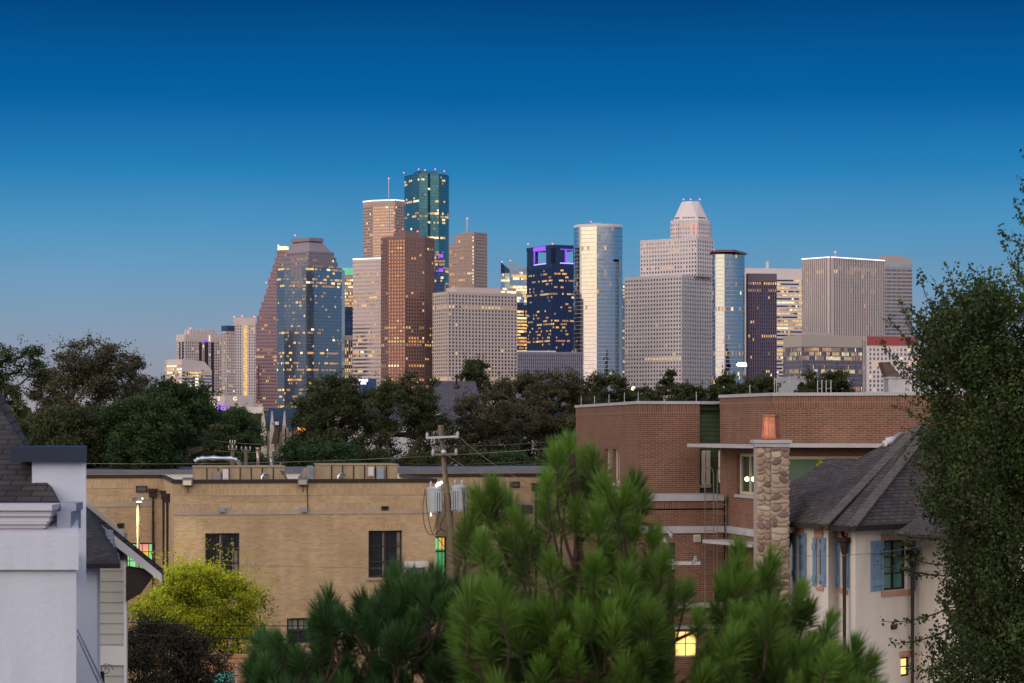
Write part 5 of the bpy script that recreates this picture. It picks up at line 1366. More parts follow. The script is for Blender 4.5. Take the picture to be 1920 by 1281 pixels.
m = MB(); m.box(xs_ + .02, NY + .1, gz(995, NY), gx(136, NY + .2), NY + .7, gz(960, NY)); m.box(xs_ + .02, NY + .3, gz(960, NY), gx(133, NY), NY + .7, gz(945, NY)); m.build('lead_flashing', M_LEAD, near)
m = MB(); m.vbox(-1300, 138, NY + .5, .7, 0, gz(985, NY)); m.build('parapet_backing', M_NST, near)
# dark roof
M_SH2 = brickwork('charcoal_shingles', (0.050, 0.048, 0.055), (0.028, 0.027, 0.032), (0.012, 0.012, 0.014), .3, .14, .01, rough=.95, var=.3, vs=1.2, bump=.8)
RY = 28.0; m = MB()
a, b, c, d = at(-60, 672, RY + 4), at(118, 952, RY), at(-260, 960, RY), at(116, 950, RY + 8)
m.poly([c, b, a]); m.poly([b, d, (a[0], a[1] + 1, a[2]), a])
q0, q1, q2 = at(-40, 720, RY + 4.5), at(62, 842, RY + 5.6), at(62, 842, RY + 9)
m.poly([q0, at(-60, 900, RY + 4.4), q1]); m.poly([q0, q1, q2])
m.build('roof', M_SH2, near)
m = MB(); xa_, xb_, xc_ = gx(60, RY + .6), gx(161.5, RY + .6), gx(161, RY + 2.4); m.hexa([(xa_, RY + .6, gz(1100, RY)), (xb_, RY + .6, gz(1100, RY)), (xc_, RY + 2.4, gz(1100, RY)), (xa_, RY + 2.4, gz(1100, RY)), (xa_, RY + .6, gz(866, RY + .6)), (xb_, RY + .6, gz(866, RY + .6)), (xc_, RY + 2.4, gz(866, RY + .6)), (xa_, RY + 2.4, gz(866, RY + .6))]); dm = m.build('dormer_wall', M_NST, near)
m = MB(); xa_, xb_, xc_ = gx(20, RY + .5), gx(163, RY + .5), gx(163, RY + 2.5); m.hexa([(xa_, RY + .48, gz(866, RY + .6)), (xb_, RY + .48, gz(866, RY + .6)), (xc_, RY + 2.5, gz(866, RY + .6)), (xa_, RY + 2.5, gz(866, RY + .6)), (xa_, RY + .48, gz(838, RY + .5)), (xb_, RY + .48, gz(838, RY + .5)), (xc_, RY + 2.5, gz(838, RY + .5)), (xa_, RY + 2.5, gz(838, RY + .5))]); m.build('dormer_cap', mottled('dark_blue_metal', (.018, .028, .055), .4, .1, 2, .3), near)
# second wing: lower roof, gutter, pale wall
WY = 33.0
m = MB()
e0, e1 = at(110, 1062, WY), at(225, 1057, WY); r0, r1 = at(110, 940, WY + 3.5), at(158, 948, WY + 3.5)
m.poly([e0, e1, at(213, 1010, WY + 2.4), r1, r0]); m.poly([e1, at(226, 1050, WY + 5), at(165, 955, WY + 6), r1, at(213, 1010, WY + 2.4)])
m.build('lower_roof', M_SH2, near)
m = MB(); m.box(gx(140, WY), WY - .12, gz(1065, WY), gx(226, WY), WY + .02, gz(1056, WY)); m.build('gutter', M_GUT, near)
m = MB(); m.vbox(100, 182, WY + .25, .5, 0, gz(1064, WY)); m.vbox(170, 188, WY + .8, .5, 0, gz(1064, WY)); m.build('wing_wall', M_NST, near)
for i in range(9):
    a = at(204 + i * 1.1 + (4 if i > 5 else 0), 995 + i * 7.2, WY + 2.2 - i * .2); m = MB()
    m.hexa([(a[0] - .05, a[1], a[2] - .04), (a[0] + .05, a[1], a[2] - .05), (a[0] + .05, a[1] + .1, a[2] - .05), (a[0] - .05, a[1] + .1, a[2] - .04), (a[0] - .05, a[1], a[2] + .015), (a[0] + .05, a[1], a[2]), (a[0] + .05, a[1] + .1, a[2]), (a[0] - .05, a[1] + .1, a[2] + .015)]); m.build('metal_flashing', M_LEAD, near)
# siding gable house behind
gab = empty('siding_house', (gx(200, 40), 41, 0), 'narrow cream lap sided house with a dark gable eave and timber bracket', 'house')
GY = 38.0; M_SID = mottled('cream_siding', (0.36, 0.38, 0.37), 0.7, 0.06, 1.5)
x0, x1 = gx(150, GY), gx(233, GY); m = MB(); z = 0.0; zt = gz(1000, GY)
while z < zt:
    m.poly([(x0, GY - .02, z), (x1, GY - .02, z), (x1, GY, z + .165), (x0, GY, z + .165)]); m.poly([(x0, GY, z), (x1, GY, z), (x1, GY - .02, z), (x0, GY - .02, z)]); z += .165
m.box(x0, GY + .01, 0, x1, GY + .3, zt)
m.poly([(x0, GY, zt), (x1, GY, zt), (x0, GY, gz(925, GY))]); m.build('wall', M_SID, gab)
m = MB(); m.box(x1 - .0, GY - .05, 0, gx(238.5, GY), GY + .06, gz(1010, GY)); m.box(x0, GY - .045, gz(1247, GY), x1, GY + .02, gz(1212, GY)); m.build('corner_board', M_WHT, gab)
ra, rb = at(150, 940, GY - .5), at(306, 1067, GY - .5); rr0, rr1 = at(150, 940, GY + 5), at(306, 1067, GY + 5)
m = MB(); rc_, rd_ = at(300, 1062, GY + 3), at(146, 938, GY + 3); m.hexa([(ra[0], ra[1], ra[2] - .1), (rb[0], rb[1], rb[2] - .1), (rc_[0], rc_[1], rc_[2] - .1), (rd_[0], rd_[1], rd_[2] - .1), ra, rb, rc_, rd_]); m.build('roof', M_SH2, gab)
m = MB(); fa, fb = at(150, 952, GY - .52), at(303, 1076, GY - .52); m.hexa([(fa[0], fa[1], fa[2] - .17), (fb[0], fb[1], fb[2] - .13), (fb[0], fb[1] + .06, fb[2] - .13), (fa[0], fa[1] + .06, fa[2] - .17), fa, fb, (fb[0], fb[1] + .06, fb[2]), (fa[0], fa[1] + .06, fa[2])]); m.build('fascia_board', M_WHT, gab)
m = MB(); p, q = at(238, 1128, GY - .2), at(292, 1074, GY - .2); m.hexa([(p[0], p[1] - .1, p[2] - .0), (p[0] + .2, p[1] - .1, p[2] + .12), (p[0] + .2, p[1] + .15, p[2] + .12), (p[0], p[1] + .15, p[2]), (p[0], p[1] - .1, p[2] + .55), (q[0], q[1] - .1, q[2] + .02), (q[0], q[1] + .15, q[2] + .02), (p[0], p[1] + .15, p[2] + .55)]); m.build('timber_bracket', mottled('dark_red_timber', (.020, .012, .014), .6, .2, 3), gab)
m = MB(); p = at(224, 1002, GY + 2); m.box(p[0] - .04, p[1], p[2] - .1, p[0] + .05, p[1] + .2, gz(982, GY + 2)); m.build('roof_vent', M_GUT, gab)
# slanted tie rods in front of the wing
for i, (a, b) in enumerate((((145, 1180), (193, 1281)), ((145, 1192), (189, 1290)))):
    m = MB(); p, q = at(*a, 30), at(*b, 30); m.tube([p, q], .013, 6)
    tag(m.build('steel_rod', M_LEAD, None, base=q), ('upper' if i == 0 else 'lower') + ' of two thin slanted steel rods beside the white stucco wall', 'rod', 'slanted steel rods')
m = MB(); c = at(199, 1256, 31); m.tube([(c[0] + .09 * (1 - t / 14) * math.cos(t * .8), 31, c[2] + .09 * (1 - t / 14) * math.sin(t * .8)) for t in range(14)], .005, 5); m.tube([(c[0] - .05, 31, c[2] - .02), (c[0] - .03, 31, c[2] - .3)], .03, 6)
tag(m.build('scroll_finial', M_GUT, None, base=(c[0], 31, c[2] - .3)), 'small dark iron scroll finial in front of the cream siding', 'finial')

# ------------------------------------------------------------------ middle distance houses
M_BMET = mottled('blue_standing_seam', (0.025, 0.055, 0.10), 0.45, 0.1, .5, .2)
M_CRM = mottled('cream_render', (0.44, 0.40, 0.35), 0.85, 0.08, .4)
M_WRN = mottled('pale_render', (0.46, 0.43, 0.44), 0.85, 0.08, .4)
M_SLT = brickwork('slate_roof', (0.085, 0.085, 0.115), (0.06, 0.06, 0.085), (0.03, .03, .04), .5, .22, .02, rough=.8, var=.15, bump=.3)
tw = empty('gabled_townhouse', (gx(530, 185), 190, 0), 'cream townhouse with steep blue metal roofs behind the oaks', 'townhouse'); TY = 185
m = MB(); m.box(gx(491, TY), TY, 0, gx(602, TY), TY + 10, gz(806, TY))
for x_a, x_b, x_t in ((490, 501, 493), (506, 515, 510.5), (529, 537, 534)):
    m.box(gx(x_a, TY), TY - .3, 0, gx(x_b, TY), TY + .3, gz(810, TY))
    m.hexa([(gx(x_a, TY), TY - .3, gz(810, TY)), (gx(x_b, TY), TY - .3, gz(810, TY)), (gx(x_b, TY), TY + .3, gz(810, TY)), (gx(x_a, TY), TY + .3, gz(810, TY)), (gx(x_t - .6, TY), TY - .3, gz(765 if x_a < 500 else 771, TY)), (gx(x_t + .8, TY), TY - .3, gz(765 if x_a < 500 else 771, TY)), (gx(x_t + .8, TY), TY + .3, gz(771, TY)), (gx(x_t - .6, TY), TY + .3, gz(771, TY))])
m.build('wall', M_CRM, tw)
m = MB(); m.hexa([(gx(493, TY), TY - .1, gz(809, TY)), (gx(604, TY), TY - .1, gz(802, TY)), (gx(604, TY), TY + 12, gz(804, TY)), (gx(493, TY), TY + 12, gz(809, TY)), (gx(494, TY), TY + 4, gz(765, TY)), (gx(600, TY), TY + 4, gz(766, TY)), (gx(600, TY), TY + 6, gz(766, TY)), (gx(494, TY), TY + 6, gz(765, TY))])
for i in range(22):
    x = 496 + i * 4.8
    m.tube([(gx(x, TY), TY - .14, gz(808, TY)), (gx(x, TY), TY + 3.95, gz(765.5, TY))], .05, 4)
m.build('roof', M_BMET, tw)
for a, b, y0, y1 in ((492, 494.5, 816, 835), (499, 501.5, 816, 835), (513, 515, 816, 832)):
    m = MB(); m.box(gx(a, TY), TY - .45, gz(y1, TY), gx(b, TY), TY - .2, gz(y0, TY)); m.build('window', GL_WIN, tw)
m = MB(); m.hexa([(gx(513, TY), TY - 2, gz(832, TY)), (gx(524, TY), TY - 2, gz(832, TY)), (gx(524, TY), TY - .4, gz(832, TY)), (gx(513, TY), TY - .4, gz(832, TY)), (gx(521, TY), TY - 2, gz(797, TY)), (gx(528.5, TY), TY - 2, gz(796, TY)), (gx(528.5, TY), TY - .4, gz(796, TY)), (gx(521, TY), TY - .4, gz(797, TY))]); m.build('stair_roof', mottled('brown_shingle', (.07, .05, .045), .9, .2, .6), tw)
m = MB(); m.box(gx(521, TY), TY - 2.4, gz(797, TY), gx(528, TY), TY - 2.1, gz(791, TY)); m.build('balustrade', M_WHT, tw)
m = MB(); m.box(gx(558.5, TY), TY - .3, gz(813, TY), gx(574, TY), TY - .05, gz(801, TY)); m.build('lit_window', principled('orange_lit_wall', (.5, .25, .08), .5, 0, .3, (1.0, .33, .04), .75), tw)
m = MB(); m.box(gx(548.5, TY), TY - .35, gz(830, TY), gx(550.5, TY), TY - .05, gz(802, TY)); m.build('drainpipe', M_GUT, tw)
m = MB(); m.box(gx(535, TY), TY - .3, gz(830, TY), gx(541, TY), TY - .04, gz(802, TY)); m.build('brick_panel', mottled('pink_brick_panel', (.40, .26, .20), .9, .15, 2), tw)


def far_house(x0, x1, yb, yr, Y, label, wm, rm, ridge=(0.2, 0.8), wins=0):
    h = empty('townhouse', (gx((x0 + x1) / 2, Y), Y + 5, 0), label, 'townhouse', 'pale townhouses behind the oaks')
    m = MB(); m.box(gx(x0, Y), Y, 0, gx(x1, Y), Y + 9, gz(yb, Y)); m.build('wall', wm, h)
    a, b = gx(x0 - 3, Y), gx(x1 + 3, Y); l = b - a; zb_, zr = gz(yb, Y) - .05, gz(yr, Y); m = MB()
    lo_ = [(a, Y - .4, zb_), (b, Y - .4, zb_), (b, Y + 9.4, zb_), (a, Y + 9.4, zb_)]; hi_ = [(a + l * ridge[0], Y + 4, zr), (a + l * ridge[1], Y + 4, zr), (a + l * ridge[1], Y + 5, zr), (a + l * ridge[0], Y + 5, zr)]
    m.hexa(lo_ + hi_); ro = m.build('roof', rm, h)
    for i in range(wins):
        x = x0 + (x1 - x0) * (i + .5) / wins; m = MB(); m.box(gx(x - 3, Y), Y - .06, gz(yb + 32, Y), gx(x + 3, Y), Y + .02, gz(yb + 12, Y)); f = m.build('window', M_WHT, h)
        m = MB(); m.box(gx(x - 2.4, Y), Y - .09, gz(yb + 31, Y), gx(x + 2.4, Y), Y - .06, gz(yb + 13, Y)); m.build('pane', GL_WIN, f)
    return h, ro


h, ro = far_house(806, 905, 768, 713, 200, 'tall house with a steep dark slate roof and vent among the oaks', M_WRN, M_SLT, (0.06, 0.82), 3)
m = MB(); p = at(856, 722, 203); m.tube([(p[0], p[1], p[2] - .9), (p[0], p[1], p[2] + .9)], .12, 8); m.ball((p[0], p[1], p[2] - .2), .28, 0, 6); m.build('roof_vent', M_GUT, ro)
far_house(600, 705, 775, 742, 172, 'pale townhouse behind the leftmost centre oak', M_WRN, M_SLT, (.2, .8), 4)
far_house(712, 800, 786, 752, 176, 'cream trimmed townhouse between the two biggest oaks', M_WHT, M_SLT, (.2, .8), 4)
far_house(815, 905, 795, 765, 180, 'pale townhouse hidden behind the utility pole top', M_WRN, M_SLT, (.2, .8), 4)
far_house(918, 1075, 812, 768, 172, 'long pale townhouse with a dark blue roof left of the red brick building', M_WRN, M_BMET, (.12, .9), 6)

# ------------------------------------------------------------------ poles, lamps, wires, fence
M_WOOD = mottled('weathered_pole_wood', (0.17, 0.14, 0.10), 0.9, 0.3, 2.0, bump=.5, bscale=20, stretch=(6, 6, .4))
M_TRF = mottled('pale_grey_transformer', (0.36, 0.40, 0.44), 0.5, 0.06, 3)
M_CAB = principled('black_cable', (0.012, 0.012, 0.015), 0.6)
PY = 80.0
pole = empty('utility_pole', (gx(862, PY), PY, 0), 'leaning wooden utility pole in front of the tan brick school', 'utility pole')
m = MB(); m.tube([(gx(866, PY), PY, 0), at(852, 1100, PY), at(842, 970, PY), at(826.5, 797, PY)], [.17, .155, .14, .105], 12); m.build('pole', M_WOOD, pole, True)
m = MB(); a, b = at(800, 821, PY - .16), at(859, 818.5, PY - .16); m.obox(a[:2], b[:2], -.05, .05, a[2] - .035, a[2] + .035, 0, b[2] - .035, b[2] + .035); m.build('crossarm', METAL, pole)
m = MB(); a, b = at(811, 852, PY - .17), at(856, 851.5, PY - .17); m.obox(a[:2], b[:2], -.04, .04, a[2] - .03, a[2] + .04); m.build('crossarm', M_WOOD, pole)
for px_, py_ in ((801, 817), (858, 815), (812, 848), (855, 847)):
    p = at(px_, py_ + 2, PY - .16); m = MB(); m.lathe(p[0], p[1], [(.03, p[2] - .1), (.06, p[2] - .02), (.035, p[2] + .02), (.06, p[2] + .06), (.02, p[2] + .14)], 8); m.build('insulator', M_TRF, pole, True)
m = MB(); p = at(832, 848, PY - .15); m.ball((p[0], p[1], p[2]), .1, 0, 6); m.build('clamp', METAL, pole)
def transformer(px0, px1, y0, y1, label, lab2):
    cx_, r_ = gx((px0 + px1) / 2, PY), (gx(px1, PY) - gx(px0, PY)) / 2; z0, z1 = gz(y1, PY), gz(y0, PY)
    t_ = empty('transformer', (cx_, PY, z0), label, 'transformer', 'grey transformers on the utility pole')
    m = MB(); m.lathe(cx_, PY, [(r_ * .92, z0), (r_ * .98, z0 + .04), (r_, z0 + .08), (r_, z1 - .1), (r_ * 1.05, z1 - .09), (r_ * 1.05, z1 - .04), (r_ * .8, z1), (.05, z1 + .03)], 20); m.build('tank', M_TRF, t_, False)
    m = MB(); s_ = 1 if lab2 else -1
    for k in range(3): m.box(cx_ + s_ * (r_ * .3 + k * .07) - .02, PY - r_ - .07, z0 + .06, cx_ + s_ * (r_ * .3 + k * .07) + .02, PY - r_ * .55, z1 - .16)
    m.build('cooling_fin', M_TRF, t_)
    m = MB()
    for s_ in (-.5, .4): m.lathe(cx_ + r_ * s_, PY, [(.03, z1 - .02), (.045, z1 + .03), (.03, z1 + .07), (.045, z1 + .1), (.012, z1 + .2)], 8)
    m.build('bushing', METAL, t_, True)
    return t_
transformer(801, 829, 913, 962, 'left grey transformer can hung on the leaning utility pole', 1)
transformer(846, 875, 910, 959, 'right grey transformer can hung on the leaning utility pole', 0)
m = MB(); p = at(836, 940, PY - .17)
for y_ in (922, 950): m.box(gx(826, PY), PY - .05, gz(y_, PY) - .03, gx(848, PY), PY + .03, gz(y_, PY) + .03)
m.build('mounting_bracket', mottled('pinkish_bracket', (.35, .27, .26), .6, .1, 4), pole)
lm = empty('pole_lamp', at(826, 908, PY - .3), 'white glowing lamp on the utility pole above the left transformer', 'lamp')
m = MB(); a, b = at(817, 912, PY - .35), at(829, 904, PY - .3); m.tube([a, ((a[0] + b[0]) / 2, a[1], (a[2] + b[2]) / 2 + .01), b], [.05, .075, .05], 10); m.build('diffuser', principled('lamp_diffuser', (.9, .9, .9), .4, 0, .3, (1, .98, .9), 2.2), lm, True)
m = MB(); m.tube([b, at(834, 903, PY)], .03, 6); m.build('arm', METAL, lm)
m = MB()
def cab(pts, r_=.014):
    P = [Vector(at(x, y, PY - .25)) for x, y in pts]; out = []
    for i in range(len(P) - 1):
        p0, p1, p2, p3 = P[max(i - 1, 0)], P[i], P[i + 1], P[min(i + 2, len(P) - 1)]
        for t in [k / 5 for k in range(5)]:
            out.append(.5 * ((2 * p1) + (-p0 + p2) * t + (2 * p0 - 5 * p1 + 4 * p2 - p3) * t * t + (-p0 + 3 * p1 - 3 * p2 + p3) * t ** 3))
    out.append(P[-1]); m.tube(out, r_, 6)
for pts in (((797, 916), (795, 935), (793, 955), (796, 985), (804, 1001), (812, 1003)), ((799, 920), (800, 950), (806, 985), (811, 1000), (826, 1016), (836, 1030)),
            ((826, 955), (820, 975), (812, 998)), ((835, 965), (826, 985), (827, 992), (834, 996), (837, 998)), ((827, 992), (815, 1002)), ((874, 915), (877, 940), (872, 985), (862, 1004), (850, 1001)),
            ((870, 918), (872, 950), (868, 990), (858, 1010), (848, 1010)), ((867, 915), (871, 975), (866, 1000), (852, 1008))): cab(pts)
m.build('looped_cable', M_CAB, pole)
m = MB(); p = at(808, 960, PY - .2); m.box(p[0] - .03, p[1], gz(968, PY), p[0] + .03, p[1] + .05, gz(960, PY)); m.build('fuse_light', principled('white_fuse', (.9, .9, .9), .3, 0, .3, (1, 1, .95), .6), pole)


def wire(a, b, sag, label, rad=.012, grp='power lines', mat=None):
    m = MB(); A_, B_ = Vector(a), Vector(b); pts = []
    for k in range(17):
        t = k / 16; p = A_.lerp(B_, t); p.z -= sag * 4 * t * (1 - t); pts.append(p)
    m.tube(pts, rad, 5); tag(m.build('power_line', mat or M_WIRE, None, base=tuple(A_)), label, 'wire', grp)


M_WIRE = mottled('aluminium_wire', (0.16, 0.15, 0.13), 0.5, .1, 2, .3)
wire(at(100, 868, 95), at(1100, 836, 85), .25, 'thin wire crossing from the left edge over the silver duct to the red brick building')
wire(at(400, 826, 130), at(495, 833, 130), .05, 'upper short wire on the far distribution pole', .02)
wire(at(400, 845, 130), at(500, 848, 130), .05, 'lower short wire on the far distribution pole', .02)
wire(at(827, 835, PY), at(1085, 822, 88), .1, 'highest wire running right from the leaning utility pole')
wire(at(770, 870, PY), at(1085, 857, 88), .1, 'upper of the paired wires above the school roof edge', .01)
wire(at(770, 875, PY), at(1085, 862, 88), .1, 'lower of the paired wires above the school roof edge', .01)
wire(at(859, 817, PY), at(1010, 915, 60), .15, 'wire falling steeply right from the upper crossarm', .01)
wire(at(834, 850, PY), at(960, 905, 60), .15, 'wire falling steeply right from the lower crossarm', .01)
wire(at(380, 1058, 85), at(760, 1066, 85), .02, 'faint wire across the middle of the tan brick wall', .008)
wire(at(236, 1167, 60), at(640, 1172, 60), .05, 'upper dark cable crossing the yellow green tree', .014, mat=M_CAB)
wire(at(236, 1188, 58), at(640, 1199, 58), .05, 'lower dark cable crossing the yellow green tree', .018, mat=M_CAB)
wire(at(1470, 1040, 60), at(1920, 976, 45), .25, 'thin pale wire crossing in front of the stucco house and dark tree', .007)
# distribution pole in the distance
def smallpole(px, y0, y1, Y, label, arms):
    r_ = empty('distribution_pole', (gx(px, Y), Y, 0), label, 'utility pole', 'small far utility poles'); m = MB(); m.tube([(gx(px, Y), Y, 0), at(px, y0, Y)], [.16, .11], 8); m.build('pole', M_WOOD, r_)
    for ay, w_ in arms:
        m = MB(); a, b = at(px - w_, ay, Y - .12), at(px + w_, ay + .5, Y - .12); m.obox(a[:2], b[:2], -.03, .03, a[2] - .03, a[2] + .03); m.build('crossarm', M_WOOD, r_)
        for s_ in (-.9, 0, .9):
            p = at(px + w_ * s_, ay - 1, Y - .12); m = MB(); m.lathe(p[0], p[1], [(.03, p[2]), (.045, p[2] + .1), (.02, p[2] + .2)], 6); m.build('insulator', METAL, r_)
smallpole(436, 831, 0, 130, 'distant utility pole with crossarms above the curved duct', ((843, 8), (833, 5)))
smallpole(461, 838, 0, 136, 'dark distant utility pole with a braced arm above the flue pipe', ((845, 9),))
# pole with pale crossarm in front of the lower brick storey
p2 = empty('crossarm_pole', (gx(1258, 70), 70, 0), 'dark pole with one long pale crossarm before the lower red brick wall', 'utility pole'); m = MB(); m.tube([(gx(1258, 70), 70, 0), at(1258, 1018, 70)], [.15, .12], 10); m.build('pole', M_GUT, p2)
m = MB(); a, b = at(1248, 1056, 69.84), at(1313, 1054, 69.84); m.obox(a[:2], b[:2], -.06, .06, a[2] - .05, a[2] + .05); m.build('crossarm', METAL, p2)
for px_, py_, sx_ in ((1258, 1002, 0), (1246, 1014, -.1), (1305, 1048, .12)):
    m = MB(); p = at(px_, py_, 69.8); m.tube([(p[0] - sx_, p[1], p[2] - .14), p, (p[0] - sx_ * .3, p[1], p[2] + .08)], [.05, .07, .05], 8); m.build('insulator', M_TRF, p2, True)
m = MB(); 
for y_ in (1052, 1063): m.box(gx(1253, 70), 69.8, gz(y_, 70) - .06, gx(1263, 70), 69.9, gz(y_, 70) + .06)
m.build('clamp', METAL, p2)
wire(at(1225, 960, 66), at(1303, 1046, 69.8), .02, 'wire dropping to the pale crossarm from upper left', .007)
wire(at(1258, 1072, 69.8), at(1345, 1175, 62), .0, 'guy wire slanting down right from the dark crossarm pole', .012)
# security camera like lamp on a wall near the chimney
m = MB(); p = at(1412, 1075, 74); m.tube([(p[0] - .12, p[1], p[2] - .02), (p[0] + .08, p[1], p[2] + .03)], .07, 8); m.tube([(p[0] + .08, p[1], p[2]), (p[0] + .2, p[1] + .3, p[2])], .02, 6)
tag(m.build('wall_lamp', M_TRF, None, True, base=p), 'small white bullet shaped wall lamp left of the stone chimney', 'lamp')
# street lamp by the school
SY = 82.0
sl_ = empty('street_lamp', (gx(259.5, SY), SY, 0), 'slim parking lot lamp with a flat head in front of the school', 'street lamp')
m = MB(); m.tube([(gx(259.5, SY), SY, 0), at(259.5, 941, SY)], [.075, .06], 10); m.build('pole', mottled('bronze_pole', (0.10, 0.085, 0.06), .45, .1, 3, .3), sl_, True)
m = MB(); a = at(250, 939, SY); b = at(264, 939, SY); m.box(a[0], SY - .2, a[2] - .02, b[0], SY + .2, a[2] + .09)
for k in range(3): m.box(a[0] - .01, SY - .21 + k * .12, a[2] + .09, a[0] + .12, SY - .16 + k * .12, a[2] + .11)
c = at(286, 940, SY); m.box(b[0], SY - .12, a[2] - .01, c[0], SY + .12, a[2] + .04); m.build('lamp_head', M_GRYM, sl_)
m = MB(); m.box(a[0] + .16, SY - .32, a[2] - .04, b[0] + .04, SY - .06, a[2] - .02); m.build('led_panel', principled('led_panel_glow', (.9, .9, .8), .4, 0, .3, (1, .93, .75), 6.0), sl_)
m = MB(); m.ball(at(267, 935, SY), .035, 0, 6); m.build('photocell', principled('photocell_glow', (.9, .9, .9), .4, 0, .3, (1, 1, .9), 1.5), sl_)
ld = bpy.data.lights.new('lamp_light', 'AREA'); lo = bpy.data.objects.new('lamp_light', ld); COL.objects.link(lo)
ld.shape = 'RECTANGLE'; ld.size = .3; ld.size_y = .3; ld.energy = 130; ld.color = (1.0, .9, .55); ld.spread = R(150)
lo.location = (gx(258, SY), SY - .45, gz(943, SY)); lo.rotation_euler = Vector((.35, .10, -1)).to_track_quat('-Z', 'Y').to_euler()
ls = bpy.data.lights.new('school_flood_light', 'SPOT'); lso = bpy.data.objects.new('school_flood_light', ls); COL.objects.link(lso)
P = sc(u_at(351.5, 0), -.5); ls.energy = 950; ls.color = (1.0, .88, .5); ls.spot_size = R(120); ls.spot_blend = .8; ls.shadow_soft_size = .12
lso.location = (P[0], P[1], gz(909, 90)); lso.rotation_euler = Vector((.1, -.75, -1)).to_track_quat('-Z', 'Y').to_euler()
# lamps in the far trees
for i, (px_, py_, Y, st, lb) in enumerate(((1188, 730, 260, 6, 'bright white street lamp glowing among the trees left of the grid tower'), (1090, 739, 250, 3, 'small white street lamp glowing at the top left of the red brick building'))):
    r_ = empty('street_lamp', (gx(px_, Y), Y, 0), lb, 'street lamp'); m = MB(); m.tube([(gx(px_, Y), Y, 0), at(px_, py_ + 4, Y)], .08, 6); m.build('pole', METAL, r_)
    m = MB(); m.ball(at(px_, py_, Y), .26 if i == 0 else .15, 0, 6); m.build('lamp', principled('lamp_glow_%d' % i, (1, 1, .9), .4, 0, .3, (1, .92, .7), st), r_)
# brick fence and dumpster in front of the school
M_FEN = brickwork('orange_brick', (0.36, 0.17, 0.075), (0.28, 0.12, 0.06), (0.36, .26, .18), .22, .075, .01, var=.2)
fy = 74.0; r_ = empty('brick_fence', (gx(470, fy), fy, 0), 'orange brown brick garden wall with a pale standpipe below the yellow green tree', 'brick wall'); m = MB()
m.box(gx(330, fy), fy, 0, gx(640, fy), fy + .3, gz(1243, fy)); m.build('wall', M_FEN, r_); m = MB(); m.box(gx(330, fy), fy - .03, gz(1243, fy), gx(640, fy), fy + .33, gz(1233, fy)); m.build('soldier_course', brickwork('orange_soldier', (0.36, 0.17, 0.075), (0.28, 0.12, 0.06), (0.36, .26, .18), .22, .075, .01, rot=True, offset=0), r_)
m = MB(); m.box(gx(329, fy), fy - .07, gz(1233, fy), gx(641, fy), fy + .37, gz(1228, fy)); m.build('coping', M_FEN, r_)
m = MB(); m.tube([(gx(443.5, fy), fy - .2, 0), at(443.5, 1246, fy - .2)], [.05, .02], 8); tag(m.build('standpipe', M_LEDGE, None, base=(gx(443.5, fy), fy - .2, 0)), 'pale tapering standpipe before the orange brick wall', 'pipe')
dm_ = empty('dumpster', (gx(418, 70), 70, 0), 'teal green dumpster lid at the bottom edge before the orange brick wall', 'dumpster'); M_TEAL = mottled('teal_paint', (.03, .22, .18), .5, .15, 2)
m = MB(); m.box(gx(400, 70), 69, 0, gx(436, 70), 70.5, gz(1274, 69.5)); m.build('bin', M_TEAL, dm_); m = MB(); m.hexa([(gx(399, 70), 68.9, gz(1275, 69.5)), (gx(438, 70), 68.9, gz(1275, 69.5)), (gx(438, 70), 70.6, gz(1275, 69.5)), (gx(399, 70), 70.6, gz(1275, 69.5)), (gx(402, 70), 69.4, gz(1266, 69.5)), (gx(434, 70), 69.4, gz(1264, 69.5)), (gx(434, 70), 70.3, gz(1264, 69.5)), (gx(402, 70), 70.3, gz(1266, 69.5))]); m.build('lid', mottled('pale_teal', (.10, .38, .30), .4, .2, 2), dm_)


# ------------------------------------------------------------------ vegetation
M_BARK = mottled('grey_bark', (0.06, 0.05, 0.042), 0.95, 0.35, 6, bump=.6, bscale=25)
M_BARKP = mottled('pine_bark', (0.05, 0.033, 0.026), 0.95, 0.35, 8, bump=.6, bscale=30)
F_OAK = foliage('oak_leaves', (0.014, 0.022, 0.008), (0.075, 0.098, 0.034), .2)
F_OLIVE = foliage('olive_leaves', (0.022, 0.026, 0.014), (0.125, 0.115, 0.062), .2)
F_GREEN = foliage('green_leaves', (0.012, 0.028, 0.010), (0.055, 0.115, 0.035), .25)
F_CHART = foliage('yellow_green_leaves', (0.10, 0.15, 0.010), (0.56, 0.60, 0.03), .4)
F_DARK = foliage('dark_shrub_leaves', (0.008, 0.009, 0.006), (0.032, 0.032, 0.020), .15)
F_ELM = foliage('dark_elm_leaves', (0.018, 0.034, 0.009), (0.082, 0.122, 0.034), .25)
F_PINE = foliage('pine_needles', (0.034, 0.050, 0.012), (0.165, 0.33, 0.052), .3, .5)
F_PINED = foliage('dark_pine_needles', (0.016, 0.026, 0.010), (0.062, 0.165, 0.046), .25, .5)


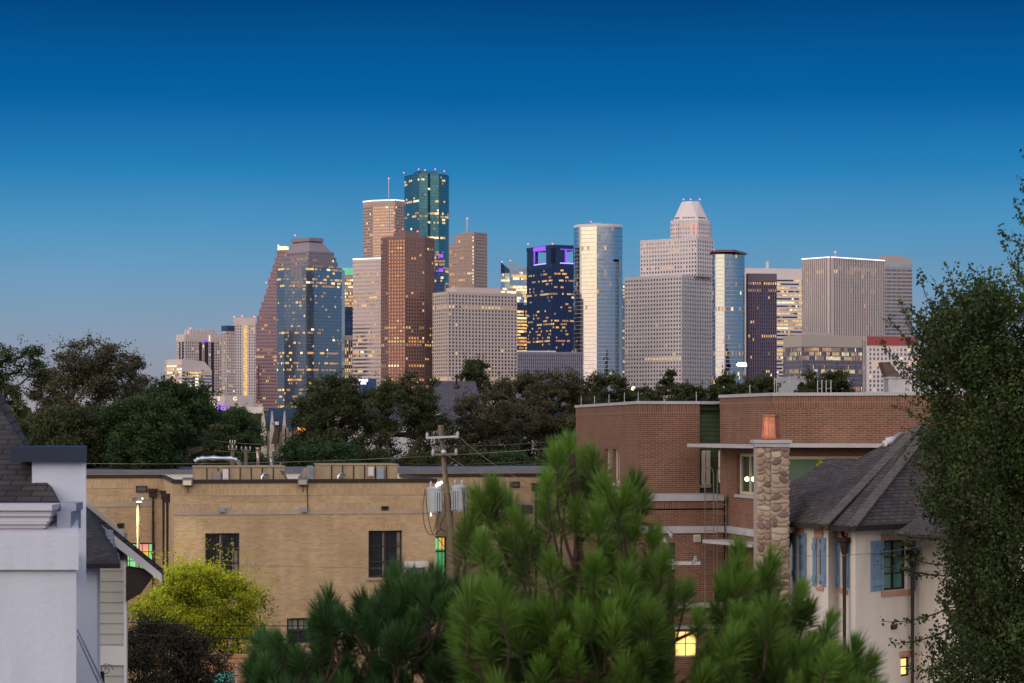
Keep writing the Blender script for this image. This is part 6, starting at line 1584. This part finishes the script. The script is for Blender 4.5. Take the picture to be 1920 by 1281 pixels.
def skeleton(m, base, fork, nodes, r_tip, r_base, bend, rng, n=5, power=.5):
    """greedy branching from trunk base through the fork to every node"""
    pts = [np.array(base, float), np.array(fork, float)]; par = [-1, 0]
    order = sorted(range(len(nodes)), key=lambda i: np.linalg.norm(nodes[i] - pts[1]))
    idx = []
    for i in order:
        p = nodes[i]; best, bj = 1e9, 1; dp = np.linalg.norm(p - pts[1])
        for j in range(1, len(pts)):
            q = pts[j]
            if np.linalg.norm(q - pts[1]) > dp: continue
            d = np.linalg.norm(p - q) + .35 * np.linalg.norm(q - pts[1]) * .5
            if d < best: best, bj = d, j
        pts.append(p); par.append(bj); idx.append(i)
    cnt = [1] * len(pts)
    for k in range(len(pts) - 1, 1, -1): cnt[par[k]] += cnt[k]
    tot = cnt[1]
    rad = [r_tip + (r_base - r_tip) * (c / tot) ** power for c in cnt]
    m.tube([pts[0], (pts[0] + pts[1]) / 2 + rng.normal(size=3) * bend * .3, pts[1]], [r_base * 1.25, r_base * 1.08, r_base], 9)
    for k in range(2, len(pts)):
        a, b = pts[par[k]], pts[k]; mid = (a + b) / 2 + rng.normal(size=3) * bend * np.linalg.norm(b - a) * .35
        ra = min(rad[par[k]], rad[k] * 1.5)
        m.tube([a, mid, b], [ra, (ra + rad[k]) / 2, rad[k] * .8], n, cap=False)
    return pts, par


def tree(name, label, cat, px, pyt, wpx, Y, leaf, seed, group='trees before the skyline', nl=7, cl=9, per=150, lsize=.12, base_py=None, low=.25, shape=None, bark=None, gap=1.0, depth=None, crz=.14, tw=1.0, thin=1.0, notrunk=False, fill=.55, sprig=1.0):
    rng = np.random.default_rng(seed); cx, ztop = gx(px, Y), gz(pyt, Y); rx = wpx / 2 / FPX * Y; ry = depth or rx * .8
    zl = ztop * low if base_py is None else gz(base_py, Y)
    zc, rz = (ztop + zl) / 2, (ztop - zl) / 2
    o = empty(name, (cx, Y, 0), label, cat, group)
    cen = []
    lobes = []
    for i in range(nl):
        a = rng.uniform(0, 2 * math.pi); h = rng.uniform(-.75, .72) if i else .72; rr = math.sqrt(max(.05, 1 - h * h)) * rng.uniform(.35, .85)
        if i == 0: rr = .15
        lobes.append((cx + rx * rr * math.cos(a), Y + ry * rr * math.sin(a), zc + rz * h))
    for L in lobes:
        for j in range(cl):
            d = rng.normal(size=3); d /= np.linalg.norm(d); s_ = rng.uniform(.55, 1.0)
            p = np.array(L) + d * s_ * np.array([rx * .36, ry * .36, rz * .34])
            p[2] = min(p[2], ztop - .2); p[0] = min(max(p[0], cx - rx * 1.02), cx + rx * 1.02); p[2] = max(p[2], zl)
            cen.append(p)
    for j in range(int(nl * cl * fill)):
        d = rng.normal(size=3); d /= np.linalg.norm(d); s_ = rng.uniform(.35, .96) ** .7
        cen.append(np.array([cx + rx * d[0] * s_, Y + ry * d[1] * s_, zc + rz * d[2] * s_]))
    cen = np.array(cen); allc = []; tone = []
    cr = rx * crz * 1.35
    for p in cen:
        n_ = int(per * rng.uniform(.6, 1.3) * thin); d = rng.normal(size=(n_, 3)); d /= np.linalg.norm(d, axis=1)[:, None]
        rr = cr * rng.uniform(.6, 1.35) * (rng.uniform(0, 1, n_) ** .45)[:, None]
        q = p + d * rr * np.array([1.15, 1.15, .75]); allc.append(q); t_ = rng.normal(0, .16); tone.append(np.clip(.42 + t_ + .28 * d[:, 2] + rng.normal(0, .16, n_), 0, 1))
        # stray sprigs leaving the clump
        k = max(3, int(n_ * .10)); dd = rng.normal(size=3); dd[2] = abs(dd[2]) * .8 + .2; dd /= np.linalg.norm(dd)
        tt = rng.uniform(.6, 1 + 1.1 * sprig, k)[:, None]; allc.append(p + dd * cr * tt + rng.normal(size=(k, 3)) * cr * .16); tone.append(np.clip(rng.normal(.5, .15, k), 0, 1))
    C = np.concatenate(allc); T_ = np.concatenate(tone)
    if notrunk: return cloud('crown', leaf, leaves(C, lsize, rng), T_, o)
    m = MB(); fork = (cx + rng.uniform(-.2, .2) * rx, Y, max(zl * .8, ztop * .22)); tr = max(.10, .019 * ztop) * tw
    skeleton(m, (cx, Y, 0), fork, cen, .0022 * ztop, tr, .6, rng, 5, .6)
    m.build('trunk', bark or M_BARK, o, False, uv=False)
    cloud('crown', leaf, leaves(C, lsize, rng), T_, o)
    return o


TG = 'trees before the skyline'
# left group
tree('oak_tree', 'open crowned dark oak at the left edge of the photo', 'tree', 38, 640, 190, 135, F_OAK, 11, TG, nl=9, cl=9, per=150, lsize=.13, base_py=860, crz=.13)
tree('oak_tree', 'tall airy brownish oak whose top reaches highest at left', 'tree', 178, 636, 235, 130, F_OLIVE, 12, TG, nl=13, cl=10, per=190, lsize=.13, base_py=880, crz=.13)
tree('oak_tree', 'thin sprigged oak top right of the tall airy oak', 'tree', 238, 660, 110, 134, F_OLIVE, 13, TG, nl=6, cl=6, per=110, lsize=.12, base_py=800, crz=.16)
tree('broadleaf_tree', 'dense dark green tree below the ribbon windowed office', 'tree', 326, 712, 146, 116, F_GREEN, 14, TG, nl=13, cl=10, per=210, lsize=.12, base_py=890, crz=.16)
tree('broadleaf_tree', 'dense dark green tree left of the ribbon windowed office tree', 'tree', 262, 745, 150, 114, F_GREEN, 15, TG, nl=12, cl=10, per=210, lsize=.12, base_py=900, crz=.16)
tree('broadleaf_tree', 'shadowy low tree behind the dark blue dormer cap', 'tree', 120, 770, 200, 116, F_OAK, 16, TG, nl=12, cl=10, per=200, lsize=.12, base_py=900, crz=.16)
tree('broadleaf_tree', 'round brighter green tree before the city hall', 'tree', 452, 771, 100, 175, F_GREEN, 17, TG, nl=9, cl=9, per=170, lsize=.15, base_py=880, crz=.2)
tree('broadleaf_tree', 'small dark tree between the city hall and the left dark trees', 'tree', 410, 795, 60, 165, F_OAK, 18, TG, nl=6, cl=7, per=130, lsize=.15, base_py=880, crz=.2)
# centre
tree('oak_tree', 'broad dark live oak before the blue glass mansard tower', 'tree', 632, 704, 170, 150, F_OAK, 21, TG, nl=12, cl=9, per=150, lsize=.13, base_py=838, crz=.125)
tree('oak_tree', 'broad live oak before the brown tower', 'tree', 752, 699, 150, 148, F_OAK, 22, TG, nl=11, cl=9, per=150, lsize=.13, base_py=832, crz=.125)
tree('oak_tree', 'low reaching oak limb tree over the blue roofed townhouse', 'tree', 578, 742, 90, 152, F_OAK, 23, TG, nl=5, cl=8, per=130, lsize=.13, base_py=840, crz=.15)
tree('oak_tree', 'dark oak top poking up between the slate roof and the grid tower', 'tree', 895, 674, 90, 240, F_OAK, 24, TG, nl=7, cl=8, per=130, lsize=.19, base_py=780, crz=.16)
tree('oak_tree', 'greyish olive live oak in the middle beside the slate roof', 'tree', 925, 712, 160, 150, F_OLIVE, 25, TG, nl=11, cl=9, per=140, lsize=.13, base_py=838, crz=.125)
tree('oak_tree', 'olive live oak left of the red brick building', 'tree', 1045, 698, 150, 152, F_OLIVE, 26, TG, nl=11, cl=9, per=150, lsize=.13, base_py=842, crz=.125)
tree('oak_tree', 'dark oak under the ribbed low block', 'tree', 985, 700, 100, 200, F_OAK, 27, TG, nl=7, cl=8, per=130, lsize=.16, base_py=800, crz=.16)
for i, (px_, y_, w_, Yt_, lb) in enumerate(((700, 770, 120, 158, 'lacy dark oak filling the gap between the two biggest live oaks'), (812, 775, 110, 158, 'lacy dark oak below the slate roof left of the leaning pole'), (905, 780, 120, 158, 'lacy dark oak right of the leaning pole top'), (1010, 785, 120, 158, 'lacy dark oak before the long pale townhouse'), (600, 790, 90, 158, 'lacy dark oak beside the orange lit wall'))):
    tree('oak_tree', lb, 'tree', px_, y_, w_, Yt_, F_OAK, 140 + i, TG, nl=8, cl=8, per=75, lsize=.15, base_py=885, crz=.19)
for i, (px_, y_, w_, Yt_, f_, lb) in enumerate(((545, 822, 80, 140, F_GREEN, 'bright green bush below the blue roofed townhouse'), (620, 830, 110, 138, F_GREEN, 'bright green bush right of the orange lit wall'), (690, 845, 90, 141, F_OAK, 'dark bush beneath the brown tower oak'),
                                         (870, 845, 110, 142, F_OAK, 'dark bush right of the leaning pole top'), (960, 850, 90, 143, F_GREEN, 'green bush left of the pine leader'), (480, 852, 60, 142, F_GREEN, 'dark green bush behind the two roof flue pipes'), (790, 850, 90, 143, F_OAK, 'dark bush just left of the leaning pole'), (1040, 845, 90, 140, F_OAK, 'dark bush behind the pine leader'))):
    tree('shrub', lb, 'shrub', px_, y_, w_, Yt_, f_, 40 + i, 'bushes behind the school roof', nl=7, cl=7, per=130, lsize=.13, base_py=905, crz=.22)
# behind the brick parapet
for i, (px_, y_, w_, Yt_, lb) in enumerate(((1135, 702, 90, 230, 'oak behind the brick parapet before the golden curved tower'), (1190, 728, 70, 260, 'low oak behind the brick parapet by the glowing lamp'), (1258, 696, 60, 250, 'spiky topped oak before the white grid tower'), (1290, 722, 80, 245, 'low spreading oak before the right face of the grid tower'),
                                        (1350, 704, 80, 255, 'oak below the overhanging roof tower'), (1425, 706, 75, 250, 'round oak below the plum tower'), (1555, 690, 100, 150, 'windswept oak before the wide low attic block'), (1515, 715, 60, 210, 'small oak left of the windswept oak'), (1222, 735, 60, 240, 'lowest oak crown behind the brick parapet'), (1385, 722, 60, 240, 'small oak between the two oaks under the plum tower'), (1090, 735, 60, 220, 'low oak at the left end of the brick parapet'))):
    tree('oak_tree', lb, 'tree', px_, y_, w_, Yt_, F_OAK, 60 + i, 'oaks behind the brick parapet', nl=7, cl=8, per=120, lsize=.0009 * Yt_, base_py=790, crz=.17)
# yellow-green tree and dark shrub
tree('yellow_green_tree', 'lamp lit yellow green tree in front of the tan brick school', 'tree', 376, 1056, 272, 80, F_CHART, 81, 'trees by the school', nl=17, cl=11, per=150, lsize=.085, base_py=1240, crz=.115, depth=1.6, fill=.5, sprig=2.2)
tree('dark_shrub', 'almost black shrub at the bottom beside the siding house', 'shrub', 290, 1165, 230, 66, F_DARK, 82, 'trees by the school', nl=12, cl=10, per=190, lsize=.06, base_py=1330, crz=.15)
tree('dark_shrub', 'loose dark bush overhanging the orange brick wall', 'shrub', 375, 1190, 130, 66, F_DARK, 83, 'trees by the school', nl=8, cl=8, per=90, lsize=.055, base_py=1330, crz=.17)
tree('leafy_plant', 'tiny pale green plant on the roofline by the green window', 'plant', 1537, 862, 16, 73, F_CHART, 84, 'plants above the shingle roof', nl=4, cl=4, per=14, lsize=.09, base_py=884, crz=.3, notrunk=True)
tree('leafy_plant', 'tiny pale green plant beside the white trim above the shingle roof', 'plant', 1598, 846, 22, 76.5, F_CHART, 85, 'plants above the shingle roof', nl=4, cl=4, per=14, lsize=.09, base_py=862, crz=.3, notrunk=True)
# far canopy towards the city: a wood that reads as one mass
rng = np.random.default_rng(5); C = []; T_ = []
for i in range(900):
    Yc = rng.uniform(300, 1500); pxc = rng.uniform(-100, 2050); x = gx(pxc, Yc); zt_ = rng.uniform(7, 14.5) + (Yc - 300) * .004; r_ = rng.uniform(4, 8); n_ = 55
    d = rng.normal(size=(n_, 3)); d /= np.linalg.norm(d, axis=1)[:, None]; d[:, 2] = abs(d[:, 2])
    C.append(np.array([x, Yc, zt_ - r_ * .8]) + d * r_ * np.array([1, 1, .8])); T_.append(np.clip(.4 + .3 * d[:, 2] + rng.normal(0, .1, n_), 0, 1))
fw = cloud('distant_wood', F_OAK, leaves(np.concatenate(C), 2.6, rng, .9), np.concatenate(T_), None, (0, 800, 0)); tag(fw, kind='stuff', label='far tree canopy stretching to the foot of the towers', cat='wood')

# pines
def needles(tips, dirs, per, length, wd, rng, seg=.17):
    """bottle-brush tufts: needles leave the last stretch of every shoot"""
    Q = []; T2_ = []
    for p, d, sc_ in zip(tips, dirs, rng.uniform(.75, 1.2, len(tips))):
        n_ = int(per * rng.uniform(.8, 1.2)); d = d / np.linalg.norm(d); t = rng.uniform(0, 1, n_) ** .8
        o = p - d * (seg * sc_ * (1 - t))[:, None]
        s_ = rng.normal(size=(n_, 3)); s_ -= (s_ @ d)[:, None] * d; s_ /= np.linalg.norm(s_, axis=1)[:, None]
        ang = (R(12) + R(66) * (1 - t) ** .85 * rng.uniform(.5, 1.1, n_))[:, None]
        v = d * np.cos(ang) + s_ * np.sin(ang); v[:, 2] -= .10 * (1 - t); L = (length * sc_ * rng.uniform(.75, 1.15, n_))[:, None]
        w_ = np.cross(v, rng.normal(size=(n_, 3))); w_ /= np.linalg.norm(w_, axis=1)[:, None]; w_ *= wd / 2
        e = o + v * L; mid = o + v * L * .55 + np.array([0, 0, .004])
        Q.append(np.stack([o - w_ * .6, mid - w_, e, mid + w_], axis=1))
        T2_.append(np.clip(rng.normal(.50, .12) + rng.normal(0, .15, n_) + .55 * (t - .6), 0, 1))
    return np.concatenate(Q), np.concatenate(T2_)


def pine(label, Y0, tips_px, trunk_px, leaf, seed, per, length, wd, dy, extra, top, trunk_top):
    rng = np.random.default_rng(seed); o = empty('pine_tree', (gx(trunk_px, Y0), Y0, 0), label, 'tree', 'young pines close to the camera')
    tips = []
    for (x, y) in tips_px: tips.append(np.array(at(x, y + 14, Y0 + rng.uniform(-dy * .4, dy * .4))))
    k = 0
    while k < extra:
        x = rng.uniform(top[0][0], top[-1][0]); yt = np.interp(x, [p[0] for p in top], [p[1] for p in top]); y = rng.uniform(yt, 1400)
        if any(a < x < b and c < y < d for a, b, c, d in ((1250, 1318, 1165, 1330), (1122, 1158, 1190, 1330), (1395, 1475, 1090, 1150))): continue
        if rng.uniform() > .35 + .65 * min(1, (y - yt) / 130): continue
        tips.append(np.array(at(x, y, Y0 + rng.uniform(-dy, dy)))); k += 1
    tips = np.array(tips); ax = np.array([gx(trunk_px, Y0), Y0, 0])
    dirs = []
    for p in tips:
        r_ = p - ax; r_[2] = 0; n_ = np.linalg.norm(r_); d = np.array([0, 0, 1.0]) * rng.uniform(.75, 1.25) + (r_ / (n_ + .3)) * rng.uniform(.1, .65) + rng.normal(size=3) * .16
        dirs.append(d / np.linalg.norm(d))
    dirs = np.array(dirs)
    q, t_ = needles(tips, dirs, per, length, wd, rng)
    m = MB(); nodes = tips - dirs * .30
    # leader and side limbs
    zt_ = trunk_top; tr = [np.array([ax[0] + rng.normal() * .02, Y0, z]) for z in np.linspace(0, zt_[1], 8)]; tr[-1] = np.array([zt_[0], Y0, zt_[1]])
    m.tube(tr, list(np.linspace(.13, .022, 8)), 9)
    zs_ = np.array([p[2] for p in tr]); done = []
    for p in sorted(nodes, key=lambda p: math.hypot(p[0] - ax[0], p[1] - ax[1])):
        h = math.hypot(p[0] - ax[0], p[1] - ax[1]); za = max(.5, min(zt_[1] - .1, p[2] - .55 * h - .15)); xa = np.interp(za, zs_, [q_[0] for q_ in tr]); best = (math.dist(p, (xa, Y0, za)) + .4, np.array([xa, Y0, za]))
        for q_ in done:
            if q_[2] < p[2] - .05 and math.hypot(q_[0] - ax[0], q_[1] - ax[1]) < h:
                dd = math.dist(p, q_)
                if dd < best[0]: best = (dd, q_)
        a = best[1]; mid = (a + p) / 2 - np.array([0, 0, .08 * np.linalg.norm(p - a)]); L = np.linalg.norm(p - a)
        m.tube([a, mid, p], [.010 + .012 * min(1.5, L), .010 + .007 * min(1.5, L), .008], 5, cap=False); done.append(p)
    for p, d in zip(tips, dirs): m.tube([p - d * .30, p + d * .01], [.008, .005], 4, cap=False)
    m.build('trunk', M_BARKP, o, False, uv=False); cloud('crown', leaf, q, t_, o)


tp1 = [(1066, 826), (1045, 850), (1092, 860), (1112, 852), (1025, 892), (1062, 905), (1100, 900), (1135, 905), (1190, 900), (1170, 925), (1205, 930), (1030, 950), (1080, 950), (1120, 965), (1160, 970), (1190, 975),
       (925, 905), (900, 930), (950, 925), (885, 965), (930, 955), (970, 965), (905, 1010), (955, 1005), (985, 1000), (875, 1000), (930, 1050), (975, 1050), (1010, 1010), (1225, 1000), (1245, 1045), (1215, 1060), (1290, 1095), (1260, 1110), (1225, 1105), (1180, 1040), (1140, 1030),
       (1385, 1025), (1375, 1060), (1445, 1048), (1440, 1085), (1395, 1085), (1420, 1110), (1360, 1100), (1500, 1105), (1515, 1135), (1555, 1160), (1540, 1190), (1490, 1150), (1465, 1180), (1600, 1215), (1625, 1240), (1580, 1245), (1345, 1140), (1310, 1150), (1410, 1150), (1450, 1140)]
top1 = [(850, 1160), (885, 1110), (930, 1080), (1000, 1090), (1060, 1020), (1130, 1040), (1200, 1090), (1260, 1150), (1340, 1190), (1400, 1130), (1460, 1150), (1540, 1220), (1650, 1300)]
pine('bright green young pine filling the lower middle of the photo', 14.0, tp1, 1110, F_PINE, 101, 300, .155, .0052, 1.2, 420, top1, (gx(1072, 14.0), gz(850, 14.0)))
tp2 = [(615, 1118), (628, 1140), (680, 1122), (690, 1150), (735, 1100), (740, 1070), (765, 1075), (650, 1160), (710, 1140), (760, 1110), (790, 1090), (820, 1075), (845, 1095), (500, 1185), (520, 1210), (480, 1225), (550, 1205), (560, 1225), (600, 1180), (470, 1250), (530, 1240), (865, 1080)]
top2 = [(455, 1260), (490, 1200), (520, 1200), (560, 1230), (600, 1150), (640, 1140), (680, 1130), (735, 1085), (800, 1080), (880, 1080), (960, 1120), (1000, 1150)]
pine('darker blue green pine left of the bright pine', 17.0, tp2, 760, F_PINED, 102, 290, .165, .0054, 1.1, 220, top2, (gx(742, 17.0), gz(1095, 17.0)))

# dark fine-leaved tree at right
def elm():
    rng = np.random.default_rng(303); Y0 = 42.0; o = empty('elm_tree', (gx(2010, Y0), Y0, 0), 'large dark fine leaved tree rising along the right edge', 'tree', None)
    C = []; T2_ = []; m = MB(); s_ = Y0 / FPX
    edge = [(500, 1900), (540, 1745), (600, 1700), (640, 1690), (700, 1712), (760, 1712), (800, 1720), (850, 1726), (900, 1730), (960, 1722), (1000, 1722), (1040, 1745), (1100, 1760), (1160, 1770), (1200, 1745), (1290, 1735), (1400, 1780)]
    ys, xs_ = [e[0] for e in edge], [e[1] for e in edge]
    shoots = []
    # inner mass
    nodes = []
    for i in range(820):
        y = rng.uniform(540, 1400); x0_ = np.interp(y, ys, xs_); x = x0_ + 36 + max(0, 640 - y) * .3 + (2090 - x0_) * rng.uniform(0, 1) ** 1.0
        p = np.array([gx(x, Y0), Y0 + rng.uniform(-1.7, 1.7), gz(y, Y0)]); nodes.append(p)
        n_ = 190; d = rng.normal(size=(n_, 3)); d /= np.linalg.norm(d, axis=1)[:, None]
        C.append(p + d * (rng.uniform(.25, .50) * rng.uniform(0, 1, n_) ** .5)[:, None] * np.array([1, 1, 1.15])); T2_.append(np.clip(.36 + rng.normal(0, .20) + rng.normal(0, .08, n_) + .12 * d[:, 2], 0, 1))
    # long whippy shoots
    def shoot(x0, y0, x1, y1, n_, sp=.035):
        a = np.array(at(x0, y0, Y0 + rng.uniform(-1.2, 1.0))); b = np.array(at(x1, y1, a[1] + rng.uniform(-.4, .4))); L = np.linalg.norm(b - a); c = (a + b) / 2 + np.array([rng.normal() * .06 * L, 0, -.12 * L + rng.normal() * .05 * L])
        t = np.linspace(0, 1, 9)[:, None]; P = (1 - t) ** 2 * a + 2 * t * (1 - t) * c + t * t * b; m.tube(P, list(np.linspace(.014, .004, 9)), 4, cap=False)
        for q in range(int(3 + L * 3)):   # side twigs
            tt = rng.uniform(.15, .95); base = (1 - tt) ** 2 * a + 2 * tt * (1 - tt) * c + tt * tt * b; dv = (b - a) / L + rng.normal(size=3) * .75; dv /= np.linalg.norm(dv); l_ = rng.uniform(.10, .30) * (1.15 - tt * .6)
            k = int(n_ * l_ * .7) + 4; u = rng.uniform(0, 1, k)[:, None]; C.append(base + dv * l_ * u + rng.normal(size=(k, 3)) * sp); T2_.append(np.clip(rng.normal(.45, .2, k), 0, 1))
        k = int(n_ * L * .55) + 5; t = rng.uniform(0.05, 1, k)[:, None]; P = (1 - t) ** 2 * a + 2 * t * (1 - t) * c + t * t * b; C.append(P + rng.normal(size=(k, 3)) * sp); T2_.append(np.clip(rng.normal(.5, .2, k), 0, 1))
    for (x0, y0, x1, y1) in ((1770, 620, 1722, 505), (1800, 620, 1748, 520), (1790, 640, 1765, 530), (1860, 600, 1778, 545), (1760, 660, 1685, 560), (1790, 690, 1668, 600), (1780, 740, 1650, 640), (1770, 760, 1672, 668), (1840, 610, 1808, 560), (1880, 600, 1835, 520), (1900, 590, 1868, 545),
                             (1930, 560, 1880, 455), (1940, 480, 1900, 370), (1945, 420, 1912, 330), (1950, 380, 1922, 285), (1945, 470, 1870, 430), (1935, 520, 1895, 430), (1930, 560, 1905, 480), (1790, 800, 1675, 760), (1790, 830, 1690, 800), (1780, 900, 1690, 850), (1790, 960, 1700, 905),
                             (1770, 1080, 1642, 1058), (1765, 1060, 1655, 1035), (1780, 1140, 1650, 1165), (1780, 1180, 1668, 1205), (1760, 1010, 1680, 1000), (1790, 1240, 1700, 1260), (1790, 700, 1700, 690), (1780, 620, 1700, 575)):
        shoot(x0, y0, x1, y1, 62)
    for i in range(230):
        y = rng.uniform(570, 1330); x0_ = np.interp(y, ys, xs_) + rng.uniform(60, 240); L = rng.uniform(45, 110); a = rng.uniform(R(95), R(165)); shoot(x0_, y, x0_ + L * math.cos(a), y - L * math.sin(a), 60)
    nodes = np.array(nodes); sub = nodes[rng.permutation(len(nodes))[:160]]
    skeleton(m, (gx(2010, Y0), Y0, 0), (gx(2000, Y0), Y0, 5.5), sub, .008, .13, .4, rng, 5, .65)
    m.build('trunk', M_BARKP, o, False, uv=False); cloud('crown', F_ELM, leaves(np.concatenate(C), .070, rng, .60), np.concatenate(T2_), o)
    # few russet dead leaves
elm()
